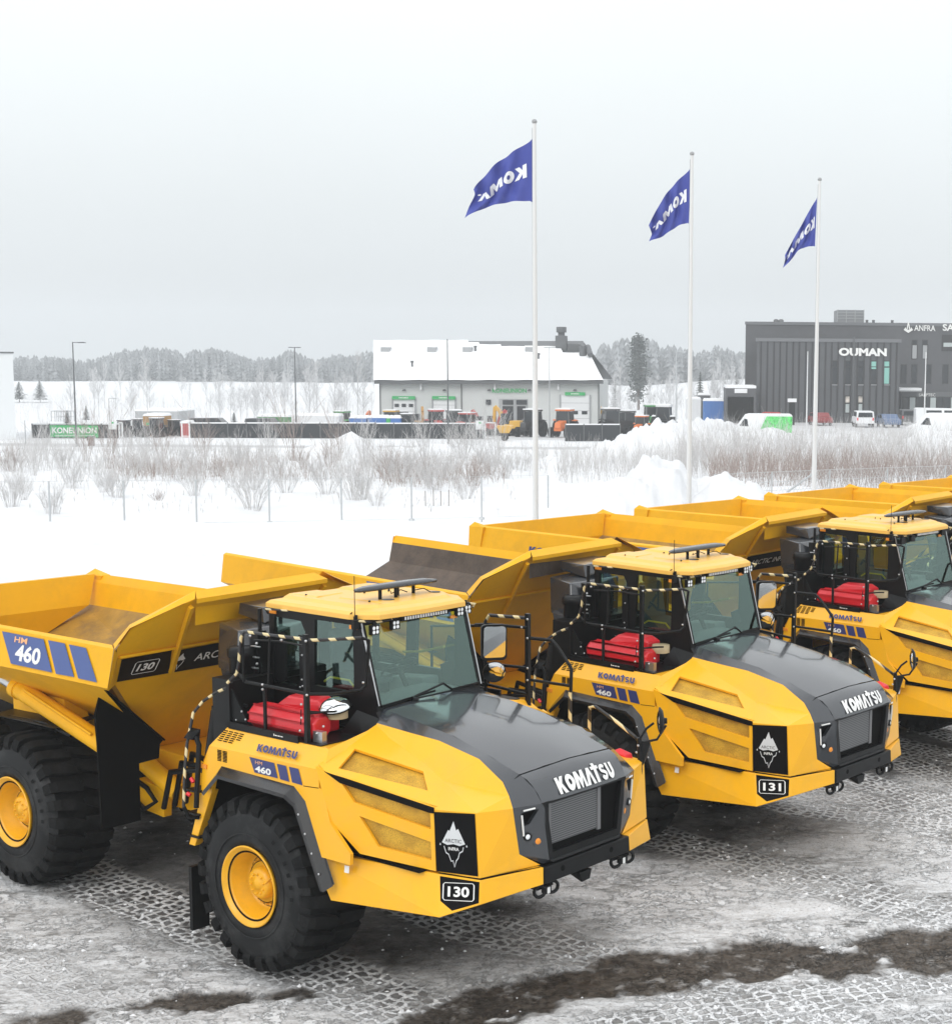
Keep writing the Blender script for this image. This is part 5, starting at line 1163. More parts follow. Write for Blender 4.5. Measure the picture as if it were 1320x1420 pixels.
def ground_mat():
    m = bpy.data.materials.new('yard_ice_and_snow'); m.use_nodes = True; n = m.node_tree; lk = n.links.new; b = n.nodes['Principled BSDF']
    tcn = n.nodes.new('ShaderNodeTexCoord')
    def A(nm): a = n.nodes.new('ShaderNodeAttribute'); a.attribute_name = nm; return a.outputs['Fac']
    def N(sc, det=6, r=.6, stretch=None):
        z = n.nodes.new('ShaderNodeTexNoise'); z.inputs['Scale'].default_value = sc; z.inputs['Detail'].default_value = det; z.inputs['Roughness'].default_value = r
        if stretch:
            mp = n.nodes.new('ShaderNodeMapping'); mp.inputs['Rotation'].default_value = (0, 0, stretch[0]); mp.inputs['Scale'].default_value = (stretch[1], stretch[2], 1); lk(tcn.outputs['Object'], mp.inputs['Vector']); lk(mp.outputs[0], z.inputs['Vector'])
        else: lk(tcn.outputs['Object'], z.inputs['Vector'])
        return z.outputs['Fac']
    def MR(v, a, b_, c=0, d=1):
        r = n.nodes.new('ShaderNodeMapRange'); r.inputs['From Min'].default_value = a; r.inputs['From Max'].default_value = b_; r.inputs['To Min'].default_value = c; r.inputs['To Max'].default_value = d; lk(v, r.inputs['Value']); return r.outputs['Result']
    def MIX(f, a, b_):
        x = n.nodes.new('ShaderNodeMix'); x.data_type = 'RGBA'
        if isinstance(f, float): x.inputs['Factor'].default_value = f
        else: lk(f, x.inputs['Factor'])
        for k, v in (('A', a), ('B', b_)):
            if isinstance(v, tuple): x.inputs[k].default_value = (*v, 1)
            else: lk(v, x.inputs[k])
        return x.outputs['Result']
    def MUL(a, b_):
        x = n.nodes.new('ShaderNodeMath'); x.operation = 'MULTIPLY'
        for i, v in enumerate((a, b_)):
            if isinstance(v, (int, float)): x.inputs[i].default_value = v
            else: lk(v, x.inputs[i])
        return x.outputs[0]
    ice = MIX(MR(N(1.1, 8, .68, (HD, .5, 1.6)), .32, .58), (.27, .265, .26), (.70, .70, .70))
    ice = MIX(MR(N(7, 8, .75, (HD, .6, 1.4)), .46, .58, 0, .8), ice, (.82, .83, .84))
    ice = MIX(MR(N(26, 6, .75), .53, .62, 0, .55), ice, (.17, .165, .16))
    ice = MIX(MUL(A('track'), MR(N(1.1, 4), .35, .65, .15, .9)), ice, (.13, .125, .12))
    crust = MUL(MR(N(3.4, 9, .78), .515, .555), MR(N(.7, 3), .42, .56))
    ice = MIX(MUL(crust, .85), ice, (.83, .84, .85))
    wet = MUL(MR(N(2.1, 9, .75, (HD, .45, 1.6)), .56, .62), MR(N(.5, 3), .40, .55))
    ice = MIX(MUL(wet, .8), ice, (.13, .125, .115))
    ice = MIX(MUL(A('wet_shade'), MR(N(1.5), .3, .7, .6, 1)), ice, (.035, .034, .032))  # near-black tint: wet ground plus painted shade under the trucks
    br = MIX(MR(N(16, 12, .85), .42, .58), (.022, .019, .016), (.125, .110, .095))
    br = MIX(MR(N(3, 8, .7), .56, .64, 0, .8), br, (.34, .33, .32))
    c = MIX(A('brown'), ice, br)
    tr_ = n.nodes.new('ShaderNodeAttribute'); tr_.attribute_name = 'tread'
    wob = n.nodes.new('ShaderNodeTexNoise'); wob.inputs['Scale'].default_value = 9; wob.inputs['Detail'].default_value = 3; lk(tcn.outputs['Object'], wob.inputs['Vector'])
    wv = n.nodes.new('ShaderNodeVectorMath'); wv.operation = 'MULTIPLY_ADD'; lk(wob.outputs['Color'], wv.inputs[0]); wv.inputs[1].default_value = (.55, .55, 0); lk(tr_.outputs['Vector'], wv.inputs[2])
    vo = n.nodes.new('ShaderNodeTexVoronoi'); vo.feature = 'DISTANCE_TO_EDGE'; vo.voronoi_dimensions = '2D'; vo.inputs['Scale'].default_value = 1; vo.inputs['Randomness'].default_value = .5; lk(wv.outputs[0], vo.inputs['Vector'])
    dn = n.nodes.new('ShaderNodeMath'); dn.operation = 'MULTIPLY_ADD'; lk(N(11, 6, .75), dn.inputs[0]); dn.inputs[1].default_value = -.46; lk(vo.outputs['Distance'], dn.inputs[2])
    rg = MR(dn.outputs[0], .0, -.085)
    rg = MUL(MUL(rg, A('track')), MR(N(2.6, 5, .7), .36, .46, .25, 1))
    rg = MUL(rg, MR(N(34, 4), .30, .46, .6, 1))
    c = MIX(rg, c, (.84, .85, .86))
    sn = MIX(MR(N(.8, 5), .3, .7), (.70, .715, .735), (.79, .795, .80))
    sn = MIX(A('paved'), sn, (.30, .30, .30))
    c = MIX(A('snow'), c, sn)
    lk(c, b.inputs['Base Color'])
    lk(MR(A('brown'), 0, 1, .58, .30), b.inputs['Roughness']); b.inputs['Specular IOR Level'].default_value = .35
    bn = n.nodes.new('ShaderNodeBump'); bn.inputs['Strength'].default_value = .8; bn.inputs['Distance'].default_value = .03
    bn2 = n.nodes.new('ShaderNodeBump'); bn2.inputs['Strength'].default_value = 1.0; bn2.inputs['Distance'].default_value = .06; mxh = n.nodes.new('ShaderNodeMath'); mxh.operation = 'MAXIMUM'; lk(rg, mxh.inputs[0]); lk(MUL(MUL(crust, .5), MR(A('snow'), 0, 1, 1, .10)), mxh.inputs[1]); lk(mxh.outputs[0], bn2.inputs['Height']); lk(bn2.outputs[0], bn.inputs['Normal']); lk(N(14, 8, .7), bn.inputs['Height']); lk(bn.outputs[0], b.inputs['Normal'])
    return m
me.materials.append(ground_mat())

cr = MB(); rc = random.Random(8)
OCT = [(1, 0, 0), (0, 1, 0), (-1, 0, 0), (0, -1, 0), (0, 0, 1)]
YI = (yard * (1 - brown * .8) * (.25 + track))
for i in range(9000):
    x_ = rc.uniform(-8.5, 8); y_ = rc.uniform(13.9, 30)
    ix = min(len(xs) - 1, int(np.searchsorted(xs, x_))); iy = min(len(ys) - 1, int(np.searchsorted(ys, y_)))
    if rc.random() > YI[iy, ix]: continue
    s_ = .010 + .028 * rc.random() ** 3; z_ = Z[iy, ix]
    cr.add([(x_ + a * s_ * rc.uniform(.6, 1.3), y_ + b * s_ * rc.uniform(.6, 1.3), z_ + (c * s_ * rc.uniform(.4, 1.0)) - .004) for a, b, c in OCT], [(0, 1, 4), (1, 2, 4), (2, 3, 4), (3, 0, 4)])
cr.build('snow_crumbs', mat('crumb_snow', (.80, .81, .82), .8))['kind'] = 'stuff'
# ------------------------------------------------------------------ background
sed = 5
R = random.Random(11)
SNOWM = mat('snow_cover', (.84, .85, .86), .8, var=.03, bump=.2, bscale=6)
WALLG = mat('hall_cladding', (.60, .62, .61), .6, var=.03, vscale=.5)
DKCLAD = mat('dark_cladding', (.082, .086, .094), .5, var=.06, vscale=.4)
DKCLAD2 = mat('dark_cladding_back', (.078, .080, .087), .6, var=.08, vscale=.6)
DKRIB = mat('cladding_seam', (.02, .021, .024), .6)
DKGLASS = mat('dark_glazing', (.02, .025, .03), .15)
TEAL = mat('teal_glazing', (.25, .55, .48), .2)
FENCEM = mat('dark_panel_fence', (.014, .018, .022), .6, var=.1)
GREENS = mat('green_sign', (.03, .42, .12), .5)
GREEND = mat('green_paint', (.05, .30, .08), .5)
WHITEP = mat('white_paint', (.78, .79, .80), .4)
GREYP = mat('grey_paint', (.35, .36, .37), .5)
POLEW = mat('pole_white', (.72, .73, .73), .4)
DGREY = mat('dark_grey_metal', (.10, .105, .11), .5)
GALV = mat('galvanised', (.50, .52, .53), .45, metal=.3)
REDP = mat('red_paint', (.50, .03, .025), .4)
ORP = mat('orange_paint', (.70, .16, .02), .45)
BLUEP = mat('blue_paint', (.05, .18, .50), .5)
YELP = mat('yellow_machine', (.72, .40, .03), .45)
TWIG = mat('frosted_twigs', (.54, .53, .525), .9, var=.2, vscale=3)
TWIGB = mat('brown_twigs', (.34, .28, .255), .9, var=.25, vscale=3)
FROST = mat('frosted_birch', (.56, .56, .565), .9, var=.2, vscale=2)
NEEDLE = mat('spruce_needles', (.075, .088, .082), .9, var=.4, vscale=3)
FARN = mat('frosted_hazy_forest', (.24, .25, .26), .95, var=.5, vscale=.15)  # frost grey, lightened further so part of the haze is in the colour
BARK = mat('pine_bark', (.11, .075, .06), .9)
FLAGM = mat('flag_cloth', (.050, .070, .33), .7)
FLAGW = mat('flag_white', (.80, .82, .86), .7)

def put(root, x, y, z, rz=0): root.location = (x, y, z); root.rotation_euler = (0, 0, rz)
def gpos(px, Y): p = at(px, 600, Y); return p.x, Y, zg(p.x, Y)

# ---- flagpoles and flags
def flag_fn(hoist, fly, pts, waves, depth):
    """pts: function (u,v)->(dx,dz) in metres; returns 3-D point function"""
    def f(u, v):
        dx, dz = pts(u, v)
        dy = depth * u * .9 + waves * math.sin(u * 9 + v * 2.2) * (.15 + u) * .5 + .05 * math.sin(u * 17 - v * 5) * u
        return Vector((dx, dy, dz))
    return f
def bil(grid):
    """grid rows (v) of columns (u) control points; smooth bilinear"""
    def f(u, v):
        nr, nc = len(grid) - 1, len(grid[0]) - 1
        a = min(nr - 1e-6, max(0, v * nr)); b = min(nc - 1e-6, max(0, u * nc)); i, j = int(a), int(b); a -= i; b -= j
        a_ = a; b_s = b
        p = [grid[i][j], grid[i][j + 1], grid[i + 1][j], grid[i + 1][j + 1]]
        return tuple((p[0][k] * (1 - b_s) + p[1][k] * b_s) * (1 - a_) + (p[2][k] * (1 - b_s) + p[3][k] * b_s) * a_ for k in (0, 1))
    return f
POLES = [(742.5, 720, 38.0, 165, 'nearest white flagpole, rising behind the open body of truck 131', 'tall'),
         (955, 700, 43.5, 210, 'middle one of the three white flagpoles, right of the metal roofed hall', 'mid'),
         (1128.5, 680, 49.0, 246, 'farthest white flagpole, standing before the dark building', 'far')]
FG = [
    # control points in photo pixels: rows from top edge to bottom edge, columns from the pole outwards
    ([[(738, 192), (712, 205), (690, 219), (665, 241), (648, 257)], [(738, 222), (712, 232), (692, 242), (670, 263), (652, 264)], [(738, 250), (714, 256), (692, 262), (673, 277), (643, 279)], [(738, 280), (714, 279), (690, 281), (664, 285), (636, 301)]], 38.0,
     'navy flag with mirrored white lettering on the nearest pole, flying widest', .10),
    ([[(957, 233), (940, 247), (926, 262), (912, 282), (897, 310)], [(957, 258), (941, 266), (930, 280), (914, 302), (900, 316)], [(956, 284), (943, 288), (932, 296), (918, 312), (902, 322)], [(955, 310), (943, 312), (930, 319), (916, 327), (897, 333)]], 43.5,
     'navy flag with mirrored white lettering on the middle pole, half drooping', .10),
    ([[(1133, 273), (1126, 284), (1116, 303), (1104, 325), (1090, 352)], [(1132, 296), (1126, 304), (1114, 318), (1100, 340), (1090, 360)], [(1131, 320), (1125, 324), (1112, 334), (1101, 350), (1088, 366)], [(1130, 342), (1122, 342), (1108, 345), (1100, 358), (1086, 371)]], 49.0,
     'navy flag on the farthest pole, folded and hanging steeply', .16)]
for (px, pb, Y, pt, lab, _), (grid, Yf, flab, wv) in zip(POLES, FG):
    b = at(px, pb, Y); top = at(px + (738 - 742) * 0, pt, Y)
    x0 = b.x; z0 = zg(x0, Y) - .1; zt = top.z
    r = thing('flagpole', lab, 'flagpole', (x0, Y, z0), group='three white flagpoles')
    m = MB(); m.tube([(0, 0, 0), (0, 0, (zt - z0) * .5), (0, 0, zt - z0 - .1)], .085, 14, r2=.045); m.build('pole', POLEW, r)
    m = MB(); m.lathe([(0, .03), (.04, .06), (.08, .068), (.12, .04), (.13, .001)], (0, 0, zt - z0 - .12), (0, 0, 1), 14); m.build('cap', GREYP, r)
    m = MB(); m.tube([(-.06, -.02, 1.2), (-.05, -.03, (zt - z0) * .6), (-.05, 0, zt - z0 - .2)], .006, 4); m.build('halyard', GREYP, r)
    G3 = [[at(px_, py_, Y) for px_, py_ in row] for row in grid]
    G2 = [[(p.x - x0, p.z - z0) for p in row] for row in G3]
    F2 = bil(G2)
    def fpt(u, v, F2=F2, wv=wv):
        # smooth the bilinear patch a little
        e_ = .06; s = [F2(min(1, max(0, u + a)), min(1, max(0, v + b_))) for a in (-e_, 0, e_) for b_ in (-e_, 0, e_)]
        if u < .01: s = [F2(u, v)]
        x = sum(p[0] for p in s) / len(s); z = sum(p[1] for p in s) / len(s)
        dy = .75 * u + wv * math.sin(u * 8 + v * 2.4) * (.2 + u) + .07 * math.sin(u * 19 - v * 6) * min(1, u * 3) + .035 * math.sin(v * 11 + u * 21) * min(1, u * 3)
        return Vector((x, dy, z))
    m = MB(); NU, NV = 44, 26
    vs = [fpt(i / NU, j / NV) for j in range(NV + 1) for i in range(NU + 1)]
    m.add(vs, [(j * (NU + 1) + i, (j + 1) * (NU + 1) + i, (j + 1) * (NU + 1) + i + 1, j * (NU + 1) + i + 1) for j in range(NV) for i in range(NU)], 0, True)
    fl = thing('flag', flab, 'flag', (x0, Y, z0), group='navy flags on the three poles')
    m.build('cloth', FLAGM, fl)
    m = MB()
    # subdivide lettering by splitting through triangulated quads
    Vv, Ff = KOM
    bm = bmesh.new(); bv = [bm.verts.new((a, b_, 0)) for a, b_ in Vv]
    for f in Ff:
        try: bm.faces.new([bv[i] for i in f])
        except ValueError: pass
    bmesh.ops.subdivide_edges(bm, edges=bm.edges, cuts=2, use_grid_fill=True)
    bmesh.ops.triangulate(bm, faces=bm.faces)
    bm.verts.index_update()
    P_ = []
    for v in bm.verts:
        u = .08 + v.co.x * 1.3; w = .58 - v.co.y * .24
        P_.append(fpt(u, w) + Vector((0, -.016, 0)))
    m.add(P_, [tuple(v.index for v in f.verts) for f in bm.faces if all(v.co.x < .66 or .70 < v.co.x < .0 for v in f.verts)]); bm.free()
    m.build('lettering', FLAGW, fl)

# ---- street lamps: px, base py, top py, Y, arm style
def lamp(px, pt, Y, arm, label, col=DGREY, r=.09):
    x, y, z = gpos(px, Y); h = at(px, pt, Y).z - z
    o = thing('street_lamp', label, 'street lamp', (x, y, z), group='lamp posts around the yards')
    m = MB(); m.tube([(0, 0, -.3), (0, 0, h)], r, 8, r2=r * .55); m.build('post', col, o)
    if arm:
        m = MB()
        for s in ((1,) if arm == 1 else (-1, 1)): m.bar((0, 0, h - .05), (s * (1.0 if arm == 1 else .55), 0, h - .02), .07, .06); m.box(((.8 if arm == 1 else .35) * s - .3, -.12, h - .09), ((.8 if arm == 1 else .35) * s + .3, .12, h - .02))
        m.build('lamp_head', col, o)
lamp(105.5, 474, 135, 1, 'dark street lamp with one arm in front of the green banner')
lamp(411, 481, 165, 2, 'lamp post with two heads behind the dark fence, left of the hall')
lamp(621.5, 470, 150, 0, 'plain dark post standing before the hall between its two left doors')
lamp(762, 481, 172, 2, 'grey lamp post with short double head by the right part of the hall', GREYP, .07)
lamp(937, 487, 170, 1, 'pale lamp post between the hall and the dark building', GALV, .08)
lamp(1118, 487, 150, 0, 'thin white post before the ribbed block, left of the far flagpole', POLEW, .07)
lamp(1281, 488, 160, 0, 'thin white post before the two tall windows on the right', POLEW, .08)
lamp(152.5, 552, 210, 1, 'small faint lamp post in the snow beyond the green banner fence', GREYP, .07)
lamp(35, 583, 140, 0, 'short grey post at the far left of the road', GREYP, .06)

# ---- machine hall
YH = 188
def hallp(px, py, Y=YH): return at(px, py, Y)
hz = zg(hallp(680, 600).x, YH)
A0, A1 = hallp(527, 600), hallp(831, 600); ez = hallp(680, 529).z; rz_ = hallp(660, 472, 200).z
hall = thing('machine_hall', 'long pale machinery hall with a snow covered roof and green signs', 'building', (0, 0, 0))
m = MB(); m.box((A0.x, YH, hz - 1), (A1.x, YH + .3, ez)); m.box((A0.x, YH + .3, hz - 1), (A0.x + .3, YH + 22, ez)); m.box((A1.x - .3, YH + .3, hz - 1), (A1.x, YH + 22, ez)); m.box((A0.x, YH + 21.7, hz - 1), (A1.x, YH + 22, ez)); m.build('wall', WALLG, hall)
e0, e1 = hallp(519, 528, YH - .8), hallp(836.5, 528, YH - .8); r0, r1 = hallp(519, 473, 200), hallp(808, 472.5, 200)
m = MB(); d = Vector((0, 0, -.35)); m.add([e0, e1, r1, r0, e0 + d, e1 + d, r1 + d, r0 + d], [(0, 1, 2, 3), (7, 6, 5, 4), (0, 4, 5, 1), (1, 5, 6, 2), (3, 0, 4, 7)]); bk0, bk1 = Vector((e0.x, 212, e0.z)), Vector((e1.x, 212, e1.z)); m.add([r0, r1, bk1, bk0], [(0, 1, 2, 3)]); m.build('roof', DGREY, hall)
def rp(u, v, o=0): return e0.lerp(e1, u).lerp(r0.lerp(r1, u), v) + Vector((0, -o * .5, o))
m = MB(); NS = 40
for j0, j1 in ((0, .58), (.58, 1.0)):
    vs = []
    for j in range(9):
        v = j0 + (j1 - j0) * j / 8
        for i in range(NS + 1):
            u = i / NS; edge = min(1, (u) * 40 + .15, (1 - u) * 40 + .15, (v - j0) * 14 + .1, (j1 - v) * 14 + .1)
            vs.append(rp(-.004 + u * 1.004, v, .30 * edge ** .5 + .03 * math.sin(u * 40 + v * 9) + (.0 if v < .58 else .05)))
    def keep(i, j):
        u = (i + .5) / NS; v = j0 + (j1 - j0) * (j + .5) / 8
        if u > .44 and v > .80 + .55 * max(0, .62 - u): return False
        if v > .62 and u > .87: return False
        return True
    m.add(vs, [(j * (NS + 1) + i, j * (NS + 1) + i + 1, (j + 1) * (NS + 1) + i + 1, (j + 1) * (NS + 1) + i) for j in range(8) for i in range(NS) if keep(i, j)], 0, True)
m.build('roof_snow', SNOWM, hall)
for u in (.055, .27, .435, .725):
    m = MB(); c = rp(u, .68); m.box((c.x - .55, c.y - .6, c.z - .2), (c.x + .55, c.y + .6, c.z + .75)); v_ = m.build('roof_vent', GREYP, hall); m = MB(); m.box((c.x - .6, c.y - .65, c.z + .75), (c.x + .6, c.y + .65, c.z + .95)); m.build('snow_cap', SNOWM, v_)
for u, v in ((.17, .28), (.75, .47), (.47, .66)):
    m = MB(); c = rp(u, v); m.tube([(c.x, c.y, c.z - .2), (c.x, c.y, c.z + .95)], .12, 8); m.lathe([(0, .2), (.25, .2), (.25, .001)], (c.x, c.y, c.z + .8), (0, 0, 1), 8); m.build('vent_pipe', DGREY, hall)
m = MB(); c = rp(.90, .80); m.box((c.x - 1.2, c.y - 1, c.z - .4), (c.x + .2, c.y + 1, c.z + 1.6)); m.box((c.x + .3, c.y - 1, c.z - .4), (c.x + 1.8, c.y + 1, c.z + .6)); c2 = rp(.955, .97); m.tube([(c2.x - 1.6, c2.y, c2.z - .5), (c2.x - 1.6, c2.y, c2.z + 1.4)], .45, 10); m.lathe([(0, .65), (.7, .65), (.7, .001)], (c2.x - 1.6, c2.y, c2.z + 1.2), (0, 0, 1), 12); m.tube([(c.x + 2.2, c.y - 2, c.z), (c.x + 3.0, c.y - 2.4, c.z + .2), (c.x + 3.4, c.y - 4, c.z - .8)], .35, 10); c = rp(.965, .60); m.tube([(c.x, c.y, c.z), (c.x, c.y, c.z + 1.3)], .5, 10); m.build('ventilation_plant', DGREY, hall, bevel=.03)
m = MB(); m.bar((e0.x, YH - .9, e0.z - .25), (e1.x, YH - .9, e1.z - .25), .18, .18); m.build('gutter', DGREY, hall)
for px in (527, 640, 830): m = MB(); p = hallp(px, 560, YH - .1); m.tube([(p.x, p.y, hz), (p.x, p.y, ez)], .07, 6); m.build('downpipe', DGREY, hall)
for (xa, xb, yt, ybt, dark) in ((545.5, 575.5, 552, 600, 1), (601, 631, 552, 600, 0), (778, 817, 548, 600, 1)):
    a, b = hallp(xa, yt, YH), hallp(xb, ybt, YH)
    m = MB(); m.box((a.x, YH - .10, hz), (b.x, YH - .02, a.z)); dr = m.build('door', WHITEP, hall)
    m = MB()
    for k in range(1, 5): m.box((a.x, YH - .115, hz + (a.z - hz) * k / 5), (b.x, YH - .10, hz + (a.z - hz) * k / 5 + .04))
    m.bar((a.x - .1, YH - .1, hz), (a.x - .1, YH - .1, a.z + .1), .15); m.bar((b.x + .1, YH - .1, hz), (b.x + .1, YH - .1, a.z + .1), .15); m.build('door_seam', GREYP, dr)
    if dark:
        w = (b.x - a.x) / 3; zz = hallp(xa, 561 if xa < 700 else 571, YH).z
        for k in range(3): m = MB(); m.box((a.x + w * (k + .2), YH - .14, zz - .28), (a.x + w * (k + .8), YH - .116, zz + .12)); m.build('pane', DKGLASS, dr)
    s = MB(); za_ = hallp(xa, 549 if xa < 700 else 543.5, YH).z; zb_ = hallp(xa, 553.5 if xa < 700 else 548, YH).z; x1_, x2_ = (a.x - .1, b.x + .1) if xa < 700 else (a.x + .5, b.x - .5)
    s.box((x1_, YH - .35, zb_), (x2_, YH - .12, za_)); sg_ = s.build('door_sign', GREENS, hall)
    s = MB()
    for k in range(7): s.box((x1_ + (x2_ - x1_) * (.3 + .06 * k), YH - .37, zb_ + .12), (x1_ + (x2_ - x1_) * (.335 + .06 * k), YH - .352, za_ - .12))
    s.build('sign_text', WHITEV, sg_)
a, b = hallp(692, 553, YH), hallp(732, 600, YH); m = MB(); m.box((a.x, YH - .12, hz), (b.x, YH - .02, a.z)); en = m.build('entrance_glazing', GREYP, hall)
for k, (xa, xb, yt, yb) in enumerate(((697, 712, 554.5, 561), (716, 731, 554.5, 561), (697, 712, 563, 598), (717, 729, 563, 598), (674, 681, 554, 561))):
    p, q_ = hallp(xa, yt, YH), hallp(xb, yb, YH); m = MB(); m.box((p.x, YH - .18, q_.z), (q_.x, YH - .125 if k < 4 else YH - .02, p.z)); m.build('pane', DKGLASS, en)
m = MB(); o = hallp(682.5, 544.5, YH - .25); u2 = hallp(730, 544.5, YH - .25) - o; v2 = hallp(682.5, 538.5, YH - .25) - o; decal(m, text2d('KONEUNION', .03), o, u2, v2, 0); m.build('hall_sign', GREENS, hall)
for px in (583.5, 686, 774): m = MB(); p = hallp(px, 531, YH - .4); m.box((p.x - .1, p.y - .1, p.z - .8), (p.x + .1, p.y + .3, p.z)); m.build('wall_lamp', WHITEP, hall)
for px in (560, 616, 678, 734, 797): m = MB(); p = hallp(px, 542, YH - .3); m.hull([(p.x - .25, p.y, p.z), (p.x + .25, p.y, p.z), (p.x - .15, p.y + .3, p.z + .2), (p.x + .15, p.y + .3, p.z + .2), (p.x, p.y, p.z + .2)]); m.build('wall_lamp', DGREY, hall)

# ---- dark panel fences in front of the yard
def pfence(xa, xb, yt, Y0, Y1, label, posts=6):
    a = at(xa, yt, Y0); b = at(xb, yt, Y1); o = thing('panel_fence', label, 'fence', (a.x, a.y, 0), group='dark panel fences around the machinery yard')
    d = Vector((b.x - a.x, b.y - a.y, 0)); za_, zb_ = zg(a.x, a.y), zg(b.x, b.y)
    m = MB(); n = Vector((d.y, -d.x, 0)).normalized() * .05
    A = Vector((0, 0, za_)); B = Vector((d.x, d.y, zb_)); At = Vector((0, 0, a.z)); Bt = Vector((d.x, d.y, b.z))
    vs = [A - n, B - n, Bt - n, At - n, A + n, B + n, Bt + n, At + n]
    m.add(vs, [(0, 1, 2, 3), (7, 6, 5, 4), (3, 2, 6, 7), (0, 3, 7, 4), (1, 5, 6, 2)]); m.build('panel', FENCEM, o, recalc=True)
    m = MB(); m.bar(At + Vector((0, 0, .05)), Bt + Vector((0, 0, .05)), .18, .12); m.build('snow_ridge', SNOWM, o)
    for k in range(posts + 1):
        t = k / posts; p = A.lerp(B, t); q_ = At.lerp(Bt, t); m = MB(); m.bar(p - Vector((0, .1, .3)), q_ - Vector((0, .1, -.1)), .1); m.build('post', DGREY, o)
    return o, a, b, d
f1, fa_, fb_, fd = pfence(45, 165, 588.5, 156, 158, 'dark panel fence with a green banner, left of the lamp post', 5)
pfence(264, 520, 587, 161, 164, 'long dark panel fence before the blue containers', 10)
pfence(521, 671, 587.5, 164, 166, 'dark panel fence directly before the left half of the hall', 6)
pfence(784, 860, 589, 160, 162, 'short dark panel fence before the right corner of the hall', 3)
p0, p1 = at(70, 606, 155.6), at(136.5, 590, 155.8)
m = MB(); m.box((p0.x, 155.55, p0.z), (p1.x, 155.7, p1.z)); bn = m.build('banner', GREENS, None); tag(bn, 'green banner with white lettering hung on the dark fence', 'banner')
m = MB(); o = at(72.5, 601, 155.5); decal(m, text2d('KONEUNION', .03), o, at(134, 601, 155.5) - o, at(72.5, 592.5, 155.5) - o, 0)
for k in range(30):
    q_ = at(76 + k * 1.85, 604.4, 155.5); m.add([q_, q_ + Vector((.07 + .03 * (k % 3), 0, 0)), q_ + Vector((.07, 0, .09)), q_ + Vector((0, 0, .09))], [(0, 1, 2, 3)])
m.build('banner_text', WHITEV, bn)
for px, Y, lab in ((156, 157, 'white notice board at the left gate of the machinery yard'), (665, 163, 'white notice board on the fence before the red excavators')):
    a = at(px - 5.5, 583, Y); b = at(px + 6, 595.5, Y); o = thing('notice_board', lab, 'sign', (a.x, Y, 0)); m = MB(); m.box((0, -.05, b.z), (b.x - a.x, .03, a.z)); m.build('board', WHITEP, o)
    m = MB(); m.box(((b.x - a.x) * .4, -.07, b.z + (a.z - b.z) * .65), ((b.x - a.x) * .65, -.055, b.z + (a.z - b.z) * .85)); m.build('logo', GREENS, o); m = MB(); m.bar((.1, .1, zg(a.x, Y)), (.1, .1, a.z), .08); m.build('post', GALV, o); m = MB(); m.bar((b.x - a.x - .1, .1, zg(a.x, Y)), (b.x - a.x - .1, .1, a.z), .08); m.build('post', GALV, o)
for xa, xb, Y, lab in ((672.5, 687, 165, 'white tube gate frame at the right end of the hall fence'), (252, 263, 160, 'white tube gate frame beside the red box'), (165, 170, 157, 'narrow white gate frame right of the banner fence')):
    a = at(xa, 586, Y); b = at(xb, 607, Y); o = thing('gate_frame', lab, 'gate', (a.x, Y, 0)); z_ = zg(a.x, Y); w = b.x - a.x
    m = MB(); m.bar((0, 0, z_), (0, 0, a.z), .12); m.bar((w, 0, z_), (w, 0, a.z), .12); m.bar((0, 0, a.z), (w, 0, a.z), .12); m.bar((0, 0, z_ + .2), (w, 0, z_ + .2), .08); m.build('frame', WHITEP, o)
    m = MB()
    for k in range(1, 5): m.bar((w * k / 5, 0, z_ + .2), (w * k / 5, 0, a.z), .02)
    m.build('bars', GALV, o)

# ---- vehicles and machines
def wheel(m, x, y, z, r, w): m.lathe([(-w / 2, r * .5), (-w / 2, r * .92), (-w / 2 + .03, r), (w / 2 - .03, r), (w / 2, r * .92), (w / 2, r * .5), (w / 2 - .05, r * .45), (w / 2 - .05, .001)], (x, y, z), (0, 1, 0), 16)
def car(px, Y, rz, prof, glass, length, width, paint, label, cat='car', name='parked_car', wr=.33, group='vehicles parked by the dark building', extra=None):
    x, y, z = gpos(px, Y)
    o = thing(name, label, cat, (x, y, z), rz, group)
    m = MB(); n = len(prof); w = width / 2
    def sec(s): return [Vector(((a - .5) * length, s * w * (1 - .10 * max(0, (h - .9)) * (1 if h > .9 else 0)), h)) for a, h in prof]
    l, r_ = sec(-1), sec(1)
    m.add(l, [tuple(range(n))]); m.add(r_, [tuple(reversed(range(n)))]); m.add(l + r_, [(i, i + n, (i + 1) % n + n, (i + 1) % n) for i in range(n)])
    m.build('body', paint, o, bevel=.05, recalc=True)
    for s in (-1, 1):
        for g in glass:
            m = MB(); m.add([Vector(((a - .5) * length, s * (w * (1 - .10 * max(0, (h - .9))) + .012), h)) for a, h in g], [tuple(range(len(g)))]); m.build('side_window', DKGLASS, o)
    for s in (-1, 1):
        for a in (.19, .80): m = MB(); wheel(m, (a - .5) * length, s * (w - .1), wr, wr, .22); m.build('wheel', RUBBER, o)
    if extra: extra(o, length, width)
    return o
CARP = [(0.01, .35), (.0, .75), (.04, 1.0), (.10, 1.05), (.20, 1.42), (.58, 1.45), (.74, 1.02), (.96, .88), (1.0, .6), (.99, .35)]
CARG = [[(.16, 1.05), (.22, 1.36), (.38, 1.38), (.38, 1.03)], [(.40, 1.03), (.40, 1.38), (.56, 1.39), (.69, 1.03)]]
VANP = [(0.0, .40), (.0, 2.35), (.02, 2.5), (.66, 2.5), (.72, 2.42), (.84, 1.55), (.97, 1.25), (1.0, .9), (1.0, .40)]
VANG = [[(.68, 1.45), (.70, 2.05), (.745, 2.1), (.82, 1.5)]]
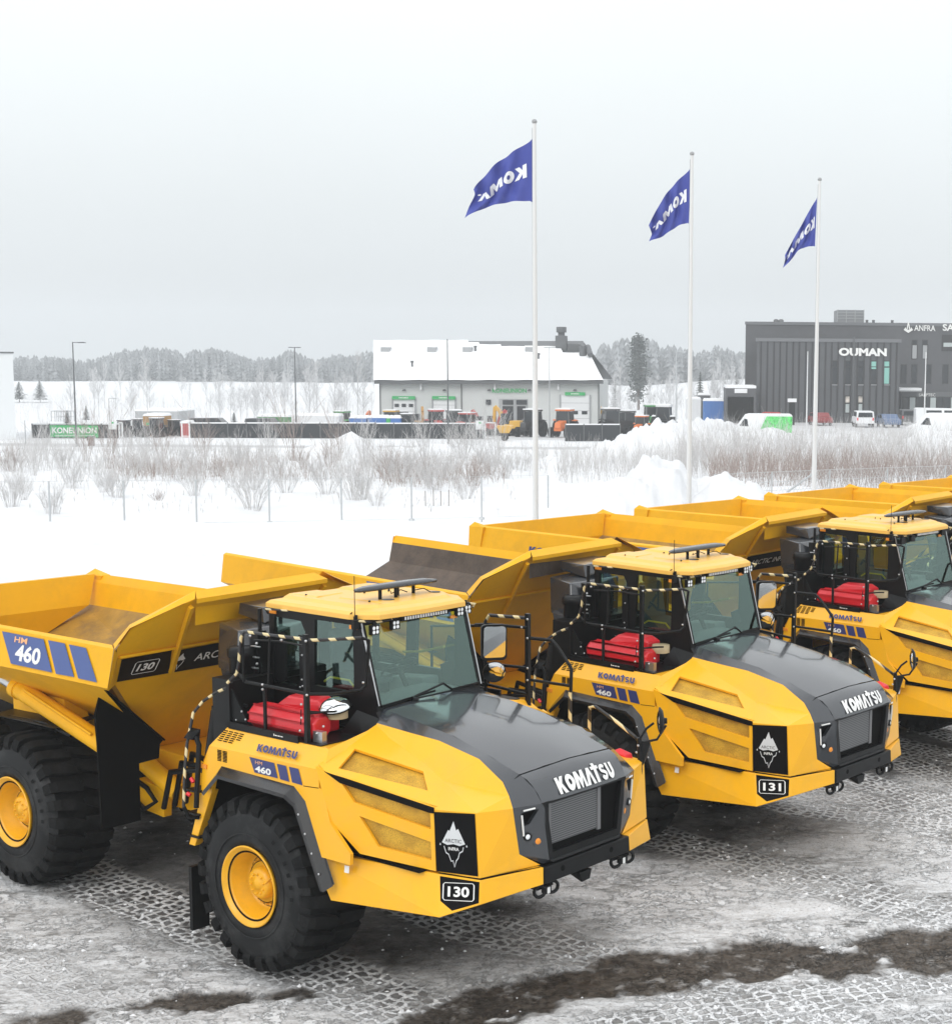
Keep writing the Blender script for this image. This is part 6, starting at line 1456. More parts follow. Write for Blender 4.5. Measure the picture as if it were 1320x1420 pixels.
SUVP = [(0.0, .45), (.0, 1.2), (.03, 1.75), (.62, 1.8), (.74, 1.2), (.97, 1.08), (1.0, .8), (1.0, .45)]
SUVG = [[(.05, 1.2), (.06, 1.68), (.33, 1.7), (.33, 1.2)], [(.35, 1.2), (.35, 1.7), (.58, 1.7), (.69, 1.2)]]
def rearglass(h0, h1, wd, mt=None, x=-.5):
    def f(o, L_, W_):
        m = MB(); m.add([(x * L_ - .03, -wd / 2, h0), (x * L_ - .03, wd / 2, h0), (x * L_ + .0 - .03, wd / 2 * .92, h1), (x * L_ - .03, -wd / 2 * .92, h1)], [(3, 2, 1, 0)]); m.build('rear_window', mt or DKGLASS, o)
        for s in (-1, 1): m = MB(); m.box((x * L_ - .04, s * W_ * .42 - .07, h0 - .35), (x * L_, s * W_ * .42 + .07, h0 - .05)); m.build('tail_light', REDL, o)
    return f
def green_side(o, L_, W_):
    for s in (-1, 1):
        m = MB(); m.add([(-.5 * L_ + .02, s * (W_ / 2 + .015), .95), (.02 * L_, s * (W_ / 2 + .015), .95), (-.10 * L_, s * (W_ / 2 - .06), 2.3), (-.5 * L_ + .02, s * (W_ / 2 - .06), 2.3)], [(0, 1, 2, 3)]); m.build('green_graphic', mat_once('green_wrap', (.08, .55, .12), .5, var=.5, vscale=4), o)
car(1053, 131, PI, VANP, VANG, 5.4, 2.0, WHITEP, 'white van with a green patterned rear half beyond the snow banks', 'van', 'parked_van', extra=green_side)
car(1306, 138, PI, VANP, VANG, 6.4, 2.0, WHITEP, 'large white van cut by the right edge of the picture', 'van', 'parked_van', extra=lambda o, L_, W_: None)
car(1303, 171, 0, [(0, .4), (0, 2.1), (.03, 2.2), (.72, 2.15), (.84, 1.45), (.98, 1.2), (1, .4)], [[(.55, 1.35), (.55, 1.95), (.70, 1.95), (.80, 1.4)], [(.2, 1.35), (.2, 1.95), (.5, 1.95), (.5, 1.35)]], 5.6, 2.0, WHITEP, 'white minibus with side windows before the shop front', 'van', 'parked_van')
car(1196, 172, PI / 2, SUVP, SUVG, 4.7, 2.0, WHITEP, 'silver grey van seen from behind below the large sign', 'van', 'parked_van', extra=rearglass(1.15, 1.65, 1.6))
car(1231.5, 172, -PI / 2 + .1, CARP, CARG, 4.4, 1.85, mat_once('dull_blue_paint', (.08, .13, .24), .4), 'blue car parked at the right end of the ribbed block', extra=rearglass(.95, 1.3, 1.3, x=-.5))
car(1063.5, 176, PI - .2, CARP, CARG, 4.3, 1.85, REDP, 'red car half hidden behind the white and green van')
car(1137, 176, -PI / 2 + .2, CARP, CARG, 4.0, 1.8, mat_once('dark_red_paint', (.22, .02, .02), .4), 'small dark red car behind the bushes by the far flagpole', extra=rearglass(.95, 1.3, 1.2))
car(1290, 158, PI + .15, CARP, CARG, 4.6, 1.9, GREYP, 'grey car just behind the large white van')
car(1257, 180, PI / 2, SUVP, SUVG, 4.6, 1.9, DGREY, 'dark suv parked beside the building entrance', extra=rearglass(1.15, 1.65, 1.5))
car(298, 176, 0, SUVP, SUVG, 5.4, 2.0, mat_once('black_paint', (.02, .02, .022), .25), 'black suv with a snowy roof behind the long dark fence', group='vehicles in the machinery yard')
car(372, 178, 0, SUVP, SUVG, 5.0, 2.0, DGREY, 'dark grey car behind the long fence, right of the black suv', group='vehicles in the machinery yard')
def tractor(px, Y, rz, paint, label, s=1.0, cat='tractor', front_bucket=False):
    x, y, z = gpos(px, Y); o = thing('tractor', label, cat, (x, y, z), rz, 'machines in the machinery yard'); o.scale = (s, s, s)
    m = MB(); m.hull([(.2, -.42, 1.0), (.2, .42, 1.0), (2.1, -.34, 1.0), (2.1, .34, 1.0), (.2, -.42, 1.75), (.2, .42, 1.75), (1.95, -.30, 1.55), (1.95, .30, 1.55)]); m.box((-1.2, -.4, .7), (2.0, .4, 1.0)); m.build('hood', paint, o, bevel=.05)
    m = MB()
    for sx, sy in ((-1.3, -.75), (-1.3, .75), (.25, -.7), (.25, .7)): m.bar((sx, sy, 1.2), (sx * .92, sy * .9, 2.75), .1)
    m.build('cab_frame', DGREY, o)
    m = MB(); m.box((-1.25, -.68, 1.25), (.2, .68, 2.68)); m.build('cab_glass', DKGLASS, o)
    m = MB(); m.box((-1.4, -.8, 2.72), (.35, .8, 2.88)); m.build('cab_roof', paint, o, bevel=.04); m = MB(); m.box((-1.4, -.8, 2.885), (.3, .8, 3.0)); m.build('roof_snow', SNOWM, o)
    for sy in (-1, 1):
        m = MB(); wheel(m, -.9, sy * 1.0, .85, .85, .5); m.build('rear_wheel', RUBBER, o); m = MB(); wheel(m, 1.5, sy * .85, .55, .55, .4); m.build('front_wheel', RUBBER, o)
        m = MB(); m.hull([(-1.6, sy * .78, 1.7), (-1.6, sy * 1.25, 1.7), (-.2, sy * .78, 1.7), (-.2, sy * 1.25, 1.7), (-1.3, sy * .8, 1.85), (-.5, sy * 1.25, 1.85)]); m.build('fender', paint, o)
def digger(px, Y, rz, paint, label, s=1.0, pose=0):
    x, y, z = gpos(px, Y); o = thing('excavator', label, 'excavator', (x, y, z), rz, 'machines in the machinery yard'); o.scale = (s, s, s)
    m = MB()
    for sy in (-1, 1): m.hull([(-1.5, sy * .9 - .22, .1), (1.5, sy * .9 - .22, .1), (-1.8, sy * .9 - .22, .4), (1.8, sy * .9 - .22, .4), (-1.4, sy * .9 - .22, .75), (1.4, sy * .9 - .22, .75), (-1.5, sy * .9 + .22, .1), (1.5, sy * .9 + .22, .1), (-1.8, sy * .9 + .22, .4), (1.8, sy * .9 + .22, .4), (-1.4, sy * .9 + .22, .75), (1.4, sy * .9 + .22, .75)])
    m.box((-.8, -.8, .4), (.8, .8, .95)); m.build('track', RUBBER, o)
    m = MB(); m.hull([(-1.8, -1.1, .95), (-1.8, 1.1, .95), (.9, -1.1, .95), (.9, 1.1, .95), (-1.8, -1.0, 1.9), (-1.8, 1.0, 1.9), (-.4, -1.0, 1.9), (-.4, 1.0, 1.9), (.9, -1.0, 1.3), (.9, 1.0, 1.3)]); m.build('house', paint, o, bevel=.06)
    m = MB(); m.hull([(-.4, .1, 1.3), (1.0, .1, 1.3), (-.4, 1.05, 1.3), (1.0, 1.05, 1.3), (-.4, .15, 2.8), (.7, .15, 2.8), (-.4, 1.0, 2.8), (.7, 1.0, 2.8)]); m.build('cab', DKGLASS, o, bevel=.04)
    B = [(.7, -.3, 1.3), (1.8, -.3, 3.2), (2.6, -.3, 3.9), (3.3, -.3, 3.6)] if pose == 0 else [(.7, -.3, 1.3), (1.3, -.3, 3.0), (2.0, -.3, 3.6)]
    m = MB()
    for a, b in zip(B, B[1:]): m.bar(a, b, .35, .45)
    m.build('boom', paint, o); t = B[-1]
    m = MB(); m.bar(t, (t[0] + .1, -.3, t[2] - 2.3), .28, .35); m.build('stick', paint, o); m = MB(); k = (t[0] + .1, -.3, t[2] - 2.3); m.hull([(k[0] - .2, -.8, k[2]), (k[0] - .2, .2, k[2]), (k[0] + .3, -.8, k[2]), (k[0] + .3, .2, k[2]), (k[0] - .7, -.8, k[2] - .5), (k[0] - .7, .2, k[2] - .5), (k[0] + .1, -.8, k[2] - .8), (k[0] + .1, .2, k[2] - .8)]); m.build('bucket', DGREY, o)
def crate(px0, px1, pt, Y, depth, paint, label, name='container', cat='container', snow=True, ribs=True, group='containers in the machinery yard'):
    a = at(px0, pt, Y); b = at(px1, pt, Y); z = zg(a.x, Y); o = thing(name, label, cat, (a.x, Y, z), 0, group); w = b.x - a.x; h = a.z - z
    m = MB(); m.box((0, 0, -.2), (w, depth, h)); m.build('shell', paint, o, bevel=.04)
    if ribs:
        m = MB()
        k = .4
        while k < w - .2: m.box((k, -.05, .1), (k + .12, -.005, h - .1)); k += .45
        m.build('ribs', paint, o)
    if snow: m = MB(); m.hull([(-.05, -.05, h), (w + .05, -.05, h), (-.05, depth, h), (w + .05, depth, h), (.1, .1, h + .25), (w - .1, .1, h + .25), (.1, depth - .1, h + .3), (w - .1, depth - .1, h + .3)]); m.build('snow_cap', SNOWM, o, bevel=.05)
crate(484, 508, 580, 174, 2.4, BLUEP, 'blue container with snow on top, left one behind the fence')
crate(509.5, 535, 579.5, 174, 2.4, BLUEP, 'longer blue container with snow on top, beside a green one')
crate(535.5, 541, 580, 174, 2.4, GREENS, 'narrow green container between the blue ones', ribs=False)
crate(541.5, 555, 580, 174, 2.4, BLUEP, 'short blue container right of the green one')
crate(404, 470, 577, 176, 2.5, WHITEP, 'long white trailer behind the dark fence', 'trailer', 'trailer')
crate(356, 400, 578, 180, 2.4, GREEND, 'low green trailer with snow on top behind the long fence', 'trailer', 'trailer')
crate(198, 225, 577, 165, 3.0, mat_once('ochre_paint', (.42, .22, .05), .6), 'ochre equipment container behind the gate on the left')
p = at(203, 586, 164.85); q_ = at(217, 589.5, 164.85); m = MB(); m.box((p.x, 164.8, q_.z), (q_.x, 164.93, p.z)); tag(m.build('sign_plate', GREENS), 'small green plate on the ochre container', 'sign')
crate(250, 262, 587, 163, 2.0, REDP, 'small red equipment box next to the white gate frame', 'equipment_box', 'box')
crate(187, 247, 570, 235, 8, GREYP, 'long pale shed far behind the ochre container', 'shed', 'shed', ribs=False, group='sheds beyond the yard')
crate(975, 1004, 556, 190, 3, BLUEP, 'blue container under snow by the dark building porch')
crate(951, 972, 554, 200, 3, WHITEP, 'white container left of the blue one near the spruce')
crate(968, 985, 548, 205, 3, DGREY, 'dark box shaped container near the lone spruce', ribs=False)
digger(668, 180, 2.6, REDP, 'left red excavator standing before the hall', .78, 1)
digger(682, 179, .4, REDP, 'right red excavator with raised arm before the hall', .80, 1)
digger(706, 178, 2.9, YELP, 'ochre excavator with dark cab before the hall entrance', .92, 1)
digger(584, 181, 1.8, mat_once('ochre_paint', (.42, .22, .05), .6), 'ochre excavator between the two left hall doors', .85, 1)
tractor(606, 177, -1.2, REDP, 'red tractor with snow on its roof before the second hall door', 1.0)
tractor(628, 177, 1.9, DGREY, 'dark tractor standing right of the red one', 1.0)
tractor(653, 176, -.4, REDP, 'red tractor with its hood toward the right by the notice board', .9)
tractor(541, 180, -1.7, YELP, 'yellow tractor with snowy roof before the leftmost hall door', .95)
tractor(736, 175, -1.9, mat_once('black_paint', (.02, .02, .022), .25), 'black tractor right of the hall entrance', 1.05)
tractor(781, 174, -1.8, ORP, 'orange tractor in the open yard before the right door', 1.08)
tractor(567, 176, 1.5, mat_once('black_paint', (.02, .02, .022), .25), 'black tractor beside the short blue container', .85)
tractor(853, 180, .3, mat_once('black_paint', (.02, .02, .022), .25), 'black tractor right of the hall corner', 1.1)
digger(846, 190, 2.5, YELP, 'yellow excavator arm raised at the right corner of the hall', .9, 0)
tractor(872, 182, -1.0, mat_once('black_paint', (.02, .02, .022), .25), 'second black tractor, between the hall and the big pine', 1.0)
tractor(888, 178, -1.9, ORP, 'orange loader tractor below the big pine', .8)
tractor(905, 186, -1.4, GREEND, 'green tractor with white snow roof near the pale lamp post', 1.15)
tractor(922, 184, 1.4, WHITEP, 'white tractor beside the green one', 1.1)
tractor(478, 182, 1.2, GREEND, 'green tractor behind the white trailer', .9)
tractor(560, 184, .6, DGREY, 'dark grey tractor left of the ochre excavator', .9)
digger(500, 186, 1.0, ORP, 'orange excavator behind the blue containers', .7, 1)
for i, (px, Y, s, lab) in enumerate(((176, 161, .62, 'black snow plough unit left of the ochre container'), (190, 162, .66, 'black loader bucket rig before the ochre container'), (213, 161, .7, 'black wheeled machine before the ochre container'), (238, 166, .6, 'small black machine near the red box'))):
    tractor(px, Y, 1.0 + i, mat_once('black_paint', (.02, .02, .022), .25), lab, s)
# yellow spreader
x, y, z = gpos(700, 160); o = thing('salt_spreader', 'small yellow spreader trailer standing before the hall fence gate', 'spreader', (x, y, z))
m = MB(); m.hull([(-.8, -.6, 1.5), (.8, -.6, 1.5), (-.8, .6, 1.5), (.8, .6, 1.5), (-.45, -.35, .8), (.45, -.35, .8), (-.45, .35, .8), (.45, .35, .8)]); m.box((-.85, -.65, 1.5), (.85, .65, 1.58)); m.build('hopper', YELP, o)
m = MB(); m.box((-.6, -.4, .5), (.6, .4, .8)); m.bar((.4, 0, .6), (1.2, 0, .6), .1); m.build('frame', BLACK, o)
for s in (-1, 1): m = MB(); wheel(m, 0, s * .5, .32, .32, .2); m.build('wheel', RUBBER, o)
# litter bin by the road, cable cage in the field
x, y, z = gpos(126, 134); o = thing('litter_bin', 'small brown litter bin beside the street lamp', 'bin', (x, y, z)); m = MB(); m.hull([(-.2, -.2, .1), (.2, -.2, .1), (-.2, .2, .1), (.2, .2, .1), (-.26, -.26, .85), (.26, -.26, .85), (-.26, .26, .85), (.26, .26, .85)]); m.build('bin', mat_once('bin_brown', (.16, .10, .08), .7), o); m = MB(); m.box((-.28, -.28, .85), (.28, .28, .93)); m.build('lid', DGREY, o)
x, y, z = gpos(88, 232); o = thing('cable_cage', 'grey wire cage standing alone in the snow at the left', 'cage', (x, y, z))
for k in range(6):
    for yy in (-1, 1): m = MB(); m.bar((-1.3 + k * .52, yy, 0), (-1.3 + k * .52, yy, 1.5), .07); m.build('upright', GREYP, o)
m = MB(); m.box((-1.35, -1.05, 1.5), (1.35, 1.05, 1.6)); m.bar((-1.3, -1, .7), (1.3, -1, .7), .05); m.bar((-1.3, 1, .7), (1.3, 1, .7), .05); m.build('roof', GREYP, o)
# left white building
a = at(-70, 489, 150); b = at(17.5, 489, 150); o = thing('white_hall', 'plain white building cut by the left edge of the picture', 'building', (b.x - (b.x - a.x) * math.cos(.42), 150 - (b.x - a.x) * math.sin(.42), 0), .42); m = MB(); m.box((0, 0, zg(a.x, 150) - 1), (b.x - a.x, 25, a.z)); m.build('wall', mat_once('white_wall', (.72, .74, .75), .6), o); m = MB(); m.box((-.1, -.1, a.z), (b.x - a.x + .1, 25.1, a.z + .14)); m.build('roof_edge', DGREY, o)

# ---- the dark office building
YO = 185
def op(px, py, Y=YO): return at(px, py, Y)
gz = zg(op(1150, 560).x, YO)
off = thing('ribbed_office', 'dark grey ribbed office block with a large white name sign', 'building', (0, 0, 0))
a, b = op(1050, 469), op(1248, 470); W_ = b.x - a.x
def wedge(x0, x1, Y0, Y1, z0, z1):
    m = MB(); k = Y1 / Y0 * 1.003; m.add([(x0, Y0, z0), (x1, Y0, z0), (x1, Y1, z0), (x0 * k, Y1, z0), (x0, Y0, z1), (x1, Y0, z1), (x1, Y1, z1), (x0 * k, Y1, z1)], [(0, 3, 2, 1), (4, 5, 6, 7), (0, 1, 5, 4), (1, 2, 6, 5), (2, 3, 7, 6), (3, 0, 4, 7)]); return m
wedge(a.x, b.x, YO, YO + 13.9, gz - 1, a.z).build('wall', DKCLAD, off)
m = MB(); m.box((a.x - .15, YO - .15, a.z - .35), (b.x + .15, YO + .3, a.z + .05)); m.build('parapet', mat_once('edge_grey', (.16, .165, .175), .4, metal=.3), off)
ribs = [1055, 1064, 1073, 1081.5, 1090.5, 1099.5, 1108, 1117, 1126, 1135.5, 1144.5, 1153, 1162, 1171, 1180, 1189, 1198, 1207, 1216, 1225, 1234.5, 1243]
for px in ribs: m = MB(); p = op(px, 500); m.box((p.x - .09, YO - .14, gz), (p.x + .09, YO - .004, a.z - .36)); m.build('rib', DKRIB, off)
m = MB(); p = op(1184, 465); m.tube([(p.x, YO - .4, gz), (p.x, YO - .4, a.z + .3)], .08, 6); m.build('downpipe', DGREY, off)
def win(par, px0, px1, y0, y1, Y, mt, fr=DKRIB):
    p, q_ = op(px0, y0, Y), op(px1, y1, Y); m = MB(); m.plate([(p.x - .1, Y - .05, q_.z - .1), (q_.x + .1, Y - .05, q_.z - .1), (q_.x + .1, Y - .05, p.z + .1), (p.x - .1, Y - .05, p.z + .1)], [[(p.x, Y - .05, q_.z), (q_.x, Y - .05, q_.z), (q_.x, Y - .05, p.z), (p.x, Y - .05, p.z)]], .044, (0, -1, 0)); f = m.build('window', fr, par)
    m = MB(); m.add([(p.x, Y - .02, q_.z), (q_.x, Y - .02, q_.z), (q_.x, Y - .02, p.z), (p.x, Y - .02, p.z)], [(0, 1, 2, 3)]); m.build('pane', mt, f)
for cx_, k in ((1157, 0), (1175.5, 0), (1193.5, 0), (1211.5, 1), (1229.5, 2)):
    win(off, cx_ - 3.4, cx_ + 3.4, 501, 508, YO, DKGLASS if k == 0 else TEAL)
    win(off, cx_ - 3.4, cx_ + 3.4, 509.5, 532, YO, TEAL if k == 2 else DKGLASS)
    if k == 1: q0, q1 = op(cx_ - 3.3, 509, YO), op(cx_ + 3.3, 511.5, YO); m = MB(); m.box((q0.x, YO - .10, q1.z), (q1.x, YO - .06, q0.z)); m.build('blind', TEAL, off)
    m = MB(); q0, q1 = op(cx_ - 3.8, 533, YO), op(cx_ + 3.8, 533.5, YO); m.box((q0.x, YO - .25, q1.z - .05), (q1.x, YO - .05, q0.z)); m.build('sill', GREYP, off)
for cx_ in (1175.5, 1193.5): win(off, cx_ - 3.2, cx_ + 3.2, 549.5, 558, YO, mat_once('lit_poster', (.55, .5, .45), .5, var=.6, vscale=1.5)); win(off, cx_ - 3.2, cx_ + 3.2, 560, 572, YO, mat_once('pale_glass', (.45, .5, .5), .2))
m = MB(); o = op(1163, 493.2, YO - .3); decal(m, text2d('OUMAN', .05), o, op(1229.5, 494, YO - .3) - o, op(1163, 482, YO - .3) - o, 0); sgn = m.build('name_sign', WHITEV, off)
# porch
a2, b2 = op(1006, 538, YO - 3), op(1048.5, 538, YO - 3)
por = thing('loading_porch', 'dark open loading porch at the left end of the ribbed block', 'porch', (0, 0, 0)); m = MB(); m.box((a2.x, YO - 3, a2.z - 1.0), (b2.x, YO + 6, a2.z)); m.box((a2.x, YO - 3, gz - 1), (a2.x + .25, YO + 6, a2.z - 1.0)); m.box((b2.x - .25, YO - 3, gz - 1), (b2.x, YO + 6, a2.z - 1.0)); m.box((a2.x + .25, YO + 5.7, gz - 1), (b2.x - .25, YO + 6, a2.z - 1)); m.build('wall', DKCLAD2, por); m = MB(); m.box((a2.x, YO - 3, a2.z), (b2.x, YO + 6, a2.z + .3)); m.build('snow_cap', SNOWM, por); m = MB(); c = op(1018.5, 539, YO - 3.1); d_ = op(1036, 545, YO - 3.1); m.box((c.x, YO - 3.12, d_.z), (d_.x, YO - 3.02, c.z)); m.build('sign', WHITEP, por)
# back block
YB = 199
bk = thing('rear_office', 'taller dark office wing behind the ribbed block with white shop lettering', 'building', (0, 0, 0))
a3, b3 = op(1034, 446.5, YB), op(1420, 446.5, YB); wedge(a3.x, b3.x, YB, YB + 25, gz - 1, a3.z).build('wall', DKCLAD2, bk)
m = MB(); m.box((a3.x - .1, YB - .12, a3.z - .3), (b3.x, YB + .2, a3.z + .08)); m.build('parapet', mat_once('edge_grey', (.16, .165, .175), .4, metal=.3), bk)
c, d_ = op(1161.5, 429.5, YB + 4), op(1197.5, 446, YB + 4); m = MB(); m.box((c.x, YB + 4, d_.z - 1), (d_.x, YB + 9, c.z)); ru = m.build('roof_plant', mat_once('plant_grey', (.22, .23, .24), .5), bk)
m = MB()
for k in range(1, 4): m.box((c.x - .03, YB + 3.93, d_.z + (c.z - d_.z) * k / 4), (d_.x + .03, YB + 3.99, d_.z + (c.z - d_.z) * k / 4 + .08))
for k in range(4): xx = c.x + (d_.x - c.x) * k / 3; m.box((xx - .05, YB + 3.9, d_.z - .5), (xx + .05, YB + 3.995, c.z + .05))
m.build('plant_frame', GREYP, ru)
for px in (1076, 1083, 1202, 1211, 1237): m = MB(); p = op(px, 446, YB + 3); m.lathe([(-.3, .35 if px < 1090 else .18), (.35, .35 if px < 1090 else .18), (.5, .2), (.5, .001)], (p.x, YB + 3, a3.z), (0, 0, 1), 10); m.build('roof_vent', DGREY, bk)
for cx_, y0, y1, mt in ((1268, 472, 477, DKGLASS), (1268, 478.5, 497, GREYP), (1282.5, 472, 477, DKGLASS), (1282.5, 478.5, 497, GREYP), (1253, 506, 531, DKGLASS), (1267.5, 506, 531, DKGLASS), (1287, 506, 531, DKGLASS), (1311, 506, 531, DKGLASS), (1240, 545, 549, DKGLASS)): win(bk, cx_ - 2.8, cx_ + 2.8, y0, y1, YB, mt)
c, d_ = op(1306, 464, YB), op(1345, 487, YB); m = MB(); m.box((c.x, YB - .1, d_.z), (d_.x, YB - .004, c.z)); wf = m.build('window_bay', DKRIB, bk); c, d_ = op(1308, 475, YB), op(1345, 481, YB); m = MB(); m.box((c.x, YB - .14, d_.z), (d_.x, YB - .105, c.z)); m.build('pane', mat_once('pale_glass', (.45, .5, .5), .2), wf)
m = MB(); o = op(1267.5, 458.5, YB - .25); decal(m, text2d('ANFRA', .015), o, op(1297, 459, YB - .25) - o, op(1267.5, 450.5, YB - .25) - o, 0)
o = op(1253, 461.5, YB - .25); u2, v2 = op(1266, 461.5, YB - .25) - o, op(1253, 446.5, YB - .25) - o
for lp in ([[(.30, .35), (.45, 1), (.55, 1), (.70, .35), (.58, .35), (.5, .75), (.42, .35)]], [[(.0, .28), (.5, .0), (1, .28), (.78, .55), (.75, .40), (.5, .28), (.25, .40), (.22, .55)]]): decal(m, tri_polys(lp), o, u2, v2, 0)
m.build('lettering', WHITEV, bk); m = MB()
o = op(1307, 458.5, YB - .25); decal(m, text2d('SA', .03), o, op(1323, 459, YB - .25) - o, op(1307, 449, YB - .25) - o, 0)
m.build('lettering', WHITEV, bk); m = MB()
o = op(1274, 549.5, YB - .55); decal(m, text2d('SALPTEC', .0), o, op(1297, 549.5, YB - .55) - o, op(1274, 545.5, YB - .55) - o, 0)
m.build('lettering', WHITEV, bk)
c, d_ = op(1248, 543, YB), op(1420, 585, YB); m = MB(); m.box((c.x + .1, YB - .5, gz), (d_.x, YB - .004, c.z)); sh_ = m.build('shop_front', DGREY, bk)
k = 0; px = 1252
while px < 1330: win(bk, px, px + 7, 551, 582, YB - .52, mat_once('pale_glass', (.45, .5, .5), .2) if k % 3 == 1 else DKGLASS); px += 9.5; k += 1
m = MB(); c, d_ = op(1247, 540, YB - 4), op(1278, 543, YB - 4); m.box((c.x, YB - 4, d_.z), (d_.x, YB - .55, c.z - .1)); cn = m.build('canopy', GREYP, bk); m = MB(); m.box((c.x, YB - 4, c.z - .1), (d_.x, YB - .55, c.z + .2)); m.build('snow_cap', SNOWM, cn)
# totem by the entrance row
x, y, z = gpos(1097.5, 176); o = thing('info_totem', 'narrow dark totem with a white top before the ribbed block', 'sign', (x, y, z)); m = MB(); m.box((-.35, -.1, 0), (.35, .1, 2.6)); m.build('pillar', BLACK, o); m = MB(); m.box((-.5, -.12, 2.6), (.5, .12, 3.0)); m.build('head', WHITEP, o)

# ---- wire fences of the yard
def wfence(pts, h, label, mesh=False, name='wire_fence'):
    P = [at(px, py, Y) for px, py, Y in pts]; o = thing(name, label, 'fence', (P[0].x, P[0].y, 0)); base = Vector((P[0].x, P[0].y, 0))
    P = [Vector((p.x, p.y, zg(p.x, p.y))) - base for p in P]
    for p in P:
        m = MB(); m.tube([(p.x, p.y, p.z - .3), (p.x, p.y, p.z + h)], .035, 6); m.lathe([(0, .12), (.1, .10), (.12, .001)], (p.x, p.y, p.z), (0, 0, 1), 8); m.build('post', GALV, o)
    for k in ((.05, 1.0) if not mesh else (.05, .35, .65, 1.0)): m = MB(); m.tube([p + Vector((0, 0, h * k)) for p in P], .006 if not mesh else .012, 3, cap=False); m.build('wire', GALV, o)
    m = MB()
    for a, b in zip(P, P[1:]):
        if mesh:
            n = int((b - a).length / .22)
            for i in range(n):
                c = a.lerp(b, i / n); d = a.lerp(b, min(1, (i + 4) / n)); m.tube([c + Vector((0, 0, .05)), d + Vector((0, 0, h))], .007, 3, cap=False); m.tube([d + Vector((0, 0, .05)), c + Vector((0, 0, h))], .007, 3, cap=False)
    if mesh: m.build('wire_mesh', GALV, o)
wfence([(-30, 731, 57.8), (70, 731, 58.3), (173, 729, 58.9), (273, 727, 59.6), (374, 727, 60.2), (474, 725, 61), (571, 722, 61.7), (668, 720, 62.6), (760, 716, 63.6)], 1.75, 'thin galvanised wire fence with spaced posts across the snow on the left')
wfence([(990, 690, 71), (1070, 689, 73), (1150, 688, 75), (1230, 687, 77), (1310, 686, 79), (1390, 686, 81)], 1.35, 'chain link fence before the reddish thicket on the right', True)
a = at(1092, 682, 50.5); b = at(1127, 657, 50.0); m = MB(); m.tube([a, b], .035, 6); tag(m.build('brace_pole', GALV), 'slanting grey brace pole beside the farthest flagpole', 'pole')
for i, px in enumerate((589, 600, 610, 621)):
    x, y, z = gpos(px, 68); m = MB(); m.tube([(0, 0, -.1), (.01 * (i - 1), 0, .75 + .06 * (i % 2))], .02, 5); o = m.build('marker_stick', mat_once('stick_brown', (.25, .22, .2), .8)); o.location = (x, y, z); tag(o, ['leftmost', 'second from the left', 'third from the left', 'rightmost'][i] + ' of four thin sticks in the snow', 'stick', 'thin sticks standing in the snow')

# ---- shrubs, thicket, trees
def twig(m, p, d, l, r, depth, rnd, spread=.5, n=3, seg=2):
    pts = [Vector(p)]; dd = Vector(d).normalized()
    for k in range(seg):
        dd = (dd + Vector((rnd.uniform(-1, 1), rnd.uniform(-1, 1), rnd.uniform(-.3, .5))) * .16).normalized(); pts.append(pts[-1] + dd * l / seg)
    m.tube(pts, r, 3, cap=False, r2=r * .45, smooth=False)
    if depth:
        for i in range(n):
            t = rnd.uniform(.3, 1); k = min(seg - 1, int(t * seg)); q_ = pts[k].lerp(pts[k + 1], t * seg - k)
            a = rnd.uniform(0, 2 * PI); nd = (dd + Vector((math.cos(a), math.sin(a), .15)) * spread).normalized()
            twig(m, q_, nd, l * rnd.uniform(.35, .6), r * .6, depth - 1, rnd, spread, n, seg)
def shrub_mesh(seed, h, stems, wd):
    rnd = random.Random(seed); m = MB()
    for i in range(stems):
        a = rnd.uniform(0, 2 * PI); t = rnd.uniform(0, 1) ** .6
        twig(m, (math.cos(a) * .3 * wd * t, math.sin(a) * .3 * wd * t, -.1), (math.cos(a) * t * wd * .5, math.sin(a) * t * wd * .5, 1), h * rnd.uniform(.45, 1), .011, 2, rnd, .42, 4)
    return m
SH = [shrub_mesh(s, h, n, w).build('shrub', TWIGB if s % 3 == 0 else TWIG) for s, h, n, w in ((1, 1.5, 26, .9), (2, 1.9, 30, 1.0), (3, 1.2, 26, 1.2), (4, 2.3, 16, .6), (5, 1.0, 20, 1.3), (6, 2.9, 12, .45))]
def place(src, px, Y, s, label, cat, group, name=None, sink=0):
    x, y, z = gpos(px, Y); o = src.copy(); COL.objects.link(o); o.location = (x, y, float(terrain(np.array([[x]]), np.array([[y]]))[0, 0]) - sink); o.rotation_euler = (0, 0, R.uniform(0, 6.28)); o.scale = (s, s, s * R.uniform(.9, 1.15)); tag(o, label, cat, group)
    if name: o.name = name
    return o
KIN = ['pale frosted leafless shrub with spreading stems in the open snowfield', 'brown leafless frosted bush in the open snowfield', 'tall thin frosted sapling in the open snowfield']
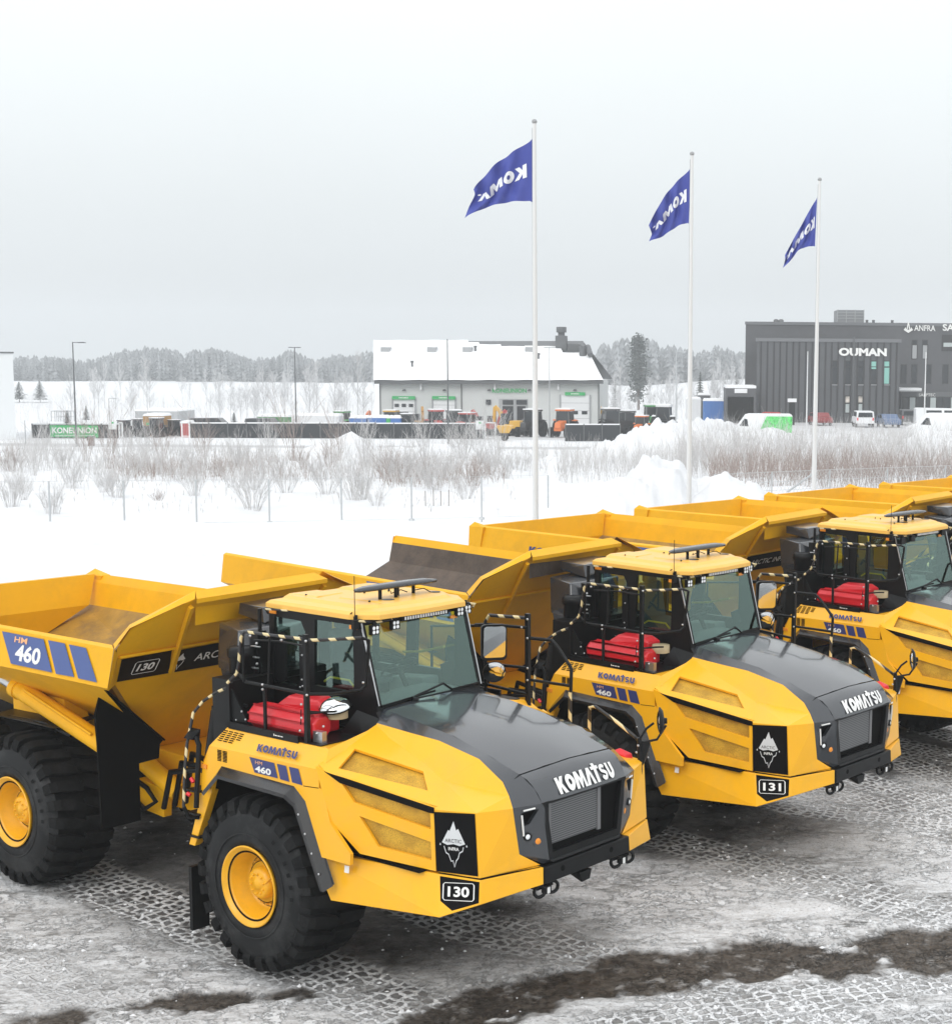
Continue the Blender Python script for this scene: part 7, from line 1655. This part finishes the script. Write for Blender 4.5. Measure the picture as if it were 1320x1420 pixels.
spots = [(12, 66, 1, 0), (68, 64, .9, 0), (97, 80, 1, 0), (45, 90, 1.1, 2), (14, 95, 1.2, 1), (85, 98, 1.2, 0), (125, 92, 1, 1), (143, 76, 1, 0), (158, 73, 1.15, 0), (148, 98, 1.3, 2), (180, 88, .9, 0), (236, 84, 1, 1), (213, 92, .8, 0), (268, 74, .9, 0), (262, 93, 1.1, 0), (282, 100, 1.3, 2), (323, 81, 1.1, 1), (330, 99, 1.3, 0), (348, 66.5, 1.2, 0), (356, 92, 1, 1), (385, 88, 1, 0), (395, 76, .9, 0), (405, 100, 1.4, 2), (420, 94, 1.1, 1), (440, 90, 1, 0), (452, 76, 1.1, 0), (455, 96, 1.2, 1), (490, 72, 1.25, 0), (500, 73, 1, 0), (505, 94, 1.3, 2), (530, 90, 1.4, 0), (545, 86, 1.6, 1), (555, 84, 1.6, 0), (563, 90, 1.5, 1), (588, 96, 1.4, 2), (600, 80, 1.0, 0), (606, 90, 1.2, 1), (622, 88, 1.1, 0), (655, 84, 1.1, 1), (665, 96, 1.5, 2), (678, 92, 1.2, 0), (690, 98, 1.4, 2), (700, 90, 1, 0), (20, 78, .8, 1), (200, 100, 1.2, 2), (225, 102, 1.2, 2), (300, 90, .9, 1), (118, 104, 1.4, 2), (60, 104, 1.3, 2), (170, 106, 1.2, 0), (250, 106, 1.1, 1), (470, 104, 1.2, 2), (520, 70, .6, 0), (645, 74, .7, 0), (215, 70, .5, 1), (30, 70, .5, 0), (370, 104, 1.3, 2), (640, 100, 1.3, 0), (720, 96, 1.2, 1), (350, 78, .7, 0)]
def zone(px, Y):
    row = 'near the wire fence' if Y < 78 else ('halfway across the field' if Y < 90 else 'back of the field')
    marks = [(60, 'at the far left edge'), (140, 'below the green banner'), (250, 'below the ochre container'), (340, 'below the black suv'), (400, 'below the green trailer'), (475, 'below the white trailer'), (560, 'below the blue containers'), (640, 'below the left half of the hall'), (760, 'just left of the nearest flagpole')]
    for a, t in marks:
        if px < a: return t, row
    return marks[-1][1], row
for px, Y, s, k in spots:
    src = {0: SH[0], 1: SH[2], 2: SH[5]}[k] if R.random() < .5 else {0: SH[1], 1: SH[4], 2: SH[3]}[k]
    place(src, px, Y, s * .92, ('small ' if s < .95 else 'large ' if s > 1.15 else '') + ['pale frosted shrub ', 'brown frosted bush ', 'tall frosted sapling '][k] + zone(px, Y)[0] + ', ' + zone(px, Y)[1], 'shrub' if k < 2 else 'sapling', ['pale frosted shrubs in the snowfield', 'brown frosted bushes in the snowfield', 'tall frosted saplings in the snowfield'][k], 'shrub' if k < 2 else 'sapling')
for s_ in SH: bpy.data.objects.remove(s_)
# thickets (nobody could count the stems)
def thicket(name, label_kind, rnd, xr, yr, n, hm, mt, patch=0):
    m = MB()
    for i in range(n):
        Y = rnd.uniform(*yr); x = at(rnd.uniform(*xr), 620, Y).x; z = zg(x, Y)
        if patch and float(vnoise(np.array([x * .22 + 7]), np.array([Y * .16]))[0]) + .25 * rnd.random() < patch: continue
        h = hm * rnd.uniform(.5, 1.1)
        twig(m, (x, Y, z - .1), (rnd.uniform(-.25, .25), rnd.uniform(-.25, .25), 1), h, .012, 1, rnd, .35, 5)
    o = m.build(name, mt); o['kind'] = 'stuff'; return o
rr_ = random.Random(21)
thicket('reddish_thicket', '', rr_, (985, 1345), (80, 92), 950, 1.5, TWIGB)
thicket('frosted_thicket', '', rr_, (940, 1345), (88, 112), 1500, 2.3, TWIG)
thicket('frosted_brush', '', rr_, (770, 985), (86, 108), 520, 1.7, TWIG)
thicket('field_edge_brush', '', rr_, (-20, 760), (92, 128), 2600, 1.5, TWIG, .74)
thicket('low_field_twigs', '', rr_, (-20, 720), (64, 84), 200, .45, TWIG)
thicket('field_brush', '', rr_, (-20, 740), (78, 100), 1700, 1.1, TWIG, .80)
thicket('brown_field_brush', '', rr_, (150, 700), (80, 106), 1800, .95, TWIGB, .80)
# conifers
def conifer(m, x, y, z, h, w, rnd, layers=9, per=9, pw=.85):
    for k in range(layers):
        t = k / layers; zc = z + h * (.12 + .86 * t); r = w * (1 - t) ** pw + .06; dz = h / layers * 1.5
        for j in range(per):
            a = 2 * PI * j / per + rnd.uniform(-.25, .25); rr = r * rnd.uniform(.65, 1.15); aw = PI / per * 1.05
            c = Vector((x, y, zc + dz * .4)); e_ = Vector((x + math.cos(a) * rr, y + math.sin(a) * rr, zc - dz * .35 * rnd.uniform(.5, 1.3)))
            l = Vector((x + math.cos(a - aw) * rr * .62, y + math.sin(a - aw) * rr * .62, zc + dz * .02)); r2 = Vector((x + math.cos(a + aw) * rr * .62, y + math.sin(a + aw) * rr * .62, zc - dz * .02))
            m.add([c, l, e_, r2], [(0, 1, 2), (0, 2, 3)])
m = MB(); rf = random.Random(4)
def topline(px):      # height of the wooded skyline in the photo
    return 486 + 5 * math.sin(px * .02) - (10 if px > 830 else 0) + (4 if px < 200 else 0) + 4 * math.sin(px * .055 + 1)
for i in range(3000):
    Y = rf.uniform(590, 700); px = rf.uniform(-80, 1400); p = at(px, topline(px), Y)
    z = float(terr0(np.array([p.x]), np.array([Y]))[0]) + (Y - 280) * .004 + -max(0, Y - 700) * .03 - 1.0
    cl = float(vnoise(np.array([px * .03 + 3.]), np.array([Y * .02]))[0]); h = max(6, (p.z - z) * (.72 + .34 * cl) * rf.uniform(.85, 1.12)); conifer(m, p.x, Y, z, h, h * rf.uniform(.15, .28), rf, 7, 5, .55)
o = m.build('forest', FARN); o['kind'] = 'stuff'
def spruce(px, Y, pt, label, w=.26, pine=False, name='spruce_tree', cat='tree'):
    x, y, z = gpos(px, Y); z = float(terrain(np.array([[x]]), np.array([[y]]))[0, 0]); h = at(px, pt, Y).z - z
    o = thing(name, label, cat, (x, y, z), 0, 'separate evergreens before the far forest'); rnd = random.Random(int(px))
    m = MB(); m.tube([(0, 0, -.3), (0, 0, h * .5), (0, 0, h * .96)], .02 * h, 8, r2=.004 * h)
    if pine:
        for k in range(16): a = rnd.uniform(0, 6.28); t = rnd.uniform(.45, .95); m.tube([(0, 0, h * t), (math.cos(a) * w * h * .8 * (1.1 - t), math.sin(a) * w * h * .8 * (1.1 - t), h * (t + .05))], .05, 4, cap=False)
    m.build('trunk', BARK, o)
    m = MB()
    if pine:
        for k in range(140):
            a = rnd.uniform(0, 6.28); t = rnd.uniform(.10, 1.0) ** .8; r = w * h * (1.12 - t) * rnd.uniform(.2, 1.0) * (.6 if t < .5 else 1); c = Vector((math.cos(a) * r, math.sin(a) * r, h * t))
            for q_ in range(12): d = Vector((rnd.gauss(0, 1), rnd.gauss(0, 1), rnd.gauss(0, .55))) * .045 * h; e_ = Vector((rnd.gauss(0, 1), rnd.gauss(0, 1), rnd.gauss(0, .4))).normalized() * .025 * h; f_ = e_.cross(Vector((rnd.gauss(0, 1), rnd.gauss(0, 1), rnd.gauss(0, 1)))).normalized() * .014 * h; m.add([c + d - e_, c + d + f_, c + d + e_, c + d - f_], [(0, 1, 2, 3)])
    else: conifer(m, 0, 0, h * .02, h * .98, w * h, rnd, 15, 13)
    m.build('crown', NEEDLE, o)
spruce(885, 330, 467, 'tall dark pine standing alone between the hall and the dark building', .17, True, 'pine_tree')
spruce(970, 262, 513, 'small dark spruce right of the big pine, nearest to the dark building', .22)
spruce(1020, 300, 515, 'dark spruce just left of the dark building wall', .18)
spruce(988, 380, 505, 'slender faint spruce between the two darker ones', .14)
spruce(29, 330, 528, 'round dark spruce, left one of the pair near the white building', .52)
spruce(57.5, 330, 527, 'round dark spruce, right one of the pair near the white building', .50)
spruce(94, 190, 568, 'low young spruce behind the green banner fence', .34)
spruce(325, 200, 571, 'low young pine behind the black suv', .36)
spruce(120.5, 230, 562, 'small snowy spruce beyond the banner fence', .34)
spruce(349, 73, 636, 'little young pine among the shrubs in the snowfield', .34) if False else None
spruce(852, 300, 520, 'narrow dark spruce near the right corner of the hall', .16)
# bare frosted birches
def birch_mesh(seed):
    rnd = random.Random(seed); m = MB(); h = 8
    m.tube([(0, 0, -.3), (rnd.uniform(-.1, .1), 0, h * .5), (rnd.uniform(-.2, .2), 0, h)], .07, 5, cap=False, r2=.02)
    for k in range(30):
        t = rnd.uniform(.22, .97); a = rnd.uniform(0, 6.28); twig(m, (0, 0, h * t), (math.cos(a) * .6, math.sin(a) * .6, 1), (1.1 - t) * 2.6 + .4, .030, 1, rnd, .5, 4)
    return m.build('birch', FROST)
BM_ = [birch_mesh(s) for s in (31, 32, 33, 34)]
rb = random.Random(9)
for i in range(92):
    left = i < 62
    px = rb.uniform(95, 522) if left else rb.uniform(838, 1032); Y = rb.uniform(205, 400)
    s = rb.uniform(.55, 1.15)
    bl = [('above the green banner', 140), ('above the ochre container', 250), ('above the black suv', 340), ('above the low green trailer', 402), ('right of the two headed lamp post', 470), ('just left of the hall', 530), ('between the hall and the big pine', 880), ('between the big pine and the pale lamp post', 937), ('around the small dark spruce', 985), ('next to the dark building', 2000)]
    bz = next(t for t, q_ in bl if px < q_); br_ = 'near' if Y < 260 else ('farther' if Y < 330 else 'faint distant')
    place(BM_[i % 4], px, Y, s, br_ + (' small' if s < .75 else (' tall' if s > 1.0 else '')) + ' frosted bare birch ' + bz, 'tree', 'bare birches left of the hall' if left else 'bare birches right of the hall', 'birch_tree')
for b_ in BM_: bpy.data.objects.remove(b_)
thicket('far_brush', '', random.Random(5), (20, 520), (215, 330), 700, 3.2, FROST)
thicket('far_brush', '', random.Random(6), (838, 1034), (205, 300), 380, 3.5, FROST)
# ---- haze
m = MB(); m.box((-1250, -230, -14), (1250, 1250, 45)); hz_o = m.build('haze', None)
hm = bpy.data.materials.new('haze_air'); hm.use_nodes = True; n = hm.node_tree; n.nodes.clear(); o_ = n.nodes.new('ShaderNodeOutputMaterial'); v = n.nodes.new('ShaderNodeVolumePrincipled')
v.inputs['Color'].default_value = (.83, .86, .88, 1); v.inputs['Density'].default_value = .0008; v.inputs['Anisotropy'].default_value = .2
n.links.new(v.outputs[0], o_.inputs['Volume']); hz_o.data.materials.clear(); hz_o.data.materials.append(hm); hz_o['kind'] = 'stuff'; hz_o.display_type = 'WIRE'
